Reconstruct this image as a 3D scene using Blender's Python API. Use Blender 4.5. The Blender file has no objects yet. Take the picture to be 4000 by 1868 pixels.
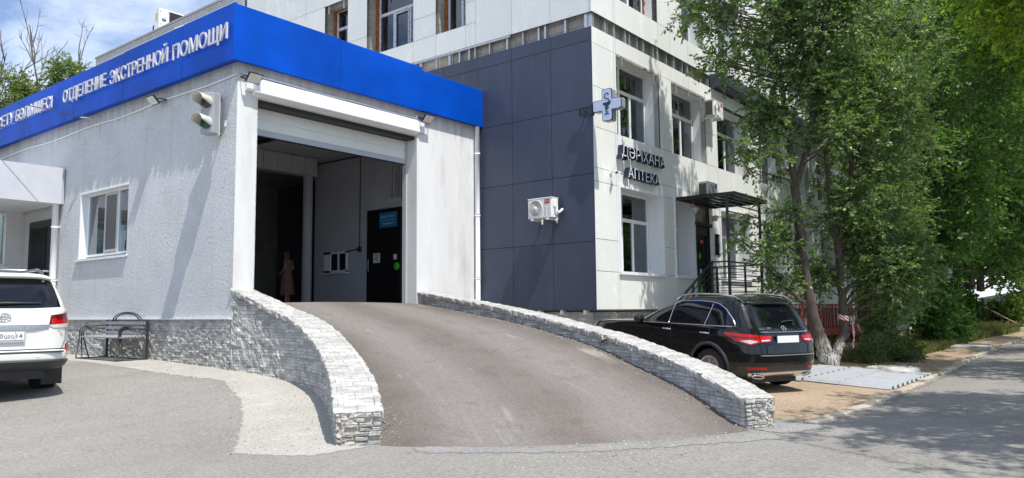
import bpy, bmesh, math, random
import numpy as np
from mathutils import Vector, Matrix, geometry
random.seed(7)
rng = np.random.default_rng(11)
sc = bpy.context.scene
C = sc.collection

# ------------------------------------------------------------------ camera
def make_camera():
    pitch, roll, yaw = 0.09407, -0.00934, 0.66974
    F = Vector((math.cos(yaw)*math.cos(pitch), math.sin(yaw)*math.cos(pitch), math.sin(pitch)))
    Rt = Vector((math.sin(yaw), -math.cos(yaw), 0)); U = Rt.cross(F)
    c, s = math.cos(roll), math.sin(roll)
    R2 = c*Rt+s*U; U2 = -s*Rt+c*U
    cd = bpy.data.cameras.new('camera'); cam = bpy.data.objects.new('camera', cd); C.objects.link(cam)
    m = Matrix.Identity(4)
    for i in range(3):
        m[i][0] = R2[i]; m[i][1] = U2[i]; m[i][2] = -F[i]
    cam.matrix_world = m
    cd.sensor_fit = 'HORIZONTAL'; cd.sensor_width = 36; cd.lens = 3024.6/4000*36
    cd.clip_start = 0.1; cd.clip_end = 2000
    sc.camera = cam
make_camera()

# ------------------------------------------------------------------ light
SUN = Vector((-0.125, -0.50, 1.0)).normalized()
sd = bpy.data.lights.new('sun', 'SUN'); sd.energy = 5.0; sd.angle = math.radians(0.53); sd.color = (1.0, 0.955, 0.88)
so = bpy.data.objects.new('sun', sd); C.objects.link(so); so.location = (0, 0, 30)
so.rotation_euler = SUN.to_track_quat('Z', 'Y').to_euler()
w = bpy.data.worlds.new('World'); sc.world = w; w.use_nodes = True
def make_world():
    nt = w.node_tree; nt.nodes.clear()
    N = nt.nodes.new; L = nt.links.new
    out = N('ShaderNodeOutputWorld'); bg = N('ShaderNodeBackground'); bg.inputs[1].default_value = 0.12
    sky = N('ShaderNodeTexSky'); sky.sky_type = 'NISHITA'; sky.sun_disc = False
    sky.sun_elevation = math.asin(SUN.z); sky.sun_rotation = math.atan2(SUN.x, SUN.y)
    sky.air_density = 1.0; sky.dust_density = 0.35; sky.ozone_density = 3.0
    tc = N('ShaderNodeTexCoord'); mp = N('ShaderNodeMapping'); mp.inputs['Scale'].default_value = (1.6, 2.6, 5.0)
    mp.inputs['Rotation'].default_value = (0.15, 0.1, 0.5); mp.inputs['Location'].default_value = (3.6, .9, .2)
    nz = N('ShaderNodeTexNoise'); nz.inputs['Scale'].default_value = 1.5; nz.inputs['Detail'].default_value = 9; nz.inputs['Roughness'].default_value = .58
    nz.inputs['Distortion'].default_value = .5
    rp = N('ShaderNodeValToRGB'); rp.color_ramp.elements[0].position = .41; rp.color_ramp.elements[1].position = .64
    rp.color_ramp.elements[0].color = (.10, .10, .10, 1); rp.color_ramp.elements[1].color = (.85, .85, .85, 1)
    mx = N('ShaderNodeMix'); mx.data_type = 'RGBA'; mx.inputs[7].default_value = (9.5, 10.3, 11.6, 1)
    L(tc.outputs['Generated'], mp.inputs[0]); L(mp.outputs[0], nz.inputs[0]); L(nz.outputs[0], rp.inputs[0])
    tn = N('ShaderNodeMix'); tn.data_type = 'RGBA'; tn.blend_type = 'MULTIPLY'; tn.inputs[0].default_value = 1; tn.inputs[7].default_value = (1.0, 1.12, 1.28, 1); L(sky.outputs[0], tn.inputs[6])
    L(rp.outputs[0], mx.inputs[0]); L(tn.outputs[2], mx.inputs[6]); L(mx.outputs[2], bg.inputs[0]); L(bg.outputs[0], out.inputs[0])
make_world()
sc.view_settings.view_transform = 'Standard'; sc.view_settings.look = 'None'
sc.view_settings.exposure = 0.12; sc.view_settings.gamma = 1.0
sc.cycles.max_bounces = 8; sc.cycles.transparent_max_bounces = 12

# ------------------------------------------------------------------ materials
def newmat(name):
    m = bpy.data.materials.new(name); m.use_nodes = True; nt = m.node_tree; nt.nodes.clear()
    out = nt.nodes.new('ShaderNodeOutputMaterial'); b = nt.nodes.new('ShaderNodeBsdfPrincipled')
    nt.links.new(b.outputs[0], out.inputs[0])
    return m, nt, b, out
def rgba(c): return (c[0], c[1], c[2], 1)
def coords(nt, kind, st):
    N = nt.nodes.new
    mp = N('ShaderNodeMapping'); mp.inputs['Scale'].default_value = st
    if kind == 'world':
        g = N('ShaderNodeNewGeometry'); nt.links.new(g.outputs['Position'], mp.inputs[0])
    else:
        t = N('ShaderNodeTexCoord'); nt.links.new(t.outputs['UV' if kind == 'uv' else 'Object'], mp.inputs[0])
    return mp.outputs[0]
def noise(nt, vec, scale, detail=5, rough=.55, dist=0):
    n = nt.nodes.new('ShaderNodeTexNoise'); n.inputs['Scale'].default_value = scale; n.inputs['Detail'].default_value = detail
    n.inputs['Roughness'].default_value = rough; n.inputs['Distortion'].default_value = dist
    nt.links.new(vec, n.inputs['Vector']); return n.outputs[0]
def ramp(nt, fac, stops):
    r = nt.nodes.new('ShaderNodeValToRGB'); e = r.color_ramp.elements
    while len(e) < len(stops): e.new(.5)
    for i, (p, c) in enumerate(stops):
        e[i].position = p; e[i].color = rgba(c) if not isinstance(c, (int, float)) else (c, c, c, 1)
    nt.links.new(fac, r.inputs[0]); return r.outputs[0]
def mixc(nt, fac, a, b, mode='MIX'):
    m = nt.nodes.new('ShaderNodeMix'); m.data_type = 'RGBA'; m.blend_type = mode
    for i, v in ((0, fac), (6, a), (7, b)):
        if isinstance(v, (int, float)): m.inputs[i].default_value = v
        elif isinstance(v, tuple): m.inputs[i].default_value = rgba(v)
        else: nt.links.new(v, m.inputs[i])
    return m.outputs[2]
def bumpn(nt, h, strength, dist, prev=None):
    b = nt.nodes.new('ShaderNodeBump'); b.inputs['Strength'].default_value = strength; b.inputs['Distance'].default_value = dist
    nt.links.new(h, b.inputs['Height'])
    if prev is not None: nt.links.new(prev, b.inputs['Normal'])
    return b.outputs[0]
def pm(name, col, rough=.6, metal=0, var=.12, vs=3, bump=0, bs=40, bd=.01, st=(1, 1, 1), coat=0, spec=.5, col2=None, c2s=1.2, c2r=(.5, .68), kind='world', c2st=None, eaves=None):
    m, nt, b, o = newmat(name)
    v = coords(nt, kind, st)
    n = noise(nt, v, vs, 6, .6)
    lo = tuple(c*(1-var) for c in col); hi = tuple(min(1, c*(1+var)) for c in col)
    c = ramp(nt, n, [(.3, lo), (.7, hi)])
    if col2:
        v2 = coords(nt, kind, c2st or st)
        f = ramp(nt, noise(nt, v2, c2s, 7, .62, .3), [(c2r[0], 0), (c2r[1], 1)])
        c = mixc(nt, f, c, col2)
    if eaves: c = eaves_dirt(nt, c, eaves)
    nt.links.new(c, b.inputs['Base Color'])
    b.inputs['Roughness'].default_value = rough; b.inputs['Metallic'].default_value = metal
    b.inputs['Specular IOR Level'].default_value = spec; b.inputs['Coat Weight'].default_value = coat; b.inputs['Coat Roughness'].default_value = .03
    if bump:
        nt.links.new(bumpn(nt, noise(nt, v, bs, 4, .6), bump, bd), b.inputs['Normal'])
    return m

M = {}
def eaves_dirt(nt, c, dirt):
    """grime band washed down from the roof edge, with runs"""
    g = nt.nodes.new('ShaderNodeNewGeometry'); sp = nt.nodes.new('ShaderNodeSeparateXYZ'); nt.links.new(g.outputs['Position'], sp.inputs[0])
    a = nt.nodes.new('ShaderNodeMath'); a.operation = 'MULTIPLY_ADD'; a.inputs[1].default_value = 1.3; nt.links.new(noise(nt, coords(nt, 'world', (5, 5, .35)), 1.6, 6, .7), a.inputs[0]); nt.links.new(sp.outputs[2], a.inputs[2])
    return mixc(nt, ramp1(nt, a.outputs[0], 5.0, 5.45, .75), c, dirt)
def ramp1(nt, f, lo, hi, amt):
    m = nt.nodes.new('ShaderNodeMapRange'); m.inputs[1].default_value = lo; m.inputs[2].default_value = hi; m.inputs[4].default_value = amt; nt.links.new(f, m.inputs[0]); return m.outputs[0]
# trowelled 'bark beetle' plaster: short vertical furrows between coarse grains
def stucco(name, col, dirt):
    m, nt, b, o = newmat(name)
    v = coords(nt, 'world', (1, 1, .72)); v1 = coords(nt, 'world', (1, 1, 1)); vd = coords(nt, 'world', (1.6, 1.6, .12))
    c = ramp(nt, noise(nt, v1, 1.1, 6), [(.3, tuple(x*.93 for x in col)), (.7, tuple(min(1, x*1.05) for x in col))])
    c = mixc(nt, ramp(nt, noise(nt, vd, 2.2, 7, .7), [(.55, 0), (.8, .5)]), c, dirt)
    c = eaves_dirt(nt, c, dirt)
    nt.links.new(c, b.inputs['Base Color']); b.inputs['Roughness'].default_value = .9; b.inputs['Specular IOR Level'].default_value = .15
    h = ramp(nt, noise(nt, v, 24, 4, .7, .2), [(.36, 0), (.5, .65), (.64, 1)])
    b1 = bumpn(nt, h, 1.0, .017)
    nt.links.new(bumpn(nt, noise(nt, v1, 120, 2), .45, .003, b1), b.inputs['Normal'])
    return m
M['stucco'] = stucco('white_stucco', (.70, .71, .725), (.42, .41, .38))
M['plaster'] = pm('smooth_white_plaster', (.70, .705, .70), .85, var=.06, vs=1.3, bump=.35, bs=30, bd=.006, st=(1, 1, .3), col2=(.50, .465, .44), c2s=1.1, c2r=(.46, .85), c2st=(2, 2, .45), eaves=(.42, .405, .38))
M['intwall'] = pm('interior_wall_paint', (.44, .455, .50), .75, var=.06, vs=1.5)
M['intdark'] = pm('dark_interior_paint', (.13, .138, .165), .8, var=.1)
M['intceil'] = pm('interior_metal_ceiling', (.46, .47, .48), .5, var=.08)
M['concrete'] = pm('raw_concrete', (.36, .35, .33), .9, var=.15, vs=2, bump=.4, bs=30)
def streaked_blue(name, col, streak, coat):
    m, nt, b, o = newmat(name)
    v = coords(nt, 'world', (1, 1, 1)); vs = coords(nt, 'world', (5, 5, .55))
    c = ramp(nt, noise(nt, v, .75, 4, .5), [(.28, tuple(x*.74 for x in col)), (.72, tuple(min(1, x*1.24) for x in col))])  # soft reflections painted into the colour as broad paler and deeper patches
    c = mixc(nt, ramp(nt, noise(nt, vs, 3, 5, .6), [(.62, 0), (.8, streak)]), c, (.35, .42, .6))
    nt.links.new(c, b.inputs['Base Color']); b.inputs['Roughness'].default_value = .42; b.inputs['Specular IOR Level'].default_value = .12; b.inputs['Coat Weight'].default_value = coat
    b.inputs['Coat Roughness'].default_value = .15
    nt.links.new(bumpn(nt, noise(nt, v, .9, 2), .5, .05), b.inputs['Normal'])
    return m
M['blue'] = streaked_blue('blue_composite_panel', (.0006, .070, .475), .04, .0)
def cladding(name, col, var, rough, spec):
    m, nt, b, o = newmat(name)
    v = coords(nt, 'world', (1, 1, 1)); va = coords(nt, 'world', (2.5, 2.5, .9))
    c = ramp(nt, noise(nt, v, .8, 5), [(.3, tuple(x*(1-var) for x in col)), (.7, tuple(x*(1+var) for x in col))])
    sm = ramp(nt, noise(nt, va, 1.1, 7, .65, .6), [(.52, 0), (.82, .75)])
    c = mixc(nt, sm, c, tuple(min(1, x*1.25+.012) for x in col))
    g = nt.nodes.new('ShaderNodeNewGeometry')
    rr = ramp(nt, g.outputs['Random Per Island'], [(0, .97), (1, 1.03)])
    c = mixc(nt, 1.0, c, rr, 'MULTIPLY')
    nt.links.new(c, b.inputs['Base Color']); b.inputs['Roughness'].default_value = rough; b.inputs['Specular IOR Level'].default_value = spec
    return m
M['clad_white'] = cladding('pale_fibre_cement', (.72, .735, .70), .02, .55, .3)
M['clad_dark'] = cladding('slate_fibre_cement', (.055, .066, .104), .08, .5, .35)
M['rivet'] = pm('rivet_head', (.34, .36, .40), .4, metal=.5)
M['steel'] = pm('galvanised_steel', (.55, .57, .6), .4, metal=.75, var=.1, vs=8)
M['dark_steel'] = pm('dark_painted_steel', (.022, .023, .026), .45, var=.2, vs=8)
M['white_metal'] = pm('white_coated_metal', (.80, .81, .82), .35, var=.03, col2=(.6, .58, .54), c2s=2, c2r=(.62, .95))
M['white_plastic'] = pm('white_plastic', (.80, .81, .80), .4, var=.03, kind='obj')
M['shutter'] = pm('shutter_enamel', (.74, .75, .72), .45, var=.03, col2=(.6, .56, .48), c2s=1.6, c2r=(.55, .95), c2st=(1, 1, 3))
M['grey_plastic'] = pm('grey_plastic', (.45, .46, .47), .5, var=.05, kind='obj')
M['black_plastic'] = pm('black_plastic', (.018, .018, .019), .55, var=.2, kind='obj')
M['letter_white'] = pm('letter_acrylic', (.60, .60, .61), .4, var=.05, vs=6)
M['navy'] = pm('navy_acrylic', (.018, .024, .05), .4, var=.1)
def blocks(name, c1, c2, mort, bw, bh, off=.5, axis='xy', msz=.012):
    m, nt, b, o = newmat(name)
    g = nt.nodes.new('ShaderNodeNewGeometry'); s = nt.nodes.new('ShaderNodeSeparateXYZ'); nt.links.new(g.outputs['Position'], s.inputs[0])
    a = nt.nodes.new('ShaderNodeMath'); a.operation = 'ADD'; nt.links.new(s.outputs[0], a.inputs[0]); nt.links.new(s.outputs[1], a.inputs[1])
    cb = nt.nodes.new('ShaderNodeCombineXYZ'); nt.links.new(a.outputs[0], cb.inputs[0]); nt.links.new(s.outputs[2], cb.inputs[1])
    t = nt.nodes.new('ShaderNodeTexBrick'); t.offset = off; t.inputs['Scale'].default_value = 1
    t.inputs['Color1'].default_value = rgba(c1); t.inputs['Color2'].default_value = rgba(c2); t.inputs['Mortar'].default_value = rgba(mort)
    t.inputs['Brick Width'].default_value = bw; t.inputs['Row Height'].default_value = bh; t.inputs['Mortar Size'].default_value = msz
    nt.links.new(cb.outputs[0], t.inputs['Vector'])
    v = coords(nt, 'world', (1, 1, 1))
    c = mixc(nt, .35, t.outputs[0], ramp(nt, noise(nt, v, 7, 6), [(.3, .35), (.7, .9)]), 'MULTIPLY')
    nt.links.new(c, b.inputs['Base Color']); b.inputs['Roughness'].default_value = .9
    i = nt.nodes.new('ShaderNodeMath'); i.operation = 'SUBTRACT'; i.inputs[0].default_value = 1; nt.links.new(t.outputs['Fac'], i.inputs[1])
    nt.links.new(bumpn(nt, i.outputs[0], .5, .008, bumpn(nt, noise(nt, v, 60, 4), .3, .004)), b.inputs['Normal'])
    return m
M['block'] = blocks('concrete_blocks', (.50, .46, .40), (.43, .39, .34), (.30, .28, .25), .4, .2)
M['silicate'] = blocks('grey_brick', (.62, .63, .65), (.53, .54, .57), (.28, .28, .29), .26, .095, msz=.009)
M['foam'] = pm('orange_foam', (.30, .10, .02), .9, var=.45, vs=12, bump=1, bs=14, bd=.05)
# ledge-stone cladding (courses of split stone), uses a UV layer in metres
def ledgestone(name, lo, hi, joint):
    m, nt, b, o = newmat(name)
    uv = coords(nt, 'uv', (1, 1, 1))
    t = nt.nodes.new('ShaderNodeTexBrick'); t.offset = .37; t.inputs['Scale'].default_value = 1
    t.inputs['Brick Width'].default_value = .18; t.inputs['Row Height'].default_value = .052; t.inputs['Mortar Size'].default_value = .0035; t.inputs['Mortar Smooth'].default_value = .6
    t.inputs['Color1'].default_value = rgba(lo); t.inputs['Color2'].default_value = rgba(hi); t.inputs['Mortar'].default_value = rgba(joint)
    dn = nt.nodes.new('ShaderNodeTexNoise'); dn.inputs['Scale'].default_value = 9; nt.links.new(uv, dn.inputs['Vector'])
    ad = nt.nodes.new('ShaderNodeVectorMath'); ad.operation = 'MULTIPLY_ADD'; ad.inputs[1].default_value = (.06, .028, 0); 
    nt.links.new(dn.outputs['Color'], ad.inputs[0]); nt.links.new(uv, ad.inputs[2]); nt.links.new(ad.outputs[0], t.inputs['Vector'])
    t2 = nt.nodes.new('ShaderNodeTexBrick'); t2.offset = .5; t2.inputs['Scale'].default_value = 1
    t2.inputs['Brick Width'].default_value = .42; t2.inputs['Row Height'].default_value = .205; t2.inputs['Mortar Size'].default_value = .006
    t2.inputs['Color1'].default_value = (.8, .8, .8, 1); t2.inputs['Color2'].default_value = (1, 1, 1, 1); t2.inputs['Mortar'].default_value = (.35, .35, .35, 1)
    nt.links.new(uv, t2.inputs['Vector'])
    c = mixc(nt, .75, t.outputs[0], t2.outputs[0], 'MULTIPLY')
    v = coords(nt, 'world', (1, 1, 1))
    c = mixc(nt, .55, c, ramp(nt, noise(nt, v, 5, 6, .6), [(.3, .5), (.7, 1)]), 'MULTIPLY')
    c = mixc(nt, ramp(nt, noise(nt, v, 1.3, 5), [(.55, 0), (.8, .45)]), c, tuple(x*y for x, y in zip(hi, (1, .93, .8))))
    nt.links.new(c, b.inputs['Base Color']); b.inputs['Roughness'].default_value = .85; b.inputs['Specular IOR Level'].default_value = .25
    vr = nt.nodes.new('ShaderNodeTexVoronoi'); vr.inputs['Scale'].default_value = 16; nt.links.new(ad.outputs[0], vr.inputs['Vector'])
    h = mixc(nt, .5, t.outputs[0], vr.outputs['Distance'], 'ADD')
    n1 = bumpn(nt, h, .9, .03)
    n2 = bumpn(nt, noise(nt, v, 38, 4, .7), .7, .012, n1)
    nt.links.new(n2, b.inputs['Normal'])
    return m
M['ledge_grey'] = ledgestone('grey_ledge_stone', (.42, .42, .405), (.66, .66, .64), (.25, .25, .24))
M['ledge_white'] = ledgestone('whitewashed_ledge_stone', (.47, .46, .44), (.68, .67, .64), (.38, .37, .35))
M['mortar'] = pm('broken_mortar', (.47, .44, .39), .95, var=.2, vs=9, bump=1, bs=22, bd=.03)
# ground
def ground_mat(name, col, col2, speck, pebbles, pale=None, bump=.5, edge=0):
    m, nt, b, o = newmat(name)
    v = coords(nt, 'world', (1, 1, 1)); vl = coords(nt, 'world', (1, 1.7, 1))
    c = ramp(nt, noise(nt, vl, .35, 8, .62, .4), [(.32, col), (.68, col2)])
    c = mixc(nt, ramp(nt, noise(nt, v, 2.3, 6, .7), [(.5, 0), (.8, .35)]), c, tuple(x*.72 for x in col))
    if pale: c = mixc(nt, ramp(nt, noise(nt, vl, .9, 9, .7, .6), [(.56, 0), (.72, .75)]), c, pale)
    c = mixc(nt, .8, c, ramp(nt, noise(nt, v, 26, 5, .8), [(.32, 1-speck), (.68, 1+speck*.6)]), 'MULTIPLY')
    dk = ramp(nt, noise(nt, coords(nt, 'world', (2.2, 4.5, 1)), 2.6, 3, .5), [(.70, 0), (.76, .45)]); c = mixc(nt, dk, c, tuple(x*.55 for x in col))
    vo = nt.nodes.new('ShaderNodeTexVoronoi'); vo.inputs['Scale'].default_value = 19; nt.links.new(v, vo.inputs['Vector'])
    if pebbles:
        f = ramp(nt, vo.outputs['Distance'], [(.10, .8), (.2, 0)])
        sel = ramp(nt, noise(nt, v, 3.5, 3), [(.6-pebbles*.25, 0), (.75, 1)])
        c = mixc(nt, mixc(nt, 1.0, f, sel, 'MULTIPLY'), c, ramp(nt, vo.outputs['Color'], [(.2, .12), (.8, .62)]))
    nt.links.new(c, b.inputs['Base Color']); b.inputs['Roughness'].default_value = .93; b.inputs['Specular IOR Level'].default_value = .2
    n1 = bumpn(nt, noise(nt, v, 60, 5, .7), bump, .012)
    n1 = bumpn(nt, noise(nt, v, 6, 5, .6), bump*.6, .03, n1)
    nt.links.new(n1, b.inputs['Normal'])
    if edge:      # the sheet thins out into the surface below along a ragged margin
        at = nt.nodes.new('ShaderNodeAttribute'); at.attribute_name = 'edge'
        a = nt.nodes.new('ShaderNodeMath'); a.operation = 'MULTIPLY_ADD'; a.inputs[1].default_value = edge; nt.links.new(noise(nt, v, 4.5, 8, .75), a.inputs[0]); nt.links.new(at.outputs['Fac'], a.inputs[2])
        f = ramp(nt, a.outputs[0], [(.5*edge+.10, 0), (.5*edge+.26, 1)])
        tr = nt.nodes.new('ShaderNodeBsdfTransparent'); mx = nt.nodes.new('ShaderNodeMixShader'); nt.links.new(f, mx.inputs[0]); nt.links.new(tr.outputs[0], mx.inputs[1]); nt.links.new(b.outputs[0], mx.inputs[2]); nt.links.new(mx.outputs[0], o.inputs[0])
    return m
M['asphalt'] = ground_mat('worn_asphalt', (.255, .242, .222), (.315, .30, .277), .5, .4, bump=.8)
M['lane'] = ground_mat('old_road_asphalt', (.235, .220, .205), (.295, .28, .26), .55, .5, pale=(.35, .33, .305), bump=.8, edge=.8)
M['grit'] = ground_mat('grey_grit', (.25, .245, .24), (.34, .33, .32), .6, .95, bump=.9, edge=1.6)
M['gravel'] = ground_mat('pale_gravel_concrete', (.38, .365, .33), (.48, .46, .415), .45, .8, pale=(.57, .54, .485), bump=.8, edge=1.1)
M['dirt'] = ground_mat('sandy_dirt', (.335, .250, .170), (.425, .325, .23), .5, .5, pale=(.42, .345, .27), bump=.9, edge=.8)
M['curb'] = pm('kerb_concrete', (.42, .38, .32), .95, var=.25, vs=4, bump=.8, bs=20, bd=.02, col2=(.36, .26, .17), c2s=1.5, c2r=(.45, .7))
def ramp_mat():
    m, nt, b, o = newmat('ramp_asphalt')
    uv = nt.nodes.new('ShaderNodeTexCoord'); s = nt.nodes.new('ShaderNodeSeparateXYZ'); nt.links.new(uv.outputs['UV'], s.inputs[0])
    v = coords(nt, 'world', (1, 1, 1)); vt = coords(nt, 'uv', (1, .06, 1))
    c = ramp(nt, noise(nt, v, .8, 7, .65, .3), [(.3, (.122, .104, .093)), (.7, (.170, .147, .133))])
    # wheel tracks polished paler, verges left dark and gritty
    def wob(a):
        x = nt.nodes.new('ShaderNodeMath'); x.operation = 'MULTIPLY_ADD'; x.inputs[1].default_value = .12; x.inputs[2].default_value = a
        nt.links.new(noise(nt, vt, 6, 4), x.inputs[0]); 
        y = nt.nodes.new('ShaderNodeMath'); y.operation = 'ADD'; nt.links.new(s.outputs[0], y.inputs[0]); nt.links.new(x.outputs[0], y.inputs[1]); return y.outputs[0]
    f = ramp(nt, wob(-.06), [(.08, 0), (.22, .8), (.32, .85), (.43, .25), (.55, .2), (.66, .85), (.78, .8), (.93, 0)])
    c = mixc(nt, f, c, (.22, .203, .19))
    ln = ramp(nt, noise(nt, coords(nt, 'uv', (46, .5, 1)), 1.0, 4, .6), [(.55, 0), (.8, .35)])
    c = mixc(nt, mixc(nt, 1.0, ln, f, 'MULTIPLY'), c, (.36, .33, .30))
    pu = nt.nodes.new('ShaderNodeTexNoise'); pu.inputs['Scale'].default_value = 1.0; nt.links.new(coords(nt, 'uv', (9, .55, 1)), pu.inputs['Vector'])
    c = mixc(nt, ramp(nt, pu.outputs[0], [(.66, 0), (.76, .5)]), c, (.44, .40, .34))
    c = mixc(nt, .8, c, ramp(nt, noise(nt, v, 28, 5, .8), [(.32, .62), (.68, 1.28)]), 'MULTIPLY')
    c = mixc(nt, ramp(nt, noise(nt, v, 2.4, 5, .7), [(.55, 0), (.72, .5)]), c, (.10, .085, .077))
    vo = nt.nodes.new('ShaderNodeTexVoronoi'); vo.inputs['Scale'].default_value = 17; nt.links.new(v, vo.inputs['Vector'])
    ed = ramp(nt, s.outputs[0], [(.0, .9), (.12, .2), (.5, .05), (.88, .2), (1, .9)])
    c = mixc(nt, mixc(nt, 1.0, ramp(nt, vo.outputs['Distance'], [(.09, .9), (.16, 0)]), ed, 'MULTIPLY'), c, (.55, .53, .5))
    nt.links.new(c, b.inputs['Base Color']); b.inputs['Roughness'].default_value = .9; b.inputs['Specular IOR Level'].default_value = .25
    nt.links.new(bumpn(nt, noise(nt, v, 70, 5, .7), .5, .012), b.inputs['Normal'])
    return m
M['ramp'] = ramp_mat()
# glass: clear pane tinted a little, reflects the sky
def glass(name, tint, alpha, rough=.02):
    m, nt, b, o = newmat(name); nt.nodes.remove(b)
    tr = nt.nodes.new('ShaderNodeBsdfTransparent'); tr.inputs[0].default_value = rgba(tint)
    gl = nt.nodes.new('ShaderNodeBsdfGlossy'); gl.inputs['Roughness'].default_value = rough; gl.inputs['Color'].default_value = (.9, .95, 1, 1)
    fr = nt.nodes.new('ShaderNodeFresnel'); fr.inputs['IOR'].default_value = 1.5
    a = nt.nodes.new('ShaderNodeMath'); a.operation = 'MULTIPLY_ADD'; a.inputs[1].default_value = 1.5; a.inputs[2].default_value = alpha; a.use_clamp = True
    nt.links.new(fr.outputs[0], a.inputs[0])
    v = coords(nt, 'world', (1, 1, 1)); nb = bumpn(nt, noise(nt, v, 1.6, 2), .06, .05); nt.links.new(nb, gl.inputs['Normal'])
    mx = nt.nodes.new('ShaderNodeMixShader'); nt.links.new(a.outputs[0], mx.inputs[0]); nt.links.new(tr.outputs[0], mx.inputs[1]); nt.links.new(gl.outputs[0], mx.inputs[2])
    nt.links.new(mx.outputs[0], o.inputs[0]); return m
M['glass'] = glass('window_glass', (.82, .90, .88), .06)
M['clear'] = glass('clear_acrylic', (.93, .95, .95), .02)
M['glass_dark'] = glass('dark_window_glass', (.30, .36, .36), .10)
def cloth(name, c1, c2, sc_=9):
    m, nt, b, o = newmat(name)
    wv = noise(nt, coords(nt, 'world', (1, 1, .03)), sc_, 3)
    nt.links.new(ramp(nt, wv, [(.3, c1), (.7, c2)]), b.inputs['Base Color']); b.inputs['Roughness'].default_value = .9
    return m
M['curtain_teal'] = cloth('teal_curtain', (.05, .20, .18), (.14, .36, .33))
M['curtain_pale'] = cloth('pale_aqua_blind', (.50, .66, .63), (.66, .80, .77))
M['curtain_white'] = cloth('white_net_curtain', (.55, .58, .58), (.70, .72, .72))
M['curtain_beige'] = cloth('beige_curtain', (.30, .26, .21), (.50, .44, .37), 16)
M['curtain_grey'] = cloth('grey_blind', (.24, .28, .30), (.33, .37, .39), 4)
M['room'] = pm('room_wall', (.16, .17, .18), .9)

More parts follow.
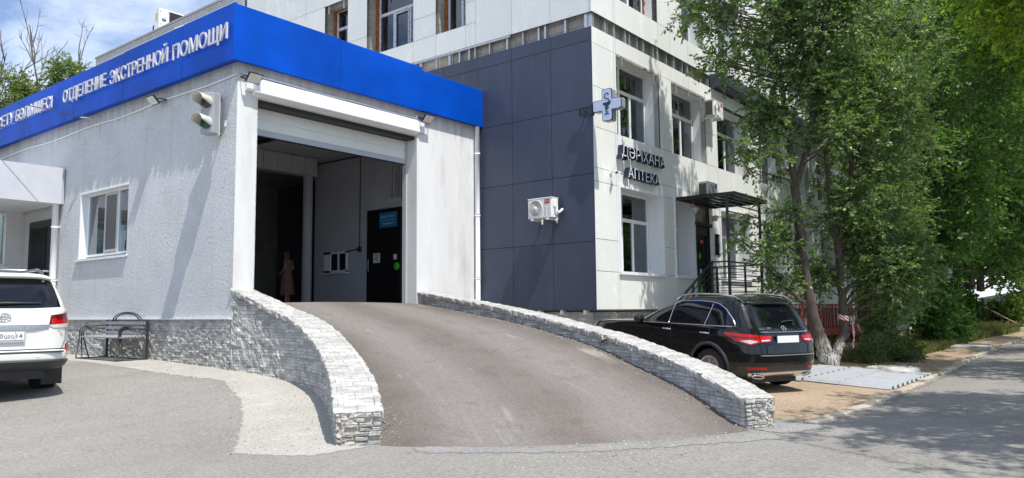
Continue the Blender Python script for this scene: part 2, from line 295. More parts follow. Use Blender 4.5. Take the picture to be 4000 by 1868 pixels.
# ------------------------------------------------------------------ mesh helpers
ORG = {}
class MB:
    def __init__(s): s.v = []; s.f = []; s.mi = []; s.uv = {}; s.sm = []; s.m = 0; s.smooth = False
    def add(s, vs, fs, uvs=None, smooth=None):
        b = len(s.v); s.v += [tuple(map(float, p)) for p in vs]
        for k, f in enumerate(fs):
            if uvs is not None: s.uv[len(s.f)] = [uvs[i] for i in f]
            s.f.append([b+i for i in f]); s.mi.append(s.m); s.sm.append(s.smooth if smooth is None else smooth)
        return b
    def hexa(s, p):
        s.add(p, [(0, 3, 2, 1), (4, 5, 6, 7), (0, 1, 5, 4), (1, 2, 6, 5), (2, 3, 7, 6), (3, 0, 4, 7)])
    def box(s, x0, y0, z0, x1, y1, z1):
        x0, x1 = min(x0, x1), max(x0, x1); y0, y1 = min(y0, y1), max(y0, y1); z0, z1 = min(z0, z1), max(z0, z1)
        s.hexa([(x0, y0, z0), (x1, y0, z0), (x1, y1, z0), (x0, y1, z0), (x0, y0, z1), (x1, y0, z1), (x1, y1, z1), (x0, y1, z1)])
    def obox(s, c, ax, ay, az, hx, hy, hz):
        c = Vector(c); ax = Vector(ax).normalized(); ay = Vector(ay).normalized(); az = Vector(az).normalized()
        s.hexa([c+ax*(hx*i)+ay*(hy*j)+az*(hz*k) for k in (-1, 1) for i, j in ((-1, -1), (1, -1), (1, 1), (-1, 1))])
    def tube(s, pts, r, n=8, closed=False, cap=True):
        pts = [Vector(p) for p in pts]; K = len(pts)
        if not isinstance(r, (list, tuple, np.ndarray)): r = [r]*K
        rings = []; up = None
        for i, p in enumerate(pts):
            a = pts[(i-1) % K] if (closed or i > 0) else p; c = pts[(i+1) % K] if (closed or i < K-1) else p
            t = (c-a); t = t.normalized() if t.length > 1e-9 else Vector((0, 0, 1))
            if up is None: up = Vector((0, 0, 1)) if abs(t.z) < .9 else Vector((1, 0, 0))
            u = t.cross(up); u = u.normalized() if u.length > 1e-6 else Vector((1, 0, 0)); w_ = u.cross(t); up = w_
            rings.append([p+(u*math.cos(6.28319*k/n)+w_*math.sin(6.28319*k/n))*r[i] for k in range(n)])
        vs = [q for g in rings for q in g]; fs = []
        for i in range(K if closed else K-1):
            j = (i+1) % K
            for k in range(n): fs.append((i*n+k, j*n+k, j*n+(k+1) % n, i*n+(k+1) % n)[::-1])
        if cap and not closed: fs.append(tuple(range(n))); fs.append(tuple(range((K-1)*n, K*n))[::-1])
        s.add(vs, fs, smooth=n > 5)
    def cyl(s, a, b, r, r2=None, n=16):
        s.tube([a, b], [r, r if r2 is None else r2], n)
    def lathe(s, prof, o, axis='z', n=24):
        o = Vector(o); A = {'z': (Vector((1, 0, 0)), Vector((0, 1, 0)), Vector((0, 0, 1))), 'x': (Vector((0, 1, 0)), Vector((0, 0, 1)), Vector((1, 0, 0))), 'y': (Vector((0, 0, 1)), Vector((1, 0, 0)), Vector((0, 1, 0)))}[axis] if isinstance(axis, str) else axis
        vs = []; fs = []
        for r, h in prof:
            for k in range(n):
                a = 6.2831853*k/n; vs.append(o+A[0]*(r*math.cos(a))+A[1]*(r*math.sin(a))+A[2]*h)
        for i in range(len(prof)-1):
            for k in range(n): fs.append((i*n+k, i*n+(k+1) % n, (i+1)*n+(k+1) % n, (i+1)*n+k))
        s.add(vs, fs, smooth=True)
    def prism(s, poly, axis, a, b):
        n = len(poly)
        def P(u, v, w_): return {'x': (w_, u, v), 'y': (u, w_, v), 'z': (u, v, w_)}[axis]
        vs = [P(u, v, a) for u, v in poly]+[P(u, v, b) for u, v in poly]
        s.add(vs, [tuple(range(n)), tuple(range(2*n-1, n-1, -1))]+[(i, i+n, (i+1) % n+n, (i+1) % n) for i in range(n)])
    def grid(s, P, uv=None, flip=False, smooth=True, close_u=False):
        P = np.asarray(P); nu, nv = P.shape[:2]; fs = []
        for i in range(nu if close_u else nu-1):
            for j in range(nv-1):
                a = i*nv+j; b = ((i+1) % nu)*nv+j; f = (a, b, b+1, a+1); fs.append(f[::-1] if flip else f)
        s.add(P.reshape(-1, 3), fs, None if uv is None else [tuple(q) for q in np.asarray(uv).reshape(-1, 2)], smooth)
    def sphere(s, c, r, n=12, sq=(1, 1, 1)):
        P = [[(c[0]+r*sq[0]*math.sin(t)*math.cos(a), c[1]+r*sq[1]*math.sin(t)*math.sin(a), c[2]+r*sq[2]*math.cos(t)) for t in np.linspace(0.001, math.pi-.001, n//2+2)] for a in np.linspace(0, 2*math.pi, n+1)]
        s.grid(P)
    def build(s, name, mats, parent=None, bevel=0, local=False, seg=1):
        me = bpy.data.meshes.new(name); v = np.array(s.v, float).reshape(-1, 3)
        if parent is not None and not local: v = v-np.array(ORG[parent.name])
        me.from_pydata(v.tolist(), [], s.f)
        me.polygons.foreach_set('material_index', s.mi); me.polygons.foreach_set('use_smooth', s.sm)
        if s.uv:
            ul = me.uv_layers.new(name='UVMap'); k = 0
            for i, f in enumerate(s.f):
                u = s.uv.get(i)
                for q in range(len(f)):
                    if u: ul.data[k].uv = u[q]
                    k += 1
        for m in (mats if isinstance(mats, (list, tuple)) else [mats]): me.materials.append(M[m] if isinstance(m, str) else m)
        me.update()
        o = bpy.data.objects.new(name, me); C.objects.link(o)
        if parent is not None: o.parent = parent; ORG[o.name] = ORG[parent.name]
        else: ORG[o.name] = (0, 0, 0)
        if bevel:
            md = o.modifiers.new('bevel', 'BEVEL'); md.width = bevel; md.segments = seg; md.limit_method = 'ANGLE'
        return o
def islands(mb):
    p = list(range(len(mb.v)))
    def fd(i):
        while p[i] != i: p[i] = p[p[i]]; i = p[i]
        return i
    for f in mb.f:
        a = fd(f[0])
        for i in f[1:]: p[fd(i)] = a
    g = {}
    for k, f in enumerate(mb.f): g.setdefault(fd(f[0]), []).append(k)
    out = []
    for ks in g.values():
        m = MB(); ix = {}
        for k in ks:
            for i in mb.f[k]:
                if i not in ix: ix[i] = len(m.v); m.v.append(mb.v[i])
            if k in mb.uv: m.uv[len(m.f)] = mb.uv[k]
            m.f.append([ix[i] for i in mb.f[k]]); m.mi.append(mb.mi[k]); m.sm.append(mb.sm[k])
        out.append(m)
    return out
def build_each(mb, name, mats, parent, bevel=0, local=False):
    for m in islands(mb): o = m.build(name, mats, parent, bevel, local)
    return o
def tag(o, label=None, cat=None, group=None, kind=None):
    for k, v in (('label', label), ('category', cat), ('group', group), ('kind', kind)):
        if v: o[k] = v
    return o
def thing(name, label, cat, loc=(0, 0, 0), rz=0, group=None):
    o = bpy.data.objects.new(name, None); C.objects.link(o); o.location = loc; o.rotation_euler = (0, 0, rz); o.empty_display_size = .2
    ORG[o.name] = tuple(loc); return tag(o, label, cat, group)
def alone(mb, name, mats, label, cat, loc, group=None, bevel=0):
    """a thing that is a single mesh, its origin moved to its base"""
    o = mb.build(name, mats, None, bevel); v = np.array(loc, float)
    for p in o.data.vertices: p.co -= Vector(v)
    o.location = loc; return tag(o, label, cat, group)
def copy_tree(o, parent=None):
    c = o.copy(); C.objects.link(c); c.parent = parent
    for ch in list(o.children): copy_tree(ch, c)
    return c
_txt = {}
def text_mesh(s, depth=.05, bevel=0):
    """letters as (verts, faces) with cap height 1, starting at x=0"""
    cu = bpy.data.curves.new('t', 'FONT'); cu.body = s; cu.size = 1; cu.resolution_u = 4
    o = bpy.data.objects.new('t', cu); C.objects.link(o); bpy.context.view_layer.objects.active = o; o.select_set(True); bpy.ops.object.convert(target='CURVE'); o = bpy.context.view_layer.objects.active; cu = o.data; cu.dimensions = '3D'
    dg = bpy.context.evaluated_depsgraph_get(); me = bpy.data.meshes.new_from_object(o.evaluated_get(dg))
    # outlines -> constrained triangulation, kept where the winding number is not zero
    P = [Vector((v.co.x, v.co.y)) for v in me.vertices]; seg = np.array([[*P[i], *P[j]] for i, j in (((min(e.vertices), max(e.vertices)) if abs(e.vertices[0]-e.vertices[1]) == 1 else (max(e.vertices), min(e.vertices))) for e in me.edges)])
    if not len(seg): raise RuntimeError('no outline '+s)
    ov, oe, of, _, _, _ = geometry.delaunay_2d_cdt(P, [tuple(e.vertices) for e in me.edges], [], 0, 1e-5)
    keep = []
    for f in of:
        x, y = sum((ov[i] for i in f), Vector((0, 0)))/len(f); up = (seg[:, 1] <= y) & (seg[:, 3] > y); dn = (seg[:, 1] > y) & (seg[:, 3] <= y)
        cr = (seg[:, 2]-seg[:, 0])*(y-seg[:, 1])-(x-seg[:, 0])*(seg[:, 3]-seg[:, 1])
        if int((up & (cr > 0)).sum())-int((dn & (cr < 0)).sum()) != 0: keep.append(f)
    bm = bmesh.new(); bv = [bm.verts.new((p.x, p.y, 0)) for p in ov]
    for f in keep: bm.faces.new([bv[i] for i in f])
    bmesh.ops.delete(bm, geom=[v for v in bm.verts if not v.link_faces], context='VERTS')
    r = bmesh.ops.extrude_face_region(bm, geom=list(bm.faces))
    bmesh.ops.translate(bm, verts=[e for e in r['geom'] if isinstance(e, bmesh.types.BMVert)], vec=(0, 0, 1))
    bmesh.ops.recalc_face_normals(bm, faces=bm.faces)
    bm.verts.ensure_lookup_table()
    v = np.array([p.co[:] for p in bm.verts]); f = [[q.index for q in p.verts] for p in bm.faces]
    nz = [abs(p.normal.z) > .5 and p.calc_center_median().z > .5 for p in bm.faces]
    bm.free(); bpy.data.objects.remove(o); bpy.data.curves.remove(cu); bpy.data.meshes.remove(me)
    return v, f, nz
CAP = None
def add_text(mb, s, O, U, V, height, depth, width=None, mface=0, mside=None, right=False, weight=0):
    """text standing on the plane through O spanned by U (reading direction) and V (up); cap height and optional total width in metres"""
    global CAP
    if CAP is None: CAP = text_mesh('H')[0][:, 1].max()
    v, f, nz = text_mesh(s)
    k = height/CAP; x = v[:, 0]-v[:, 0].min(); W_ = x.max(); kx = width/W_ if width else k
    U = Vector(U).normalized(); V = Vector(V).normalized(); Nn = U.cross(V); O = Vector(O)
    P = [O+U*float(a*kx)+V*float(b*k)+Nn*float(c*depth) for a, (_, b, c) in zip(x, v)]
    base = len(mb.v); mb.v += [tuple(p) for p in P]
    for q, fr in zip(f, nz):
        mb.f.append([base+i for i in q]); mb.mi.append(mface if fr or mside is None else mside); mb.sm.append(False)
    return W_*kx
def clip_cell(poly, x0, y0, x1, y1):
    def clip(P, ax, lim, keep_less):
        out = []
        for i in range(len(P)):
            a, b = P[i-1], P[i]; ia = (a[ax] <= lim) == keep_less or a[ax] == lim; ib = (b[ax] <= lim) == keep_less or b[ax] == lim
            if ia != ib and abs(b[ax]-a[ax]) > 1e-12:
                t = (lim-a[ax])/(b[ax]-a[ax]); out.append((a[0]+t*(b[0]-a[0]), a[1]+t*(b[1]-a[1])))
            if ib: out.append(b)
        return out
    for ax, lim, kl in ((0, x0, False), (0, x1, True), (1, y0, False), (1, y1, True)):
        poly = clip(poly, ax, lim, kl)
        if len(poly) < 3: return []
    return poly
def ragged(poly, amp, step, seed, skip=()):
    r = np.random.default_rng(seed); out = []
    for i in range(len(poly)):
        a, b = np.array(poly[i]), np.array(poly[(i+1) % len(poly)]); n = max(1, int(np.linalg.norm(b-a)/step))
        for k in range(n):
            q = a+(b-a)*k/n
            if i not in skip: q = q+r.normal(0, amp, 2)
            out.append(tuple(q))
    return out
def inside(poly, x, y):
    c = False
    for i in range(len(poly)):
        (x1, y1), (x2, y2) = poly[i-1], poly[i]
        if (y1 > y) != (y2 > y) and x < (x2-x1)*(y-y1)/(y2-y1)+x1: c = not c
    return c
def fillpoly(poly, xs, ys):
    """tile a polygon with grid cells; returns verts2d, faces (shared verts)"""
    idx = {}; V2 = []; Fs = []
    def vid(p):
        k = (round(p[0], 5), round(p[1], 5))
        if k not in idx: idx[k] = len(V2); V2.append(p)
        return idx[k]
    px = [p[0] for p in poly]; py = [p[1] for p in poly]
    for i in range(len(xs)-1):
        if xs[i+1] < min(px) or xs[i] > max(px): continue
        for j in range(len(ys)-1):
            if ys[j+1] < min(py) or ys[j] > max(py): continue
            q = clip_cell(poly, xs[i], ys[j], xs[i+1], ys[j+1])
            if len(q) < 3: continue
            f = []
            for p in q:
                k = vid(p)
                if k not in f: f.append(k)
            if len(f) >= 3: Fs.append(f)
    return V2, Fs

# ------------------------------------------------------------------ terrain
XG, YG, XD, YP = 8.04, 12.98, 15.005, 9.44       # planes of the garage side, garage front, slate wall, pharmacy front
def gz(x, y):
    x = np.asarray(x, float); y = np.asarray(y, float)
    t = .657*x+.754*y
    gl = np.interp(t, [-50, 0, 9.2, 11.5, 13.5, 15.3, 17, 40], [-1.9, -1.56, -1.5, -1.38, -1.2, -.99, -.91, -.85])
    gr = np.interp(y, [-50, 3.6, 9.4, 20], [-1.5, -1.5, -1.14, -1.1])
    k = np.clip((x-8.2)/2.8, 0, 1); k = k*k*(3-2*k)
    return gl*(1-k)+gr*k
def gzf(x, y): return float(gz(x, y))
fine_x = list(np.arange(-6, 60.01, .25)); fine_y = list(np.arange(-8, 26.01, .25))
far_a = [-900, -400, -150, -60, -30, -15]; 
GX = far_a+fine_x+[65, 72, 80, 95, 120, 170, 260, 450, 900]; GY = far_a+[-11]+fine_y+[28, 32, 40, 55, 80, 130, 250, 450, 900]
_Z = gz(np.array(GX)[:, None]+np.zeros(len(GY)), np.array(GY)[None, :]+np.zeros((len(GX), 1)))
def zbase(x, y):
    """height of the ground mesh itself (each grid cell is two triangles)"""
    i = np.clip(np.searchsorted(GX, x, 'right')-1, 0, len(GX)-2); j = np.clip(np.searchsorted(GY, y, 'right')-1, 0, len(GY)-2); gx, gy = np.array(GX), np.array(GY)
    u = (x-gx[i])/(gx[i+1]-gx[i]); v = (y-gy[j])/(gy[j+1]-gy[j]); a, b, c, d = _Z[i, j], _Z[i+1, j], _Z[i+1, j+1], _Z[i, j+1]
    return np.where(u >= v, a+(b-a)*u+(c-b)*v, a+(c-d)*u+(d-a)*v)
def edge_dist(P, poly):
    d = np.full(len(P), 1e9)
    for i in range(len(poly)):
        a, b = np.array(poly[i-1]), np.array(poly[i]); ab = b-a; t = np.clip(((P-a)@ab)/(ab@ab+1e-12), 0, 1); d = np.minimum(d, np.linalg.norm(P-a-t[:, None]*ab, axis=1))
    return d
def sheet(name, poly, mat_, dz, rough=0, wd=.35, fine=False):
    if poly is None: V2 = [(x, y) for x in GX for y in GY]; ny = len(GY); Fs = [f for i in range(len(GX)-1) for j in range(ny-1) for f in ((i*ny+j, (i+1)*ny+j, (i+1)*ny+j+1), (i*ny+j, (i+1)*ny+j+1, i*ny+j+1))]
    elif fine: px = [p[0] for p in poly]; py = [p[1] for p in poly]; V2, Fs = fillpoly(poly, np.arange(math.floor(min(px)*4)/4, max(px)+.13, .125), np.arange(math.floor(min(py)*4)/4, max(py)+.13, .125))
    else: V2, Fs = fillpoly(poly, GX, GY)
    a = np.array(V2); z = zbase(a[:, 0], a[:, 1])+dz
    if rough:
        z = z+rough*(np.sin(a[:, 0]*1.9+np.sin(a[:, 1]*2.3))*np.cos(a[:, 1]*2.7+a[:, 0]*.7)+1)*.5
    mb = MB(); mb.add(np.c_[a, z], Fs, smooth=True)
    o = mb.build(name, mat_); o['kind'] = 'structure'
    if poly is not None: o.data.attributes.new('edge', 'FLOAT', 'POINT').data.foreach_set('value', np.clip(edge_dist(a, poly)/wd, 0, 1).astype(np.float32))
    return o
sheet('ground', None, 'asphalt', 0)
road_edge = [(9.95, 3.42), (10.76, 3.33), (13.2, 3.29), (18.7, 3.39), (26.7, 3.72), (45, 4.06), (60, 4.3), (90, 4.9)]
sheet('road', [(9.0, 3.3)]+[(x, y) for x, y in road_edge]+[(90, -3.4), (45, -3.0), (12, -2.6), (8.3, .2), (8.2, 1.6)], 'lane', .0025, 0, .8)
sheet('dirt_ground', [(9.75, 3.75), (9.95, 3.45)]+[(x, y+.06) for x, y in road_edge[1:]]+[(90, 30), (40, 30), (15, 9.7), (12.9, 12.9), (11.8, 9.2), (10.6, 5.6)], 'dirt', .005, .0, .3)
wall_out = [(8.04, 13.0), (8.16, 12.45), (8.2, 11.85), (8.07, 10.85), (7.66, 9.87), (7.09, 8.95), (6.34, 7.91), (5.79, 7.17)]
sheet('gravel_apron', [(8.6, 20.9), (6.9, 20.9), (6.9, 17.0), (6.91, 15.24), (6.98, 13.78), (7.22, 12.92), (7.38, 12.23), (7.05, 11.38), (6.72, 10.68), (6.38, 10.11), (5.95, 9.4), (5.5, 8.77), (5.1, 8.2), (4.75, 7.75), (5.2, 6.85), (5.95, 6.8)]+[(x+.40, y+.15) for x, y in wall_out[::-1]][1:], 'gravel', .003, 0, .3, True)
sheet('gravel_patch', [(9.6, 3.9), (9.5, 3.3), (10.4, 3.0), (11.0, 3.4), (10.4, 4.2), (9.95, 4.5)], 'grit', .0075, 0, .4, True)
sheet('loose_gravel', [(6.3, 6.45), (7.1, 5.35), (7.6, 4.85), (8.2, 4.4), (9.5, 3.6), (9.3, 3.1), (8.1, 3.9), (7.3, 4.45), (6.5, 5.3), (5.9, 6.2)], 'grit', .0042, 0, .4, True)

# ------------------------------------------------------------------ curved ramp
def bez(A, B, Cc, D, n):
    u = np.linspace(0, 1, n)[:, None]; A, B, Cc, D = map(np.array, (A, B, Cc, D))
    return (1-u)**3*A+3*(1-u)**2*u*B+3*(1-u)*u*u*Cc+u**3*D
def resample(P, n):
    P = np.array(P, float); d = np.r_[0, np.cumsum(np.linalg.norm(np.diff(P[:, :2], axis=0), axis=1))]
    t = np.linspace(0, d[-1], n); return np.stack([np.interp(t, d, P[:, k]) for k in range(P.shape[1])], 1)
def smooth_path(P, n):
    P = resample(P, 400)
    for _ in range(30):
        Q = P.copy(); Q[6:-6] = (P[:-12]+P[6:-6]*2+P[12:])/4; P = Q
    return resample(P, n)
right_in = bez((12.85, 12.98), (12.6, 10), (11.2, 6.2), (9.60, 3.88), 60)
zr = np.interp(right_in[:, 1], [3.88, 4.66, 5.45, 6.4, 6.9, 7.76, 9.0, 10.3, 11.9, 12.98], [-1.49, -1.21, -1.02, -.79, -.65, -.49, -.29, -.12, .08, .215])
right_in = np.c_[right_in, zr]
LW = .50; RW = .42
lo_s = smooth_path(wall_out, 60)
def offset(P, d):
    t = np.gradient(P[:, :2], axis=0); t /= np.linalg.norm(t, axis=1)[:, None]
    return P[:, :2]+np.c_[-t[:, 1], t[:, 0]]*d
left_in = offset(lo_s, LW)                        # towards the ramp (path runs away from the garage, its left side is the ramp)
top_z = np.interp(lo_s[:, 1], [7.17, 7.35, 7.6, 8.04, 9.02, 9.93, 10.62, 11.23, 11.96, 12.58, 13.0], [-1.13, -1.05, -.95, -.84, -.73, -.52, -.30, -.08, .10, .32, .49])
def ksm(a, k=3):
    for _ in range(k): a = np.r_[a[0], (a[:-2]+2*a[1:-1]+a[2:])/4, a[-1]]
    return a
top_z = ksm(top_z, 8)
zl = ksm(top_z-np.interp(np.linspace(0, 1, 60), [0, .15, 1], [.28, .30, .36]), 3)
zl = np.minimum(zl, .215); zl[0] = .215; zl[-1] = -1.495
left3 = np.c_[left_in, zl]
def build_ramp():
    L = resample(left3, 60); R = resample(right_in, 60); nu = 24
    P = np.zeros((60, nu, 3)); uv = np.zeros((60, nu, 2))
    for j in range(nu):
        u = j/(nu-1); P[:, j] = L*(1-u)+R*u; P[:, j, 2] += .03*math.sin(math.pi*u)
        uv[:, j, 0] = u; uv[:, j, 1] = np.linspace(0, 9, 60)
    bow = np.sin(np.pi*np.linspace(0, 1, nu))**.7*.42      # the foot bows out into the road
    for k in range(16):
        s_ = (1-k/16)**2; P[-1-k, :, 0] -= .657*bow*s_; P[-1-k, :, 1] -= .754*bow*s_; f_ = (1-k/9)**2 if k < 9 else 0; P[-1-k, :, 2] = P[-1-k, :, 2]*(1-f_)+(gz(P[-1-k, :, 0], P[-1-k, :, 1])+.012+.012*k)*f_
    P[0, :, 1] = np.linspace(P[0, 0, 1], 12.98, nu)
    mb = MB(); mb.grid(P, uv, flip=False)
    # run-out at the foot, dying into the road
    E = P[-1].copy(); F = E.copy(); F[:, 0] -= .657*.12; F[:, 1] -= .754*.12; F[:, 2] = gz(F[:, 0], F[:, 1])+.001
    mb.grid(np.stack([E, F]), np.stack([uv[-1], uv[-1]+[0, .3]]))
    # approach slab up to the door sill
    T = P[0].copy(); S = T.copy(); S[:, 1] = 13.5; S[:, 2] = .205
    mb.grid(np.stack([S, T]), np.stack([uv[0]-[0, .4], uv[0]]))
    o = mb.build('ramp', 'ramp'); o['kind'] = 'structure'
build_ramp()

def ramp_wall(name, label, outer, inner, top, base_out, base_in, mats, seed):
    """outer/inner: (n,2) plan paths from the garage down; top: heights; a solid wall with split-stone faces and a capping course"""
    r = np.random.default_rng(seed)
    n = int(np.linalg.norm(np.diff(outer, axis=0), axis=1).sum()/.035)
    R1 = lambda a: resample(np.c_[np.linspace(0, 1, len(a))*1.0, a][:, 1:], n) if a.ndim > 1 else np.interp(np.linspace(0, 1, n), np.linspace(0, 1, len(a)), a)
    # resample by arc length of outer path, applied to all
    d = np.r_[0, np.cumsum(np.linalg.norm(np.diff(outer, axis=0), axis=1))]; t = np.linspace(0, d[-1], n)
    ip = lambda a: np.interp(t, d, a)
    O = np.c_[ip(outer[:, 0]), ip(outer[:, 1])]; I = np.c_[ip(inner[:, 0]), ip(inner[:, 1])]
    T = ip(top); BO = ip(base_out)-.06; BI = ip(base_in)-.06
    nrm = (O-I); nrm /= np.linalg.norm(nrm, axis=1)[:, None]
    def relief(uu, vv, cw, ch, amp):
        row = np.floor(vv/ch).astype(int); col = np.floor(uu/cw+row*.37).astype(int)
        h = np.sin(row*127.1+col*311.7)*43758.5453; h = h-np.floor(h)
        return (h-.5)*amp
    root = thing(name, label, 'wall', (float(O[-1, 0]), float(O[-1, 1]), gzf(*O[-1])))
    capz = .07
    def face(side, nm):
        P = O if side > 0 else I; B = BO if side > 0 else BI; nv = 26
        G = np.zeros((n, nv, 3)); UV = np.zeros((n, nv, 2))
        for j in range(nv):
            s = j/(nv-1); z = B+(T-capz-B)*s; rel = relief(t, z-z.min()+3, .10, .062, .032)+r.normal(0, .0025, n)
            G[:, j, :2] = P+nrm*side*rel[:, None]; G[:, j, 2] = z; UV[:, j, 0] = t; UV[:, j, 1] = z+3
        mb = MB(); mb.grid(G, UV, flip=side > 0, smooth=False); return mb.build(nm, mats[0 if side > 0 else 1], root)
    face(1, 'outer_face'); face(-1, 'inner_face')
    # capping stones, slightly proud with a ragged edge
    nv = 15; G = np.zeros((n, nv, 3)); UV = np.zeros((n, nv, 2)); wd = np.linalg.norm(O-I, axis=1)
    pr = [(-.03, -capz-.02), (-.035, -.03), (-.03, -.004)]+[(s, 0) for s in np.linspace(0, 1, nv-6)]+[(1.03, -.004), (1.035, -.03), (1.03, -capz-.02)]
    for j, (s, dz) in enumerate(pr):
        off = s if 0 <= s <= 1 else (0 if s < 0 else 1)
        ex = (s-off)*1.0
        rag = relief(t, np.full(n, j*.3 if off in (0, 1) else 0), .11, .1, .03) if off in (0, 1) else 0
        G[:, j, :2] = I+(O-I)*off+nrm*(np.zeros(n)+ex+np.sign(ex)*rag)[:, None]
        G[:, j, 2] = T+dz+relief(t, s*wd+2, .1, .07, .016)+r.normal(0, .002, n); UV[:, j, 0] = s*wd+1; UV[:, j, 1] = t
    mb = MB(); mb.grid(G, UV, flip=True, smooth=False); e_ = len(mb.v); mb.add([tuple(p) for p in G[-1]], [tuple(range(nv))], [(k*.05, 0) for k in range(nv)]); mb.add([tuple(p) for p in G[0]], [tuple(range(nv))[::-1]], [(k*.05, 0) for k in range(nv)]); mb.build('capping', mats[2], root)
    # broken end: mortar core with a few stone pieces left on it
    a = np.array([*I[-1], 0]); b = np.array([*O[-1], 0]); f = np.array([*(O[-1]-O[-3]), 0]); f /= np.linalg.norm(f); ln = np.linalg.norm(b-a); e = (b-a)/ln
    zt = T[-1]-.01; zb = min(BO[-1], BI[-1]); mb = MB(); nu, nw = 24, 20; G = np.zeros((nu, nw, 3))
    for i in range(nu):
        for j in range(nw):
            s = i/(nu-1); q = j/(nw-1); k = .02+r.normal(0, .007)-(.03 if s > .9 and r.random() < .5 else 0)
            G[i, j] = a+e*(ln*s)+f*k; G[i, j, 2] = zb+(zt-zb)*q
    mb.grid(G, smooth=False, flip=True); mb.build('mortar_core', 'mortar', root)
    mb = MB(); h = zt-zb-.06
    for row in range(7):
        s = 0.0
        while s < .97:
            w_ = r.uniform(.14, .34)
            keep = r.random() < (.95 if (s+w_ < .72) else .2)
            if seed == 5 and s < .3 and row == 5: keep = False
            if keep:
                z0 = zb+.06+h*row/7+r.uniform(0, .006); z1 = zb+.06+h*(row+1)/7-r.uniform(.004, .012); x0 = s*ln; x1 = min(s+w_-.015, 1.02)*ln; th = r.uniform(.035, .06)
                q = []
                for zz in (z0, z1):
                    for (xx, ff) in ((x0, 0), (x1, 0), (x1, th+r.uniform(-.012, .012)), (x0, th+r.uniform(-.012, .012))):
                        p = a+e*(xx+r.uniform(-.008, .008))+f*ff; q.append((p[0], p[1], zz+r.uniform(-.005, .005)))
                mb.hexa([q[0], q[3], q[2], q[1], q[4], q[7], q[6], q[5]]); 
                for kf in range(len(mb.f)-6, len(mb.f)): mb.uv[kf] = [(s*2+c*.1, row*.3+c*.05) for c in range(4)]
            s += w_
    mb.build('end_stones', 'ledge_white', root, bevel=.006)
    return root
ramp_wall('ramp_wall', 'tall curved stone parapet on the left of the ramp, sweeping down from the garage corner', lo_s, left_in, top_z, gz(lo_s[:, 0], lo_s[:, 1]), zl, ('ledge_grey', 'ledge_white', 'ledge_white'), 5)
r_out = np.c_[offset(right_in, RW)]
r_top = right_in[:, 2]+np.interp(right_in[:, 1], [3.88, 6.4, 7.8, 12.98], [.375, .30, .225, .275])
r_top = ksm(r_top, 6)
ramp_wall('ramp_wall', 'long low stone parapet on the right of the ramp, beside the black car', r_out, right_in[:, :2], r_top, gz(r_out[:, 0], r_out[:, 1]), right_in[:, 2], ('ledge_grey', 'ledge_grey', 'ledge_white'), 9)
def scrap():
    mb = MB(); P = right_in[38]
    c = np.array([P[0]-.03, P[1]-.02, P[2]+.12]); pts = [(c[0]-.05*math.cos(a)*.6+.11*math.sin(a)*.45, c[1]+.16*math.cos(a), c[2]+.07*math.sin(a)+.02) for a in np.linspace(-.5, 3.6, 9)]
    mb.tube(pts, [.012, .018, .02, .016, .02, .018, .015, .014, .01], 6)
    alone(mb, 'black_cable_scrap', 'black_plastic', 'black scrap of cable hanging on the inner face of the low parapet', 'cable', (P[0], P[1], P[2]))
scrap()

# ------------------------------------------------------------------ kerb along the road
def kerb():
    mb = MB(); r = np.random.default_rng(3); P = resample(np.array(road_edge), 150)
    for i in range(len(P)-1):
        if r.random() < .12: continue
        a, b = P[i], P[i+1]; t = (b-a)/np.linalg.norm(b-a); nn = np.array([-t[1], t[0]])*(.075+r.uniform(-.015, .02)); z = gzf(*a); h = .035+r.uniform(-.015, .02)+(.03 if a[0] > 17 else 0)
        q = []
        for zz in (z-.05, z+h):
            for p in (a-nn, b-nn, b+nn, a+nn): q.append((p[0], p[1], zz+r.uniform(-.008, .008)))
        mb.hexa(q)
    alone(mb, 'kerb', 'curb', 'crumbling low kerb between the road and the sandy verge', 'kerb', (road_edge[0][0], road_edge[0][1], -1.5), bevel=.015)
kerb()

# ------------------------------------------------------------------ emergency garage
def wallgrid(mb, axis, lo, hi, us, zs, holes):
    """wall slab between lo..hi on the given axis, cut by rectangular holes (u0,u1,z0,z1)"""
    us = sorted(set(us+[h[0] for h in holes]+[h[1] for h in holes])); zs = sorted(set(zs+[h[2] for h in holes]+[h[3] for h in holes]))
    for j in range(len(zs)-1):
        i = 0
        while i < len(us)-1:
            def solid(i): 
                u = (us[i]+us[i+1])/2; z = (zs[j]+zs[j+1])/2
                return not any(h[0] < u < h[1] and h[2] < z < h[3] for h in holes)
            if not solid(i): i += 1; continue
            k = i
            while k+1 < len(us)-1 and solid(k+1): k += 1
            if axis == 'x': mb.box(lo, us[i], zs[j], hi, us[k+1], zs[j+1])
            else: mb.box(us[i], lo, zs[j], us[k+1], hi, zs[j+1])
            i = k+1
garage = thing('garage', 'white stucco emergency garage with a blue fascia and an open roller shutter', 'garage', (XG, YG, -1.0))
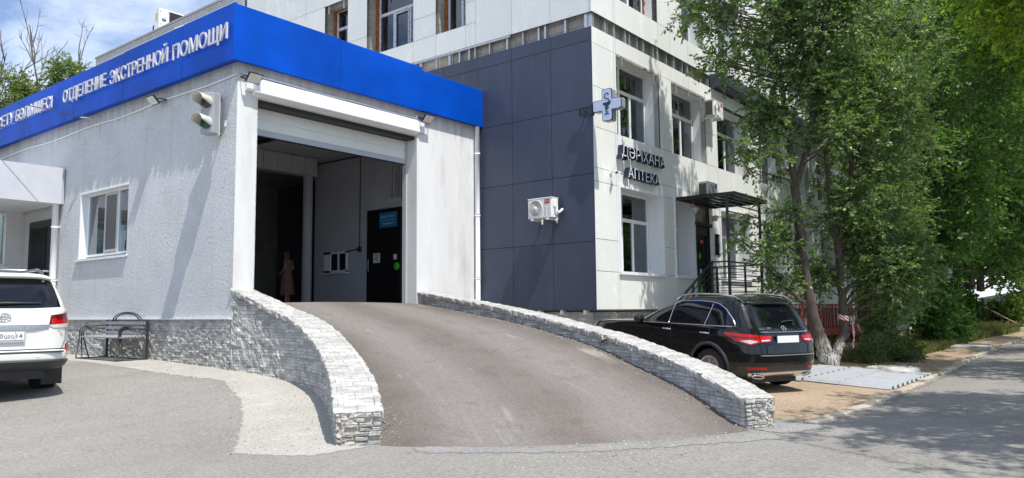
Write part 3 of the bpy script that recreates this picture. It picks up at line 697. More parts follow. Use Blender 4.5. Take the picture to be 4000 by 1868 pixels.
def build_garage():
    G = garage; ZT = 4.9; WL = (17.19, 19.63, 1.35, 2.95)
    mb = MB(); wallgrid(mb, 'x', XG, XG+.45, [YG+.004, 27.0], [-1.15, ZT], [WL]); side = mb.build('side_wall', 'stucco', G)
    mb = MB(); mb.box(XG+.004, YG, -1.15, 8.47, 13.43, ZT-.003); mb.box(12.79, YG, -1.15, 15.0, 13.43, ZT); mb.box(8.47, YG, 4.18, 12.79, 13.43, ZT)
    mb.build('front_wall', 'plaster', G)
    mb = MB(); mb.box(XG+.0, YG-.0, ZT, 15.0, 27, ZT+.25); mb.build('roof', 'concrete', G)
    # bright ledge and stone plinth
    mb = MB(); uvw = MB(); n = 60; ys = np.linspace(YG, 20.9, n); zs = np.linspace(-1.1, -.085, 22); r = np.random.default_rng(2)
    Pg = np.zeros((n*4, 22, 3)); UV = np.zeros((n*4, 22, 2)); yy = np.linspace(YG, 20.9, n*4)
    for j, z in enumerate(zs):
        row = np.floor((z+3)/.05); col = np.floor(yy/.085+row*.37); h = np.sin(row*127.1+col*311.7)*43758.5453; h -= np.floor(h)
        Pg[:, j, 0] = XG-.035+(h-.5)*.03; Pg[:, j, 1] = yy; Pg[:, j, 2] = z; UV[:, j, 0] = yy; UV[:, j, 1] = z+3
    mb.grid(Pg, UV, smooth=False, flip=False); mb.build('plinth', 'ledge_grey', G)
    mb = MB(); mb.box(XG-.065, YG+.01, -.085, XG, 20.9, -.065); mb.box(XG-.06, 20.9, -1.0, XG, 20.88, -.085); mb.build('plinth_ledge', 'white_metal', G)
    # fascia of blue sheets: one box of panels with seams
    fb = MB(); z0, z1 = 4.77, 5.85; xf, yf = XG-.20, YG-.17
    r = np.random.default_rng(8)
    ye = [yf, 14.68, 17.2, 19.75, 22.4, 25.0, 27.5]
    for i in range(len(ye)-1): fb.box(xf, ye[i]+(.006 if i else 0), z0+r.uniform(-.012, .012), xf+.06, ye[i+1]-.006, z1+r.uniform(-.02, .02))
    xe = [xf+.06, 10.35, 12.80, 15.0]
    tz = [z1, z1-.02, z1-.10]
    for i in range(3): fb.box(xe[i]+(.003 if i else .0), yf, z0+r.uniform(-.01, .01), xe[i+1]-(.003 if i < 2 else 0), yf+.05, tz[i])
    fb.box(xf+.06, yf+.05, z0+.03, 15.0, YG, z0+.045); fb.box(xf+.06, YG, z0+.03, XG, 27, z0+.045)
    fas = fb.build('fascia', 'blue', G, bevel=.004)
    mb = MB(); mb.box(xf+.065, yf+.055, 5.2, 14.98, yf+.09, 5.72); mb.box(xf+.065, yf+.09, 5.2, xf+.1, 27, 5.78); mb.build('fascia_frame', 'steel', fas)
    # cut-out letters on stand-offs
    lb = MB(); U = (0, -1, 0); V = (0, 0, 1); X = xf-.055
    add_text(lb, 'ОТДЕЛЕНИЕ', (X, 20.19, 5.215), U, V, .285, .03, 2.28)
    add_text(lb, 'ЭКСТРЕННОЙ', (X, 17.70, 5.195), U, V, .29, .03, 2.56)
    add_text(lb, 'ПОМОЩИ', (X, 14.93, 5.17), U, V, .295, .03, 2.0)
    add_text(lb, 'БӨЛlМШЕСl', (X, 23.19, 5.24), U, V, .285, .03, 2.33)
    add_text(lb, 'КӨРСЕТУ', (X, 25.55, 5.25), U, V, .285, .03, 2.2)
    build_each(lb, 'letter', 'letter_white', fas)
    mb = MB()
    for a, b in ((13.0, 14.9), (15.15, 17.7), (17.9, 20.15), (20.95, 23.15), (23.45, 25.5)):
        for y in np.arange(a, b, .19):
            for z in (5.24, 5.42): mb.cyl((X, y, z), (xf, y, z), .008, n=5)
    mb.build('standoffs', 'steel', fas)['kind'] = 'stuff'
    # window in the side wall
    def window(parent, y0, y1, z0, z1, x, mul, reveal_x, sash=None):
        f = MB(); t = .055
        def bar(ya, yb, za, zb, d=.06): f.box(x, ya, za, x+d, yb, zb)
        bar(y0, y1, z0, z0+t); bar(y0, y1, z1-t, z1); bar(y0, y0+t, z0+t, z1-t); bar(y1-t, y1, z0+t, z1-t)
        for m_ in mul: bar(m_-.035, m_+.035, z0+t, z1-t, .07)
        fr = f.build('window', 'white_plastic', parent, bevel=.005)
        p = MB(); p.box(x+.025, y0+t, z0+t, x+.035, y1-t, z1-t); p.build('pane', 'glass', fr)
        return fr
    w_ = window(G, 17.22, 19.60, 1.40, 2.92, XG+.17, (18.02, 18.66), XG)
    mb = MB(); mb.box(XG+.16, 18.02, 1.47, XG+.185, 18.08, 2.86); mb.box(XG+.16, 18.60, 1.47, XG+.185, 18.66, 2.86); mb.box(XG+.16, 18.08, 1.47, XG+.185, 18.60, 1.53); mb.box(XG+.16, 18.08, 2.80, XG+.185, 18.60, 2.86); mb.build('screen_frame', 'grey_plastic', w_)
    mb = MB(); mb.box(XG+.165, 18.08, 1.53, XG+.172, 18.60, 2.80); mb.build('insect_screen', M['screen'], w_)
    mb = MB(); mb.box(XG-.05, 17.13, 1.315, XG+.18, 19.70, 1.34); mb.box(XG-.055, 17.13, 1.285, XG-.045, 19.70, 1.34); mb.build('sill', 'white_metal', w_)
    mb = MB(); mb.box(XG-.008, 19.575, 1.34, XG+.17, 19.63, 2.95); mb.box(XG-.008, 17.19, 2.90, XG+.17, 19.575, 2.95); mb.build('reveal_lining', 'white_metal', w_)
    mb = MB(); ny = 40
    P = [[(XG+.42+.035*math.sin(i*1.1), 18.75+i*.02, z) for z in (1.4, 2.9)] for i in range(ny)]; mb.grid(P)
    mb.build('curtain', 'curtain_white', w_)
    mb = MB(); mb.box(XG+1.6, 16.5, .8, XG+1.62, 20.3, 3.4); mb.box(XG+.46, 16.5, .8, XG+1.6, 16.55, 3.4); mb.box(XG+.46, 20.25, .8, XG+1.6, 20.3, 3.4); mb.build('room_lining', 'room', w_)
    # roller shutter and its box
    sh = MB(); n = 18
    prof = []
    for i in range(4):
        za = 3.66+i*.23; prof += [(13.36, za), (13.345, za+.02), (13.345, za+.205), (13.36, za+.225)]
    prof = [(y, z) for y, z in prof if z < 4.5]
    sh.prism(prof+[(13.40, prof[-1][1]), (13.40, prof[0][1])], 'x', 8.475, 12.785)
    s_ = sh.build('roller_shutter', 'shutter', G)
    mb = MB(); mb.box(8.475, 13.33, 3.55, 12.785, 13.41, 3.66); mb.build('bottom_bar', 'grey_enamel', s_)
    mb = MB(); mb.box(8.475, 13.33, 3.535, 12.785, 13.41, 3.55); mb.build('seal', 'black_plastic', s_)
    bx = MB(); bx.prism([(YG-.012, 4.58), (YG-.13, 4.50), (YG-.155, 4.25), (YG-.14, 4.235), (YG-.001, 4.19), (YG-.001, 4.21), (YG-.012, 4.22)], 'x', 8.34, 12.74)
    b_ = bx.build('shutter_hood', 'white_metal', G, bevel=.006)
    mb = MB()
    for x0, x1 in ((8.20, 8.337), (12.743, 12.98)): mb.box(x0, YG-.07, 4.27, x1, YG-.005, 4.52)
    build_each(mb, 'end_cap', 'white_metal', b_, .006)
    mb = MB(); mb.box(8.475, 13.06, 4.10, 12.785, 13.36, 4.18); mb.build('shutter_slot', 'black_plastic', b_)
    mb = MB()
    for x in (8.475, 12.745): mb.box(x, 13.30, .2, x+.04, 13.42, 4.1)
    build_each(mb, 'guide_rail', 'grey_plastic', G)
    # interior hall
    mb = MB(); mb.box(8.49, 13.43, .1, 16.5, 25.0, .2); mb.build('hall_floor', 'concrete', G)
    mb = MB(); mb.box(14.2, 13.43, .2, 14.4, 18.67, ZT); mb.build('hall_wall', 'intwall', G)
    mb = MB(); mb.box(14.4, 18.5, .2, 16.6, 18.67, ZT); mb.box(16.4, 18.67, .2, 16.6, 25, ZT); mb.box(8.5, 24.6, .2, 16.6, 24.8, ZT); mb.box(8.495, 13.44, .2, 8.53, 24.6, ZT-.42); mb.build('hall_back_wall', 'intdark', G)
    mb = MB()
    for i in range(40):
        y = 13.5+i*.28
        mb.box(8.49, y, 4.50, 16.5, y+.265, 4.52)
    mb.box(8.49, 13.43, 4.53, 16.5, 25, 4.6); mb.build('hall_ceiling', 'intceil', G)
    mb = MB(); x = 8.5
    while x < 13.9: mb.box(x, 18.2, 3.98, min(x+.44, 13.95), 18.5, 4.46); x += .452
    mb.box(8.5, 18.19, 3.96, 13.95, 18.52, 3.985); mb.box(8.5, 18.19, 4.455, 13.95, 18.52, 4.48); mb.build('boxed_beam', 'intceil', G, bevel=.006)
    mb = MB(); mb.cyl((13.75, 18.42, .2), (13.75, 18.42, 3.96), .14, n=24); mb.build('column', 'intwall', G)
    d = MB(); d.box(14.17, 14.89, .2, 14.2, 16.32, 2.82); dr = d.build('hall_door', 'black_door', G)
    mb = MB(); mb.box(14.13, 14.95, .22, 14.17, 16.26, 2.2); mb.box(14.14, 14.95, 2.24, 14.17, 16.26, 2.76); mb.build('door_leaf', 'black_door', dr, bevel=.008)
    mb = MB(); mb.tube([(14.09, 16.15, 1.15), (14.07, 16.15, 1.17), (14.07, 16.15, 1.43), (14.09, 16.15, 1.45)], .012, 6); mb.build('handle', 'steel', dr)
    mb = MB(); mb.box(14.115, 15.08, 2.30, 14.14, 15.75, 2.70); sg = mb.build('sign_plate', 'blue_sign', dr)
    mb = MB(); add_text(mb, 'ЖАРАҚАТ ПУНКТl', (14.113, 15.70, 2.56), (0, -1, 0), (0, 0, 1), .05, .003, .54); add_text(mb, 'ТРАВМПУНКТ', (14.113, 15.62, 2.37), (0, -1, 0), (0, 0, 1), .05, .003, .40); mb.box(14.11, 15.1, 2.492, 14.115, 15.73, 2.498); mb.build('lettering', 'letter_white', sg)
    mb = MB(); mb.box(14.12, 15.74, 1.36, 14.13, 16.0, 1.62); nt_ = mb.build('notice', 'paper', dr)
    mb = MB()
    for k in range(6): mb.box(14.114, 15.78, 1.575-k*.034, 14.12, 15.965-(k % 3)*.03, 1.587-k*.034)
    mb.build('printed_lines', 'black_plastic', nt_)
    mb = MB(); mb.box(14.12, 15.08, 1.42, 14.13, 15.2, 1.56); mb.build('sticker', 'paper', dr)
    mb = MB(); mb.lathe([(0, 0), (.105, 0), (.105, .006), (0, .006)], (14.13, 15.09, 1.24), (Vector((0, 1, 0)), Vector((0, 0, 1)), Vector((-1, 0, 0)))); mb.build('round_sticker', 'green_sticker', dr)
    # hall window with its lining
    mb = MB(); y0, y1, z0, z1 = 17.16, 18.17, 1.16, 1.76
    mb.box(14.16, y0, z0, 14.2, y0+.05, z1); mb.box(14.16, y1-.3, z0, 14.2, y1, z1); mb.box(14.16, y0, z1-.06, 14.2, y1, z1); mb.box(14.16, y0, z0, 14.2, y1, z0+.07); mb.box(14.165, 17.5, z0, 14.2, 17.57, z1); mb.box(14.08, y0-.03, z0-.03, 14.2, y1+.05, z0)
    hw = mb.build('hall_window', 'white_plastic', G)
    mb = MB(); mb.box(14.185, y0+.05, z0+.07, 14.195, y1-.3, z1-.06); mb.build('pane', 'black_door', hw)
    mb = MB(); mb.tube([(14.17, 16.62, 4.45), (14.17, 16.62, 1.8)], .012, 6); mb.tube([(14.17, 16.64, 1.79), (14.17, 17.18, 1.74)], .014, 6); mb.box(14.13, 16.57, 1.70, 14.2, 16.67, 1.84); mb.tube([(14.17, 13.6, 4.40), (14.17, 18.6, 4.40)], .018, 6); mb.build('wiring', 'black_plastic', G)
    mb = MB()
    for k in range(4): mb.cyl((14.16, 14.98+k*.10+(.05 if k > 2 else 0), 2.98), (14.16, 14.98+k*.10+(.05 if k > 2 else 0), 4.5), .022, n=8)
    mb.box(14.12, 14.93, 2.94, 14.2, 15.42, 3.08); build_each(mb, 'pipe', 'intceil', G)
    mb = MB(); mb.box(10.9, 16.2, 4.36, 11.05, 17.7, 4.44); mb.box(10.2, 16.55, 4.40, 11.6, 16.65, 4.47); mb.box(11.3, 16.0, 4.38, 11.42, 17.5, 4.45); mb.build('ceiling_lamp', 'black_plastic', G)
    # door behind the downpipe, under the porch roof
    d = MB(); d.box(XG-.03, 21.22, -.05, XG, 22.58, 2.46); dd = d.build('barred_door', 'green_black', G, bevel=.006)
    mb = MB(); mb.box(XG-.045, 21.42, 1.02, XG-.031, 22.42, 2.26); mb.build('door_glass', 'glass_dark', dd)
    mb = MB()
    for k in range(11): mb.cyl((XG-.07, 21.42+k*.1, .98), (XG-.07, 21.42+k*.1, 2.28), .012, n=6)
    for z in (1.0, 2.26): mb.tube([(XG-.07, 21.36, z), (XG-.07, 22.46, z)], .014, 6)
    build_each(mb, 'bar', 'dark_steel', dd)
for nm, c in (('porch_grey', (.54, .55, .59)), ('grey_enamel', (.42, .45, .49)), ('black_door', (.006, .006, .007)), ('green_black', (.035, .04, .028)), ('screen', (.11, .11, .105)), ('blue_sign', (.01, .19, .42)), ('paper', (.7, .7, .68)), ('green_sticker', (.07, .62, .04))):
    M[nm] = pm(nm, c, .5, var=.06)
build_garage()

# annex with its own window beyond the door, and the boxed porch roof in the corner
def build_annex():
    A = thing('annex', 'low stucco annex at the far left with a white framed window', 'annex', (5.0, 22.9, -.9))
    mb = MB(); wallgrid(mb, 'y', 22.95, 23.3, [2.0, XG], [-1.0, 3.9], [(5.6, 7.62, 1.32, 2.72)]); mb.build('wall', 'stucco', A)
    f = MB(); x0, x1, z0, z1, y = 5.6, 7.62, 1.32, 2.72, 23.0; t = .06
    f.box(x0, y, z0, x1, y+.06, z0+t); f.box(x0, y, z1-t, x1, y+.06, z1); f.box(x0, y, z0+t, x0+t, y+.06, z1-t); f.box(x1-t, y, z0+t, x1, y+.06, z1-t); f.box(7.2, y, z0+t, 7.27, y+.07, z1-t)
    w_ = f.build('window', 'white_plastic', A, bevel=.005)
    mb = MB(); mb.box(x0+t, y+.02, z0+t, x1-t, y+.03, z1-t); mb.build('pane', 'glass', w_)
    mb = MB(); mb.box(x0-.06, 22.86, z0-.05, x1+.08, 23.0, z0-.02); mb.build('sill', 'white_metal', w_)
    mb = MB(); mb.box(x0, 24.2, .8, x1, 24.25, 3.0); mb.build('room_lining', 'room', w_)
    mb = MB(); mb.box(x0+.1, 23.28, z0, x1-.05, 23.29, 1.7); mb.build('blue_folder', 'blue_sign', w_)
    P = thing('porch_roof', 'boxed white porch roof projecting over the barred door', 'porch', (4.5, 20.5, 2.74))
    mb = MB(); mb.box(2.0, 20.5, 2.76, 6.2, 20.54, 3.66); mb.box(6.21, 20.5, 2.76, XG-.08, 20.54, 3.66); mb.box(2.0, 20.54, 3.62, XG-.08, 22.9, 3.66); mb.build('fascia', 'porch_grey', P, bevel=.004)
    mb = MB(); mb.box(XG-.08, 20.52, 2.77, XG-.02, 22.9, 3.64); mb.build('end_panel', 'grey_enamel', P)
    mb = MB(); y = 20.56
    while y < 22.9: mb.box(2.0, y, 2.76, XG-.09, y+.17, 2.775); y += .185
    mb.box(2.0, 20.56, 2.78, XG-.09, 22.9, 2.79); mb.build('soffit', 'white_metal', P)
    R = thing('handrail', 'short stainless handrail beside the barred door', 'handrail', (7.4, 20.9, -.9))
    mb = MB(); mb.tube([(5.9, 21.05, 1.12), (8.0, 21.05, 1.12)], .025, 10); mb.build('rail', 'steel', R)
    mb = MB()
    for x in (6.2, 7.75): mb.cyl((x, 21.05, -.92), (x, 21.05, 1.1), .02, n=8)
    build_each(mb, 'post', 'steel', R)
    mb = MB(); mb.tube([(6.2, 21.05, .55), (7.75, 21.05, .55)], .014, 8); mb.tube([(6.2, 21.05, .8), (7.75, 21.05, .8)], .014, 8); build_each(mb, 'infill_bar', 'steel', R)
build_annex()

def downpipe(label, x, y, z0, z1, ax, r=.055):
    t = thing('downpipe', label, 'downpipe', (x, y, z0))
    mb = MB(); mb.cyl((x, y, z0), (x, y, z1), r, n=16); mb.build('pipe', 'white_metal', t)
    mb = MB()
    for k in range(3):
        z = z0+(z1-z0)*(.12+.36*k)
        mb.cyl((x, y, z), (x, y, z+.05), r+.012, n=16); mb.obox((x+ax[0]*.06, y+ax[1]*.06, z+.025), (1, 0, 0), (0, 1, 0), (0, 0, 1), .02+.06*abs(ax[0]), .02+.06*abs(ax[1]), .012)
    mb.build('pipe_clamps', 'white_metal', t)
    return t
downpipe('white downpipe at the corner between garage front and slate wall', 14.86, 12.88, .3, 4.77, (0, 1), .06)
downpipe('white downpipe beside the barred door under the porch roof', 7.93, 20.75, -.9, 2.78, (1, 0), .075)

# ------------------------------------------------------------------ hospital with the pharmacy
hospital = thing('hospital', 'tall pale panelled building with a slate side wall and unfinished cladding, behind the garage', 'building', (XD, YP, -1.2))
ZS0, ZS1 = 6.68, 7.04
G_W = [(16.1, 18.3, .93, 2.99), (19.03, 20.12, .93, 2.99), (22.0, 24.25, .93, 2.99), (25.4, 27.5, .93, 2.99), (28.5, 30.6, .93, 2.99), (31.6, 33.8, .93, 2.99), (35, 37.2, .93, 2.99)]
U_W = [(16.1, 18.3, 4.29, 6.27), (19.05, 21.2, 4.29, 6.25), (22.0, 24.45, 4.29, 6.25), (25.4, 27.5, 4.29, 6.25), (28.5, 30.6, 4.29, 6.25), (31.6, 33.8, 4.29, 6.25)]
T_W = [(16.15, 18.3, 7.73, 9.75), (19.7, 21.2, 7.73, 9.75), (22.1, 23.9, 7.9, 9.75), (25.4, 27.5, 7.73, 9.75), (28.5, 30.6, 7.73, 9.75)]
X_W = [(18.25, 19.38, 8.0, 9.66), (15.39, 17.38, 7.65, 9.75), (13.40, 14.52, 7.65, 9.75)]
DOOR = (20.3, 21.3, .2, 2.42)
def build_hospital():
    H = hospital; XE = 62.0; ZT = 14.0; YB = 24.0
    # block walls behind the cladding
    mb = MB(); wallgrid(mb, 'y', 9.62, 10.0, [15.18, XE], [-.0, ZT], G_W+U_W+T_W+[DOOR])
    wallgrid(mb, 'x', 15.18, 15.5, [10.0, YB], [5.3, ZT], X_W); mb.box(15.18, 10.0, 0, 15.5, 12.97, 5.3)
    mb.build('block_wall', 'block', H)
    mb = MB(); mb.box(15.18, YB-.3, -1, XE, YB, ZT); mb.box(XE-.3, 10, -1, XE, YB-.3, ZT); mb.box(15.18, 9.62, ZT, XE, YB, ZT+.3); mb.box(15.18, 9.9, -.2, XE, YB, -.01); mb.build('roof', 'concrete', H)
    n = 500; xs = np.linspace(15.12, XE, n); P = np.zeros((n, 20, 3)); UV = np.zeros((n, 20, 2))
    for j, z in enumerate(np.linspace(-1.35, -.02, 20)):
        P[:, j, 0] = xs; P[:, j, 1] = 9.6+.02*np.sin(xs*13+j*2.1)*np.cos(xs*29+j); P[:, j, 2] = z; UV[:, j, 0] = xs; UV[:, j, 1] = z+3
    mb = MB(); mb.grid(P, UV, smooth=False)
    ys = np.linspace(9.6, 12.97, 60); P = np.zeros((60, 20, 3)); UV = np.zeros((60, 20, 2))
    for j, z in enumerate(np.linspace(-1.35, -.02, 20)): P[:, j] = np.c_[np.full(60, 15.12), ys, np.full(60, z)]; UV[:, j, 0] = ys; UV[:, j, 1] = z+3
    mb.grid(P, UV, smooth=False, flip=True); mb.box(15.10, 9.58, -1.3, 15.13, 9.61, -.02); mb.build('plinth', 'ledge_white', H)
    mb = MB()
    for y in (9.75, 10.4, 11.05): mb.box(15.02, y, -.07, 15.17, y+.07, .03)
    build_each(mb, 'cladding_bracket', 'white_metal', H)
    gap = .006
    def sheetY(mb, x0, x1, z0, z1, y=YP): mb.box(x0+gap, y, z0+gap, x1-gap, y+.016, z1-gap)
    def sheetX(mb, y0, y1, z0, z1): mb.box(XD, y0+gap, z0+gap, XD+.016, y1-gap, z1-gap)
    # slate sheets on the side wall
    D = MB(); rv = MB(); zr_ = [.036, 1.598, 3.172, 4.739, 6.345, ZS0]; yr_ = [YP+.002, 10.634, 11.839, 12.97, 14.2, 15.4, 16.6]
    def rivx(mb, y0, y1, z0, z1):
        for y in (y0+.05, (y0+y1)/2, y1-.05):
            for z in ([z0+.05, (z0+z1)/2, z1-.05] if z1-z0 > .8 else [z0+.05, z1-.05]): mb.cyl((XD-.004, y, z), (XD+.002, y, z), .009, n=5)
    for i in range(len(yr_)-1):
        for j in range(5):
            if i > 2 and j < 3: continue
            sheetX(D, yr_[i], yr_[i+1], zr_[j], zr_[j+1]); rivx(rv, yr_[i], yr_[i+1], zr_[j], zr_[j+1])
    dd = D.build('slate_cladding', 'clad_dark', H); rv.build('rivets', 'dark_steel', dd)['kind'] = 'stuff'
    # pale sheets on the side wall, above the open strip
    W = MB(); rv = MB(); yr_ = [YP, 10.634, 11.839, 13.04, 13.40, 14.52, 15.39, 17.38, 18.25, 19.38, 20.35, 21.5, 22.6, 23.75]; zr_ = [7.03, 7.65, 8.27, 9.7, 11.2, 12.7, 14.2]
    for i in range(len(yr_)-1):
        for j in range(len(zr_)-1):
            y0, y1, z0, z1 = yr_[i], yr_[i+1], zr_[j], zr_[j+1]
            if any(h[0]-.01 <= y0 and y1 <= h[1]+.01 and h[2]-.05 < (z0+z1)/2 < h[3]+.05 for h in X_W) and z0 < 9.6:
                if not (i == 8 and j < 1): continue
            if i < 3 and j == 1: continue
            if i < 3 and j == 0: z1 = 8.27+.3; 
            if i < 3 and j == 2: z0 = 8.57
            sheetX(W, y0, y1, z0, z1); rivx(rv, y0, y1, z0, z1)
    # pale sheets on the front, everywhere except openings and the open strip
    xs = [15.0, 15.98, 16.1-.02, 18.32, 19.02, 20.13, 21.25, 22.0, 24.3, 25.4, 27.5, 28.5, 30.6, 31.6, 33.8, 35, 37.2]+list(np.arange(38.5, XE, 1.2))
    def solid(x, z): return not any(a-.02 < x < b+.02 and c < z < d for a, b, c, d in G_W+U_W+T_W+[DOOR])
    for i in range(len(xs)-1):
        x0, x1 = xs[i], xs[i+1]; xm = (x0+x1)/2
        for zr_ in ([.036, .92, 1.66, 3.0, 3.32, 4.28, 5.25, 6.28, ZS0], [7.04, 7.72, 8.75, 9.76, 11.2, 12.7, 14.2]):
            for j in range(len(zr_)-1):
                if x1-x0 < .03: continue
                if solid(xm, (zr_[j]+zr_[j+1])/2) and solid(x0+.1, (zr_[j]+zr_[j+1])/2) and solid(x1-.1, (zr_[j]+zr_[j+1])/2): sheetY(W, x0, x1, zr_[j], zr_[j+1])
                else:
                    segs = [x0]+[v for h in G_W+U_W+T_W+[DOOR] if h[2] < (zr_[j]+zr_[j+1])/2 < h[3] for v in h[:2] if x0 < v < x1]+[x1]
                    segs.sort()
                    for k in range(len(segs)-1):
                        if segs[k+1]-segs[k] > .03 and solid((segs[k]+segs[k+1])/2, (zr_[j]+zr_[j+1])/2): sheetY(W, segs[k], segs[k+1], zr_[j], zr_[j+1])
    W.box(14.99, YP-.004, 7.035, 15.012, YP+.02, ZT); W.box(14.994, YP-.004, .036, 15.012, YP+.001, ZS0)
    for z in np.arange(.1, 6.6, .55):
        for x in (15.08, 15.9): rv.cyl((x, YP-.003, z), (x, YP+.002, z), .008, n=5)
    wc = W.build('pale_cladding', 'clad_white', H); rv.build('rivets', 'rivet', wc)['kind'] = 'stuff'
    # stripped strip between the two claddings: hat rails over the bare blocks
    S = MB(); r = np.random.default_rng(4); x = 15.1
    while x < 21.6:
        wd = r.choice([.03, .06, .09]); S.box(x, 9.49, ZS0-.02, x+wd, 9.615, ZS1+.02); x += r.choice([.22, .3, .42, .55])
    y = 9.6
    while y < 16:
        wd = r.choice([.03, .05, .08]); S.box(15.06, y, ZS0-.02, 15.175, y+wd, ZS1+.02); y += r.choice([.2, .35, .5, .6])
    S.box(15.02, 11.9, 6.985, 15.06, 15.39, 7.03)
    build_each(S, 'mounting_rail', 'steel', H)
    # windows of the front
    def win(x0, x1, z0, z1, kind, cur, k):
        y = 9.85; t = .055; F = MB(); zt = z0+(z1-z0)*.66
        a, b = x0+.03, x1-.03
        def bar(xa, xb, za, zb, d=.06): F.box(xa, y, za, xb, y+d, zb)
        bar(a, b, z0, z0+t); bar(a, b, z1-t, z1); bar(a, a+t, z0+t, z1-t); bar(b-t, b, z0+t, z1-t); bar(a+t, b-t, zt-.045, zt+.045)
        narrow = x1-x0 < 1.3
        m1 = a+(b-a)*.36
        if not narrow:
            bar(m1-.03, m1+.03, zt+.045, z1-t); bar(m1-.04, m1+.04, z0+t, zt-.045, .065); m2 = a+(b-a)*.62
            bar(m2-.035, m2+.035, z0+t, zt-.045)
        w_ = F.build('window', 'white_plastic', H, bevel=.006)
        p = MB(); p.box(a+t, y+.026, z0+t, b-t, y+.034, z1-t); p.build('pane', 'glass', w_)
        R = MB()
        if kind == 'lined':
            R.box(x0-.06, YP-.035, z0-.02, x0+.012, 9.9, z1+.06); R.box(x1-.012, YP-.035, z0-.02, x1+.06, 9.9, z1+.06); R.box(x0+.012, YP-.034, z1-.012, x1-.012, 9.9, z1+.059); R.box(x0-.08, YP-.07, z0-.06, x1+.08, 9.84, z0+.012)
        else:
            R.box(x1-.012, 9.60, z0, x1, 9.86, z1); R.box(x0, 9.60, z0, x0+.012, 9.86, z1); R.box(x0+.012, 9.55, z1-.012, x1-.012, 9.86, z1); R.box(x0, 9.5, z0-.03, x1, 9.9, z0-.012)
        R.build('reveal_lining', 'white_metal', w_)
        if kind == 'raw':
            q = MB(); r2 = np.random.default_rng(int(x0*10))
            for xx in np.linspace(x0+.25, x1-.3, 2+(k % 2)): q.box(xx, 9.44, z1-.28*r2.uniform(.6, 1.2), xx+.055, 9.47, z1+.02)
            build_each(q, 'hanging_rail', 'steel', w_)
            q = MB(); q.box(x1-.02, 9.47, z0, x1+.0, 9.60, z1); q.build('raw_edge', 'concrete', w_)
        if kind == 'foam':
            q = MB(); n2 = 40
            zz = np.linspace(z0, z1, n2); P = [[(b+.01-.05*math.sin(s), y-.03-.03*math.sin(z*19)*math.sin(z*7)-.02, z) for s in (0, 1.57)] for z in zz]
            q.grid(P, flip=True); q.box(b-.005, y-.03, z0, x1, y+.0, z1); q.build('foam_seal', 'foam', w_)
        for (u0, u1, mt, dy) in cur:
            cu = MB(); nx = max(6, int((u1-u0)*(b-a)*22)); xx = np.linspace(a+(b-a)*u0, a+(b-a)*u1, nx)
            cu.grid([[(v, y+dy+.025*math.sin(i*1.3), z) for z in (z0+.02, z1-.03)] for i, v in enumerate(xx)]); cu.build('curtain', mt, w_)
        return w_
    ps = [(.0, .42, 'curtain_beige', .25), (.36, 1.0, 'curtain_pale', .22)]
    for k, h in enumerate(G_W): win(*h, 'lined', [[(.0, .36, 'curtain_grey', .3), (.36, 1., 'curtain_grey', .2)], [(.0, 1., 'curtain_grey', .25)], [(.3, 1., 'curtain_pale', .2)], [(.3, .9, 'curtain_pale', .2)], [(.1, .9, 'curtain_pale', .2)], [(.1, .9, 'curtain_pale', .2)], [(.1, .9, 'curtain_pale', .2)]][k], k)
    for k, h in enumerate(U_W): win(*h, 'raw', [[(.05, .35, 'curtain_beige', .2), (.60, 1., 'curtain_pale', .2), (.33, .6, 'curtain_beige', .3)], [(.1, .5, 'curtain_beige', .2), (.5, 1., 'curtain_pale', .2)], [(0, .4, 'curtain_beige', .2), (.4, 1., 'curtain_white', .2)], ps, ps, ps][k], k)
    for k, h in enumerate(T_W): win(*h, 'foam' if k == 0 else 'raw', [[(.3, 1., 'curtain_teal', .2)], [(0, 1., 'curtain_pale', .2)], [(0, 1., 'curtain_teal', .2)], [(0, 1., 'curtain_pale', .2)], [(0, 1., 'curtain_pale', .2)]][k], k)
    # windows of the side wall, with orange mounting foam showing
    for k, (y0, y1, z0, z1) in enumerate(X_W):
        x = 15.42; t = .06; F = MB(); a, b = y0+.04, y1-.10; zt = z0+(.62 if k == 0 else .70)*(z1-z0) if k != 1 else z0+1.33
        def bar(ya, yb, za, zb, d=.06): F.box(x, ya, za, x+d, yb, zb)
        bar(a, b, z0, z0+t); bar(a, b, z1-t, z1); bar(a, a+t, z0+t, z1-t); bar(b-t, b, z0+t, z1-t); bar(a+t, b-t, zt-.045, zt+.045)
        ms = [(.55, )] if k != 1 else [(.36, ), (.72, )]
        for (m_,) in ms: yy = b-(b-a)*m_; bar(yy-.04, yy+.04, z0+t, zt-.045)
        w_ = F.build('window', M['film_plastic'], H, bevel=.006)
        p = MB(); p.box(x+.026, a+t, z0+t, x+.034, b-t, z1-t); p.build('pane', 'glass', w_)
        q = MB(); zz = np.linspace(z0, z1, 50)
        q.grid([[(x-.02-.05*(.6+.4*math.sin(z*23+k)*math.sin(z*9)), b-.01+.1*s, z) for s in (0, 1.)] for z in zz], flip=False)
        q.grid([[(x-.02-.05*(.6+.4*math.sin(z*23+k)*math.sin(z*9))+.12*s, b-.01, z) for s in (0, 1.)] for z in zz], flip=True)
        yy = np.linspace(a, b+.09, 30); q.grid([[(x-.04-.02*math.sin(v*31), v, z1-.01+.0*s-.06*(1-s)) for s in (0, 1)] for v in yy])
        q.build('foam_seal', 'foam', w_)
        if k == 1:
            q = MB(); ya, yb = b-(b-a)*.70, b-(b-a)*.40
            for (pa, pb) in (((x-.02, yb, zt-.1), (x-.02, ya, zt-.1)), ((x-.02, yb, zt-.1), (x-.02, yb, z0+.08)), ((x-.02, ya, zt-.1), (x-.02, ya, z0+.08))): q.tube([pa, pb], .028, 4)
            q.build('tilted_sash', M['film_plastic'], w_)
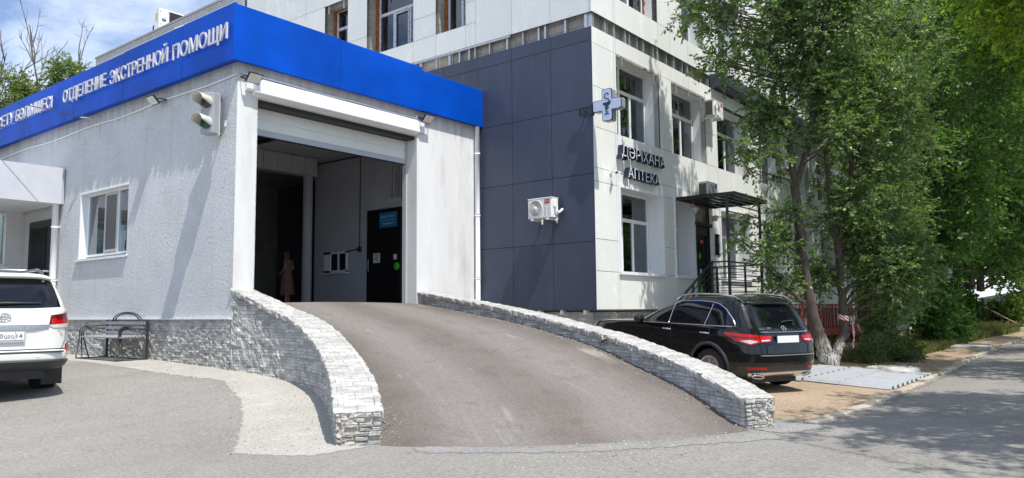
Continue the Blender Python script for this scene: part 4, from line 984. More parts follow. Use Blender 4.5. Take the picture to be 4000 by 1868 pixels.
        cu = MB(); nx = 20; f0, f1 = (.0, .55) if k != 1 else (.0, .22); yy = np.linspace(b-(b-a)*f1, b-(b-a)*f0, nx)
        cu.grid([[(x+.2+.03*math.sin(i*1.4), v, z) for z in (z0, z1)] for i, v in enumerate(yy)]); cu.build('curtain', 'curtain_teal', w_)
        q = MB()
        for v in np.linspace(y0+.2, y1-.2, 2): q.box(15.03, v, z1-.22, 15.06, v+.04, z1+.03)
        build_each(q, 'hanging_rail', 'steel', w_)
    # rooms behind the glass
    mb = MB()
    for z0, z1 in ((.2, 3.25), (3.6, 6.6), (7.1, 10.2)): mb.box(15.6, 11.6, z0, 40, 11.65, z1); mb.box(15.6, 10.02, z0-.2, 40, 11.6, z0-.15); mb.box(15.6, 10.02, z1, 40, 11.6, z1+.05)
    mb.box(16.6, 11.7, 7.1, 16.65, 23, 10.2); mb.box(15.52, 11.7, 10.2, 16.6, 23, 10.25); mb.box(15.52, 11.7, 7.2, 16.6, 23, 7.25); mb.build('rooms', 'room', H)
    # pharmacy door
    d = MB(); x0, x1, z0, z1 = DOOR; d.box(x0, 9.50, z0, x0+.09, 9.62, z1-.0); d.box(x1-.09, 9.50, z0, x1, 9.62, z1); d.box(x0-.04, 9.40, z1-.02, x1+.05, 9.62, z1+.09); d.box(x0+.09, 9.50, z1-.28, x1-.09, 9.62, z1-.02)
    dr = d.build('pharmacy_door', 'dark_steel', H, bevel=.006)
    mb = MB(); mb.box(x0+.09, 9.55, z0, x1-.09, 9.60, z1-.28); mb.build('door_leaf', 'black_gloss', dr)
    mb = MB(); mb.tube([(x0+.22, 9.47, .9), (x0+.22, 9.47, 1.75)], .014, 8); mb.build('pull_handle', 'dark_steel', dr)
    mb = MB(); mb.lathe([(0, 0), (.10, 0), (.10, .006), (0, .006)], (x0+.42, 9.552, 1.55), (Vector((1, 0, 0)), Vector((0, 0, 1)), Vector((0, -1, 0)))); mb.prism([(x0+.42, .50), (x0+.58, .52), (x0+.56, .74), (x0+.46, .70)], 'y', 9.542, 9.55); build_each(mb, 'green_sticker', 'green_sticker', dr)
    mb = MB(); mb.box(x0+.50, 9.542, 1.92, x0+.68, 9.55, 2.03); s_ = mb.build('red_sticker', 'red_paint', dr)
    mb = MB(); mb.box(x0+.51, 9.538, 1.95, x0+.57, 9.542, 2.0); mb.box(x0+.38, 9.538, 1.0, x0+.53, 9.55, 1.18); build_each(mb, 'paper_notice', 'paper', dr)
    # dark cornice box starting above the third bay
    mb = MB(); mb.prism([(9.44, 6.72), (9.05, 6.70), (9.02, 6.74), (9.02, 7.06), (9.44, 7.10)], 'x', 21.62, 33.0); mb.build('cornice_box', 'clad_dark', H, bevel=.004)
for nm, c, r_ in (('black_gloss', (.006, .007, .007), .12), ('red_paint', (.62, .02, .025), .4)): M[nm] = pm(nm, c, r_, var=.05)
M['film_plastic'] = pm('window_profile_with_film', (.62, .60, .68), .4, var=.1, vs=14, col2=(.28, .26, .36), c2s=16, c2r=(.56, .62))
build_hospital()

wing = thing('brick_wing', 'lower pale grey brick wing rising behind the blue fascia', 'building', (XD, 24.0, -1))
def build_wing():
    mb = MB(); mb.box(15.0, 24.0, -1, 45, 35.66, 11.5); mb.build('wall', 'silicate', wing)
    mb = MB(); mb.box(14.97, 24.0, 11.5, 45, 35.7, 11.58); mb.build('coping', 'concrete', wing)
    mb = MB(); mb.tube([(14.93, 27.9, 10.3), (14.93, 27.9, 11.15), (14.93, 28.6, 11.2)], .03, 6); mb.build('vent_pipe', 'white_metal', wing)
build_wing()
def roof_unit():
    t = thing('rooftop_chiller', 'white rooftop cooling unit standing on the brick wing', 'cooling unit', (15.2, 30.2, 11.58))
    mb = MB(); mb.box(15.1, 30.21, 11.60, 16.15, 30.62, 12.52); c = mb.build('casing', 'white_metal', t, bevel=.015)
    mb = MB(); mb.box(15.52, 30.198, 11.66, 16.10, 30.21, 12.46); mb.build('dark_grille', 'black_plastic', t)
    mb = MB(); mb.lathe([(0, 0), (.095, 0), (.095, .01), (0, .01)], (15.30, 30.205, 12.07), (Vector((1, 0, 0)), Vector((0, 0, .75)), Vector((0, -1, 0))), 20); mb.build('oval_badge', 'blue_sign', t)
    mb = MB(); mb.prism([(15.24, 12.05), (15.30, 12.12), (15.34, 12.09), (15.37, 12.11), (15.34, 12.06), (15.29, 12.08)], 'y', 30.188, 30.194); mb.build('badge_mark', 'letter_white', t)
    mb = MB(); mb.box(15.088, 30.33, 12.05, 15.1, 30.47, 12.33); mb.build('rating_label', M['yellow_label'], t)
    mb = MB()
    for z in (11.85, 12.38):
        for x in (15.15, 15.47): mb.cyl((x, 30.195, z), (x, 30.21, z), .018, n=10)
    build_each(mb, 'latch', 'dark_steel', t)
    mb = MB(); mb.tube([(15.2, 30.62, 11.95), (15.2, 30.85, 11.93), (15.2, 30.9, 11.6)], .03, 6); mb.build('hose', 'black_plastic', t)
    mb = MB()
    for x in (15.2, 15.95): mb.box(x, 30.22, 11.57, x+.1, 30.6, 11.60)
    build_each(mb, 'foot', 'dark_steel', t)
M['yellow_label'] = pm('yellow_label', (.55, .50, .12), .6, var=.3, vs=9)
roof_unit()

# ------------------------------------------------------------------ pharmacy signs
def sign_letters(name, label, s, x0, x1, z, h):
    mb = MB(); v, f, nz = text_mesh(s); k = h/CAP; x = v[:, 0]-v[:, 0].min(); kx = (x1-x0)/x.max()
    mb.v = [(x0+a*kx, 9.42-.15*c, z+b*k) for a, (_, b, c) in zip(x, v)]
    for q, fr in zip(f, nz): mb.f.append(list(q)); mb.mi.append(0 if fr else 1); mb.sm.append(False)
    o = alone(mb, name, ['sign_face', 'navy'], label, 'sign lettering', (x0, 9.42, z), 'lettering above the pharmacy window')
M['sign_face'] = pm('sign_face', (.66, .67, .72), .35, var=.04)
CAP = text_mesh('H')[0][:, 1].max()
sign_letters('sign_lettering', 'upper line of raised letters on the pale wall reading ДӘРІХАНА', 'ДӘРlХАНА', 15.99, 18.22, 3.715, .265)
sign_letters('sign_lettering', 'lower line of raised letters over the window reading АПТЕКА', 'АПТЕКА', 16.27, 17.90, 3.225, .245)
def cross_sign():
    t = thing('pharmacy_cross', 'projecting cross-shaped pharmacy sign with snake and bowl emblem on the building corner', 'sign', (14.88, 8.93, 4.28))
    cy_, cz, L_, a, rr = 8.935, 4.645, .37, .128, .045
    def plus(g):
        L2, a2 = L_+g, a+g; pts = []
        def arc(y, z, s0, n=4):
            for k in range(n+1): th = s0+1.5708*k/n; pts.append((y+rr*math.cos(th), z+rr*math.sin(th)))
        c = [(L2-rr, a2-rr, 0), None]
        out = []
        # right arm top, going anticlockwise
        for q in range(4):
            loc = []
            for k in range(5): th = -1.5708+1.5708*k/4; loc.append((L2-rr+rr*math.cos(th), -a2+rr+rr*math.sin(th)))
            for k in range(5): th = 1.5708*k/4; loc.append((L2-rr+rr*math.cos(th), a2-rr+rr*math.sin(th)))
            loc.append((a2, a2))
            ca, sa = [(1, 0), (0, 1), (-1, 0), (0, -1)][q]
            out += [(u*ca-v*sa, u*sa+v*ca) for u, v in loc]
        return [(cy_+u, cz+v) for u, v in out]
    mb = MB(); mb.prism(plus(0), 'x', 14.80, 14.97); mb.build('casing', 'cross_side', t)
    mb = MB(); mb.prism(plus(.004), 'x', 14.785, 14.80); mb.build('rim', 'navy', t)
    mb = MB(); mb.prism(plus(-.012), 'x', 14.777, 14.785); f = mb.build('face', 'cross_face', t)
    e = MB(); X = 14.772
    def P(u, v): return (X, cy_-u, cz+v)
    def strip(pts, w0): 
        for i in range(len(pts)-1):
            (a0, b0), (a1, b1) = pts[i], pts[i+1]; d = Vector((a1-a0, b1-b0)); 
            if d.length < 1e-6: continue
            d.normalize(); n_ = Vector((-d.y, d.x))
            wa = w0[i] if isinstance(w0, list) else w0; wb = w0[i+1] if isinstance(w0, list) else w0
            q = [(a0+n_.x*wa-d.x*.002, b0+n_.y*wa-d.y*.002), (a0-n_.x*wa-d.x*.002, b0-n_.y*wa-d.y*.002), (a1-n_.x*wb+d.x*.002, b1-n_.y*wb+d.y*.002), (a1+n_.x*wb+d.x*.002, b1+n_.y*wb+d.y*.002)]
            e.hexa([(X+.005, cy_-u, cz+v) for u, v in q]+[(X-(i % 2)*.0006, cy_-u, cz+v) for u, v in q])
    bowl = [(-.105, .055)]+[(-.105*math.cos(s), .055-.085*math.sin(s)) for s in np.linspace(.05, 3.09, 12)]+[(.105, .055), (.13, .085), (.06, .06)]
    e.prism([(cy_-u, cz+v) for u, v in bowl], 'x', X, X+.005)
    strip([(0, -.03), (0, -.185)], .009); strip([(-.065, -.215), (0, -.195), (.065, -.215)], [.004, .012, .004]); strip([(-.06, -.217), (.06, -.217)], .005)
    sn = [(.045, .215), (.05, .235), (.03, .262), (-.005, .268), (-.045, .25), (-.06, .21), (-.045, .165), (0, .14), (.045, .125), (.068, .09), (.06, .04), (.03, -.01), (.005, -.035), (-.04, -.06), (-.035, -.095), (.01, -.1), (.05, -.08), (.05, -.05), (.02, -.045), (-.005, -.08), (-.03, -.115), (-.035, -.15), (0, -.165), (.045, -.155)]
    P4 = resample(np.array(sn), 60)
    for _ in range(2): P4[1:-1] = (P4[:-2]+2*P4[1:-1]+P4[2:])/4
    strip([tuple(p) for p in P4], list(np.interp(np.linspace(0, 1, 60), [0, .04, .1, .4, .55, 1], [.005, .014, .008, .014, .013, .004])))
    e.build('snake_and_bowl', 'navy', f)
    mb = MB()
    for z in (4.545, 4.70): mb.box(14.9, 9.29, z, 14.94, 9.76, z+.03)
    mb.box(14.9, 9.74, 4.575, 14.94, 9.77, 4.70); mb.box(14.89, 9.40, 4.52, 15.0, 9.44, 4.76); mb.box(14.94, 9.6, 4.6, 15.0, 9.64, 4.65); mb.build('bracket', 'dark_steel', t)
M['cross_face'] = pm('cross_face', (.50, .56, .74), .35, var=.03); M['cross_side'] = pm('cross_side', (.30, .31, .33), .4, metal=.2, var=.1)
cross_sign()
for k, z in enumerate((0,)):
    t = thing('security_camera', 'small white wall camera on the pale corner pier beside the lettering', 'camera', (15.72, 9.42, 3.25))
    mb = MB(); mb.cyl((15.72, 9.44, 3.28), (15.72, 9.40, 3.28), .045, n=12); mb.tube([(15.72, 9.40, 3.28), (15.70, 9.30, 3.27)], .014, 6); mb.build('mount', 'white_plastic', t)
    mb = MB(); mb.cyl((15.76, 9.32, 3.29), (15.62, 9.22, 3.24), .035, n=12); mb.build('body', 'white_plastic', t)
    mb = MB(); mb.cyl((15.62, 9.22, 3.24), (15.615, 9.217, 3.238), .025, n=12); mb.build('lens', 'black_plastic', t)
t = thing('alarm_beacon', 'small red alarm beacon above the wall lamp by the pharmacy door', 'alarm', (20.02, 9.42, 3.02))
mb = MB(); mb.lathe([(0, 0), (.06, 0), (.06, .05), (.045, .09), (0, .10)], (20.02, 9.44, 3.02), (Vector((1, 0, 0)), Vector((0, 0, 1)), Vector((0, -1, 0))), 14); mb.build('dome', 'red_paint', t)
mb = MB(); mb.tube([(20.02, 9.43, 2.96), (20.03, 9.43, 2.8)], .008, 5); mb.build('wire', 'grey_plastic', t)
for x, z, lb in ((20.05, 2.72, 'white wall lamp directly below the red beacon'), (21.42, 2.6, 'white wall lamp to the right above the pharmacy door')):
    t = thing('wall_lamp', lb, 'lamp', (x, 9.42, z), group='lamps above the pharmacy door')
    mb = MB(); mb.box(x-.09, 9.24, z+.09, x+.09, 9.44, z+.16); mb.build('housing', 'white_plastic', t, bevel=.02)
    mb = MB(); mb.lathe([(0, 0), (.06, .0), (.075, .03), (.075, .09)], (x, 9.34, z), 'z', 14); mb.build('globe', 'paper', t)
t = thing('info_plate', 'clear plate of opening hours beside the pharmacy door', 'sign', (21.5, 9.42, 1.6))
mb = MB(); mb.box(21.52, 9.405, 1.62, 21.86, 9.412, 2.24); mb.build('plate', M['clear'] if 'clear' in M else 'glass', t)
mb = MB()
for k in range(9): mb.box(21.58+(k % 3)*.02, 9.400, 2.13-k*.05, 21.80-(k*7 % 4)*.015, 9.404, 2.155-k*.05)
for x in (21.535, 21.845):
    for z in (1.64, 2.22): mb.cyl((x, 9.395, z), (x, 9.44, z), .012, n=8)
mb.build('printed_lines', 'black_plastic', t)

# ------------------------------------------------------------------ air conditioners
M['ac_white'] = pm('conditioner_enamel', (.74, .74, .72), .4, var=.04, kind='obj'); M['logo_red'] = pm('logo_red', (.50, .012, .02), .4, var=.04); M['fan_dark'] = pm('fan_recess', (.09, .095, .09), .6, var=.2, kind='obj')
M['coil'] = pm('coil_fins', (.10, .085, .07), .6, var=.3, vs=40, kind='obj')
def ac_unit(label, group):
    t = thing('air_conditioner', label, 'air conditioner', (0, 0, 0), 0, group)
    W_, H_, D_ = .70, .48, .27; cx, cz, R_ = .235, .235, .195
    mb = MB(); mb.box(0, .012, 0, W_, D_, H_); mb.build('casing', 'ac_white', t, bevel=.015, local=True, seg=2)
    mb = MB(); mb.box(.01, 0, .012, .468, .014, H_-.035); mb.box(.478, 0, .012, W_-.012, .014, H_-.035); mb.box(-.004, -.004, H_-.02, W_+.004, D_+.004, H_+.004); mb.build('front_panel', 'ac_white', t, bevel=.006, local=True)
    AX = (Vector((1, 0, 0)), Vector((0, 0, 1)), Vector((0, -1, 0)))
    mb = MB(); mb.lathe([(0, .003), (R_, .003)], (cx, 0, cz), AX, 40); mb.build('fan_recess', 'fan_dark', t, local=True)
    mb = MB()
    for k in range(26):
        a0 = 6.2832*k/26; pts = []
        for s in np.linspace(0, 1, 7):
            r = .045+(R_-.045)*s; a = a0-1.05*s; pts.append((cx+r*math.cos(a), -.012+.004*(1-s), cz+r*math.sin(a)))
        mb.tube(pts, .0052, 4)
    mb.lathe([(R_-.006, .004), (R_-.004, .016), (R_+.008, .016), (R_+.012, .002)], (cx, 0, cz), AX, 40); mb.lathe([(0, .02), (.045, .018), (.05, .008)], (cx, 0, cz), AX, 20); mb.build('fan_grille', 'ac_white', t, local=True)
    mb = MB(); mb.box(.50, -.006, .335, .645, .0, .435); lg = mb.build('logo_plate', 'logo_red', t, local=True, bevel=.003)
    mb = MB(); add_text(mb, 'TCL', (.518, -.006, .365), (1, 0, 0), (0, 0, 1), .04, .004, .11); mb.build('logo', 'letter_white', lg, local=True)
    mb = MB()
    for k in range(6):
        for x in (.50, .60): mb.box(x, -.004, .07+k*.035, x+.035, .0, .083+k*.035)
    mb.build('embossed_vents', 'grey_plastic', t, local=True)
    mb = MB(); mb.box(-.006, .03, .03, .0, D_-.02, H_-.05); mb.build('side_coil', 'coil', t, local=True)
    mb = MB(); mb.box(W_, .05, .25, W_+.025, .17, H_-.06); mb.build('valve_cover', 'white_plastic', t, local=True, bevel=.01)
    mb = MB(); mb.tube([(W_+.02, .1, .25), (W_+.03, .12, .16), (W_+.05, .2, .12), (W_+.06, .3, .18), (W_+.04, .38, .22)], [.012, .02, .03, .032, .03], 8); mb.build('pipe_bundle', 'white_plastic', t, local=True)
    for x in (.12, .56):
        mb = MB(); mb.box(x, -.02, -.045, x+.035, D_+.13, -.005); mb.box(x, D_+.10, -.10, x+.035, D_+.135, .10); mb.box(x-.01, -.03, -.05, x+.045, .0, -.02); mb.build('bracket', 'white_metal', t, local=True)
    return t
ac1 = ac_unit('white conditioner with a red badge low on the slate wall', 'outdoor air conditioners on the hospital walls')
ac1.location = (XD-.41, 11.07, 2.19); ac1.rotation_euler.z = -math.pi/2
ac2 = copy_tree(ac1); ac2.location = (20.85, YP-.41, 5.62); ac2.rotation_euler.z = 0; ac2['label'] = 'upper conditioner between the second floor windows, its dark coil side showing'
ac3 = copy_tree(ac1); ac3.location = (20.25, YP-.41, 3.13); ac3.rotation_euler.z = 0; ac3['label'] = 'conditioner just above the dark entrance canopy'

# ------------------------------------------------------------------ pharmacy entrance: canopy, steps and railings
def entrance():
    Cn = thing('entrance_canopy', 'flat dark steel canopy of slats over the pharmacy door', 'canopy', (20.2, 8.0, .22))
    x0, x1, y0, y1, z = 19.05, 21.43, 7.78, 9.43, 3.04
    mb = MB(); mb.box(x0, y0, z-.07, x1, y0+.05, z); mb.box(x0, y1-.05, z-.07, x1, y1, z); mb.box(x0, y0+.05, z-.07, x0+.05, y1-.05, z); mb.box(x1-.05, y0+.05, z-.07, x1, y1-.05, z); mb.build('frame', 'dark_steel', Cn, bevel=.003)
    mb = MB()
    for y in np.arange(y0+.22, y1-.1, .27): mb.box(x0+.05, y, z-.06, x1-.05, y+.05, z-.01)
    build_each(mb, 'purlin', 'dark_steel', Cn)
    mb = MB(); mb.box(x0-.02, y0-.03, z+.002, x1+.02, y1, z+.012); mb.build('roof_sheet', M['smoked'], Cn)
    for x in (x0+.03, x1-.08): mb = MB(); mb.box(x, 7.97, -1.15, x+.06, 8.03, z-.07); mb.build('post', 'dark_steel', Cn)
    mb = MB()
    for zz in (2.75, 2.55, 2.35): mb.box(x0+.09, 7.985, zz, x1-.08, 8.015, zz+.03)
    build_each(mb, 'upper_rail', 'dark_steel', Cn)
    S = thing('entrance_steps', 'concrete landing and steps up to the pharmacy door', 'steps', (20.2, 8.0, -1.2))
    mb = MB(); mb.box(19.0, 8.06, -1.2, 21.45, 9.58, .20)
    for k in range(8): mb.box(19.0-.30*(k+1), 8.42, -1.3, 19.0-.30*k, 9.38, .2-.16*(k+1))
    mb.build('concrete_steps', 'concrete', S)
    R = thing('stair_railing', 'black steel railing of the pharmacy landing and its steps', 'railing', (20.2, 8.0, .2))
    mb = MB()
    mb.box(19.05, 8.0, 1.23, 21.4, 8.045, 1.27); mb.box(19.05, 8.045, 1.23, 19.09, 8.45, 1.27); mb.box(21.36, 8.045, 1.23, 21.4, 9.43, 1.27)
    for y in (8.43,): mb.obox((17.86, y, .645), (1.19, 0, .61), (0, 1, 0), (-.61, 0, 1.19), 1.36, .022, .022)
    build_each(mb, 'handrail', 'dark_steel', R)
    mb = MB()
    for x, y in ((19.05, 8.43), (20.2, 8.0), (21.36, 9.3)): mb.box(x, y, .2, x+.045, y+.045, 1.25)
    for x in (16.7, 17.85):
        for y in (8.41,): mb.box(x, y, -1.2, x+.045, y+.045, .05+(x-16.7)*.513)
    build_each(mb, 'post', 'dark_steel', R)
    mb = MB()
    for k in range(6):
        z = .34+k*.145
        mb.box(19.06, 8.01, z, 21.4, 8.03, z+.02); mb.box(19.06, 8.045, z, 19.08, 8.45, z+.02); mb.box(21.37, 8.045, z, 21.39, 9.4, z+.02)
        if k < 5:
            for y in (8.43,): mb.obox((17.86, y, .645-.16*(k+1)), (1.19, 0, .61), (0, 1, 0), (-.61, 0, 1.19), 1.33, .01, .01)
    build_each(mb, 'bar', 'dark_steel', R)
M['smoked'] = glass('smoked_polycarbonate', (.12, .12, .12), .15)
entrance()

# ------------------------------------------------------------------ cars
def paint(name, col, coat=1.0, rough=.35):
    m, nt, b, o = newmat(name); b.inputs['Base Color'].default_value = rgba(col); b.inputs['Roughness'].default_value = rough
    b.inputs['Coat Weight'].default_value = coat; b.inputs['Coat Roughness'].default_value = .02; b.inputs['Specular IOR Level'].default_value = .05
    v = coords(nt, 'obj', (1, 1, 1)); nt.links.new(bumpn(nt, noise(nt, v, 2.2, 2), .02, .02), b.inputs['Coat Normal']); return m
M['paint_black'] = paint('black_car_paint', (.004, .0045, .006), 1, .3); M['paint_white'] = paint('pearl_white_paint', (.74, .74, .70), .8, .35)
M['car_glass'] = paint('tinted_car_glass', (.004, .005, .008), 1, .05); M['chrome'] = pm('chrome_trim', (.72, .72, .72), .12, metal=1, var=.02, kind='obj')
M['tyre'] = pm('tyre_rubber', (.014, .014, .014), .8, var=.3, vs=12, kind='obj', bump=.3, bs=30); M['alloy'] = pm('alloy_rim', (.5, .5, .52), .3, metal=.8, var=.05, kind='obj')
M['tail_red'] = paint('tail_lamp_red', (.42, .004, .006), 1, .15); M['tail_dark'] = paint('tail_lamp_dark_red', (.12, .003, .005), 1, .15); M['tail_clear'] = paint('tail_lamp_clear', (.55, .50, .48), 1, .1)
M['trim_grey'] = pm('bumper_plastic', (.035, .036, .038), .5, var=.12, kind='obj'); M['plate_white'] = pm('plate_enamel', (.74, .75, .76), .4, var=.03, kind='obj')
class Body:
    def __init__(s, sl):
        a = np.array(sl, float); s.z0, s.z1 = a[0, 0], a[-1, 0]; zz = np.linspace(s.z0, s.z1, 600)
        s.zz = zz; s.P = np.stack([np.interp(zz, a[:, 0], a[:, k]) for k in range(1, 6)], 1)
        for _ in range(14): s.P[1:-1] = (s.P[:-2]+2*s.P[1:-1]+s.P[2:])/4
        s.cache = {}
    def table(s, z):
        k = round(z, 4)
        if k in s.cache: return s.cache[k]
        xr, xf, w_, p, q = [np.interp(z, s.zz, s.P[:, i]) for i in range(5)]
        xc, a = (xr+xf)/2, (xf-xr)/2
        f = np.concatenate([np.linspace(0, 1, 160)**2*.7854, (1.5708-np.linspace(1, 0, 160)**2*.7854)[1:]]); f = np.r_[f, (math.pi-f[::-1])[1:]]
        c = np.cos(f); x = xc-a*np.sign(c)*np.abs(c)**(2/p); y = w_*np.abs(np.sin(f))**(2/q)
        d = np.r_[0, np.cumsum(np.hypot(np.diff(x), np.diff(y)))]; h = len(f)//2
        s.cache[k] = (x, y, d, d[h]); return s.cache[k]
    def S(s, t, z):
        x, y, d, h = s.table(z); a = abs(t); e = .004
        px, py = np.interp(a, d, x), np.interp(a, d, y); qx, qy = np.interp(a+e, d, x), np.interp(a+e, d, y); rx, ry = np.interp(max(a-e, 0), d, x), np.interp(max(a-e, 0), d, y)
        tx, ty = qx-rx, qy-ry; 
        if a < e: tx, ty = 0, 1
        l = math.hypot(tx, ty) or 1; nx, ny = -ty/l, tx/l
        sg = 1 if t >= 0 else -1
        return Vector((px, py*sg, z)), Vector((nx, ny*sg, 0))
    def N(s, t, z):
        p, n = s.S(t, z); a, _ = s.S(t, min(z+.01, s.z1)); b, _ = s.S(t, max(z-.01, s.z0)); tz = (a-b).normalized()
        ts = Vector((-n.y, n.x, 0)); ts = ts if ts.y*1 >= 0 or abs(n.x) < .5 else -ts
        nn = ts.cross(tz); nn = nn if nn.dot(n) > 0 else -nn
        return p, nn.normalized(), tz
    def at(s, x, z, side=1):
        X, Y, d, h = s.table(z); return side*float(np.interp(x, X, d))
    def mesh(s, nz=110, na=46):
        mb = MB(); zs = np.linspace(s.z0, s.z1, nz); V = []
        for z in zs:
            x, y, d, h = s.table(z); fr = np.linspace(0, 1, na)
            t1 = fr*h; t2 = h+(d[-1]-h)*fr[1:]; t = np.r_[t1, t2]
            L = np.c_[np.interp(t, d, x), np.interp(t, d, y), np.full(len(t), z)]; Rr = L[1:-1][::-1]*[1, -1, 1]; V.append(np.r_[L, Rr])
        V = np.array(V); n = V.shape[1]; fs = []
        for i in range(nz-1):
            for k in range(n): fs.append((i*n+k, i*n+(k+1) % n, (i+1)*n+(k+1) % n, (i+1)*n+k)[::-1])
        fs.append(tuple(range(n))); fs.append(tuple(range((nz-1)*n, nz*n))[::-1])
        mb.add(V.reshape(-1, 3), fs, smooth=True); return mb
    def patch(s, mb, poly, off=.004, cell=.035, depth=.02):
        p = np.array(poly); xs = np.arange(p[:, 0].min()-cell/2, p[:, 0].max()+cell, cell); ys = np.arange(p[:, 1].min()-cell/2, p[:, 1].max()+cell, cell)
        V2, Fs = fillpoly([tuple(q) for q in poly], xs, ys)
        def mp(t, z, o):
            q, n, _ = s.N(t, z); return q+n*o
        vs = [mp(t, z, off) for t, z in V2]
        out = []
        for f in Fs:
            a, b, c = vs[f[0]], vs[f[1]], vs[f[2]]; n = (b-a).cross(c-a); _, m = s.S(*V2[f[0]]); out.append(f if n.dot(m) >= 0 else f[::-1])
        mb.add(vs, out, smooth=True)
        E = []
        for i in range(len(poly)):
            a, b = np.array(poly[i-1]), np.array(poly[i]); k = max(1, int(np.linalg.norm(b-a)/.04))
            E += [a+(b-a)*j/k for j in range(k)]
        m = len(E); vs = [mp(*e, off) for e in E]+[mp(*e, off-depth) for e in E]
        mb.add(vs, [(i, (i+1) % m, (i+1) % m+m, i+m) for i in range(m)])
    def line(s, mb, pts, r=.008, off=.004, n=6, closed=False):
        mb.tube([s.S(t, z)[0]+s.N(t, z)[1]*off for t, z in pts], r, n, closed)
    def dense(s, pts, k=8):
        o = []
        for a, b in zip(pts[:-1], pts[1:]): o += [tuple(np.array(a)+(np.array(b)-np.array(a))*i/k) for i in range(k)]
        return o+[pts[-1]]
def carve(o, cutters, mats):
    for c in cutters:
        me = bpy.data.meshes.new('cut'); m = MB(); m.cyl(*c[:2], c[2], n=40); me.from_pydata(m.v, [], m.f); me.polygons.foreach_set('material_index', [1]*len(me.polygons)); 
        co = bpy.data.objects.new('cut', me); C.objects.link(co); co.parent = o.parent
        md = o.modifiers.new('b', 'BOOLEAN'); md.operation = 'DIFFERENCE'; md.object = co; md.solver = 'EXACT'
    dg = bpy.context.evaluated_depsgraph_get(); new = bpy.data.meshes.new_from_object(o.evaluated_get(dg)); 
    for md in list(o.modifiers): co = md.object; o.modifiers.remove(md); bpy.data.objects.remove(co)
    o.data = new; new.materials.clear()
    for m in mats: new.materials.append(M[m])
def wheel(parent, x, y, r, wd, rim_r):
    s = 1 if y > 0 else -1
    mb = MB(); h = wd/2; AX = (Vector((1, 0, 0)), Vector((0, 0, 1)), Vector((0, s, 0)))
    mb.lathe([(rim_r, -h), (r-.03, -h), (r-.008, -h+.02), (r, -h+.05)]+[(r-(.006 if k % 2 else 0), -h+.06+k*(wd-.12)/12) for k in range(13)]+[(r, h-.05), (r-.008, h-.02), (r-.03, h), (rim_r+.01, h), (rim_r, h-.02), (rim_r, -h)], (x, y, r), AX, 48)
    w_ = mb.build('wheel', 'tyre', parent, local=True)
    mb = MB(); mb.lathe([(rim_r, h-.015), (rim_r-.012, h-.005), (rim_r-.03, h-.03), (rim_r-.035, -h*.4), (.03, -h*.4)], (x, y, r), AX, 40); 
    for k in range(5):
        a = 6.2832*k/5+.3
        for da in (-.16, .16): mb.obox((x+math.cos(a+da)*rim_r*.52, y+s*(h-.035), r+math.sin(a+da)*rim_r*.52), (math.cos(a+da*.6), 0, math.sin(a+da*.6)), (0, 1, 0), (-math.sin(a+da*.6), 0, math.cos(a+da*.6)), rim_r*.47, .015, .02)
    mb.lathe([(.0, h-.015), (.055, h-.02), (.06, h-.06)], (x, y, r), AX, 20); mb.build('rim', 'alloy', w_, local=True)
    return w_

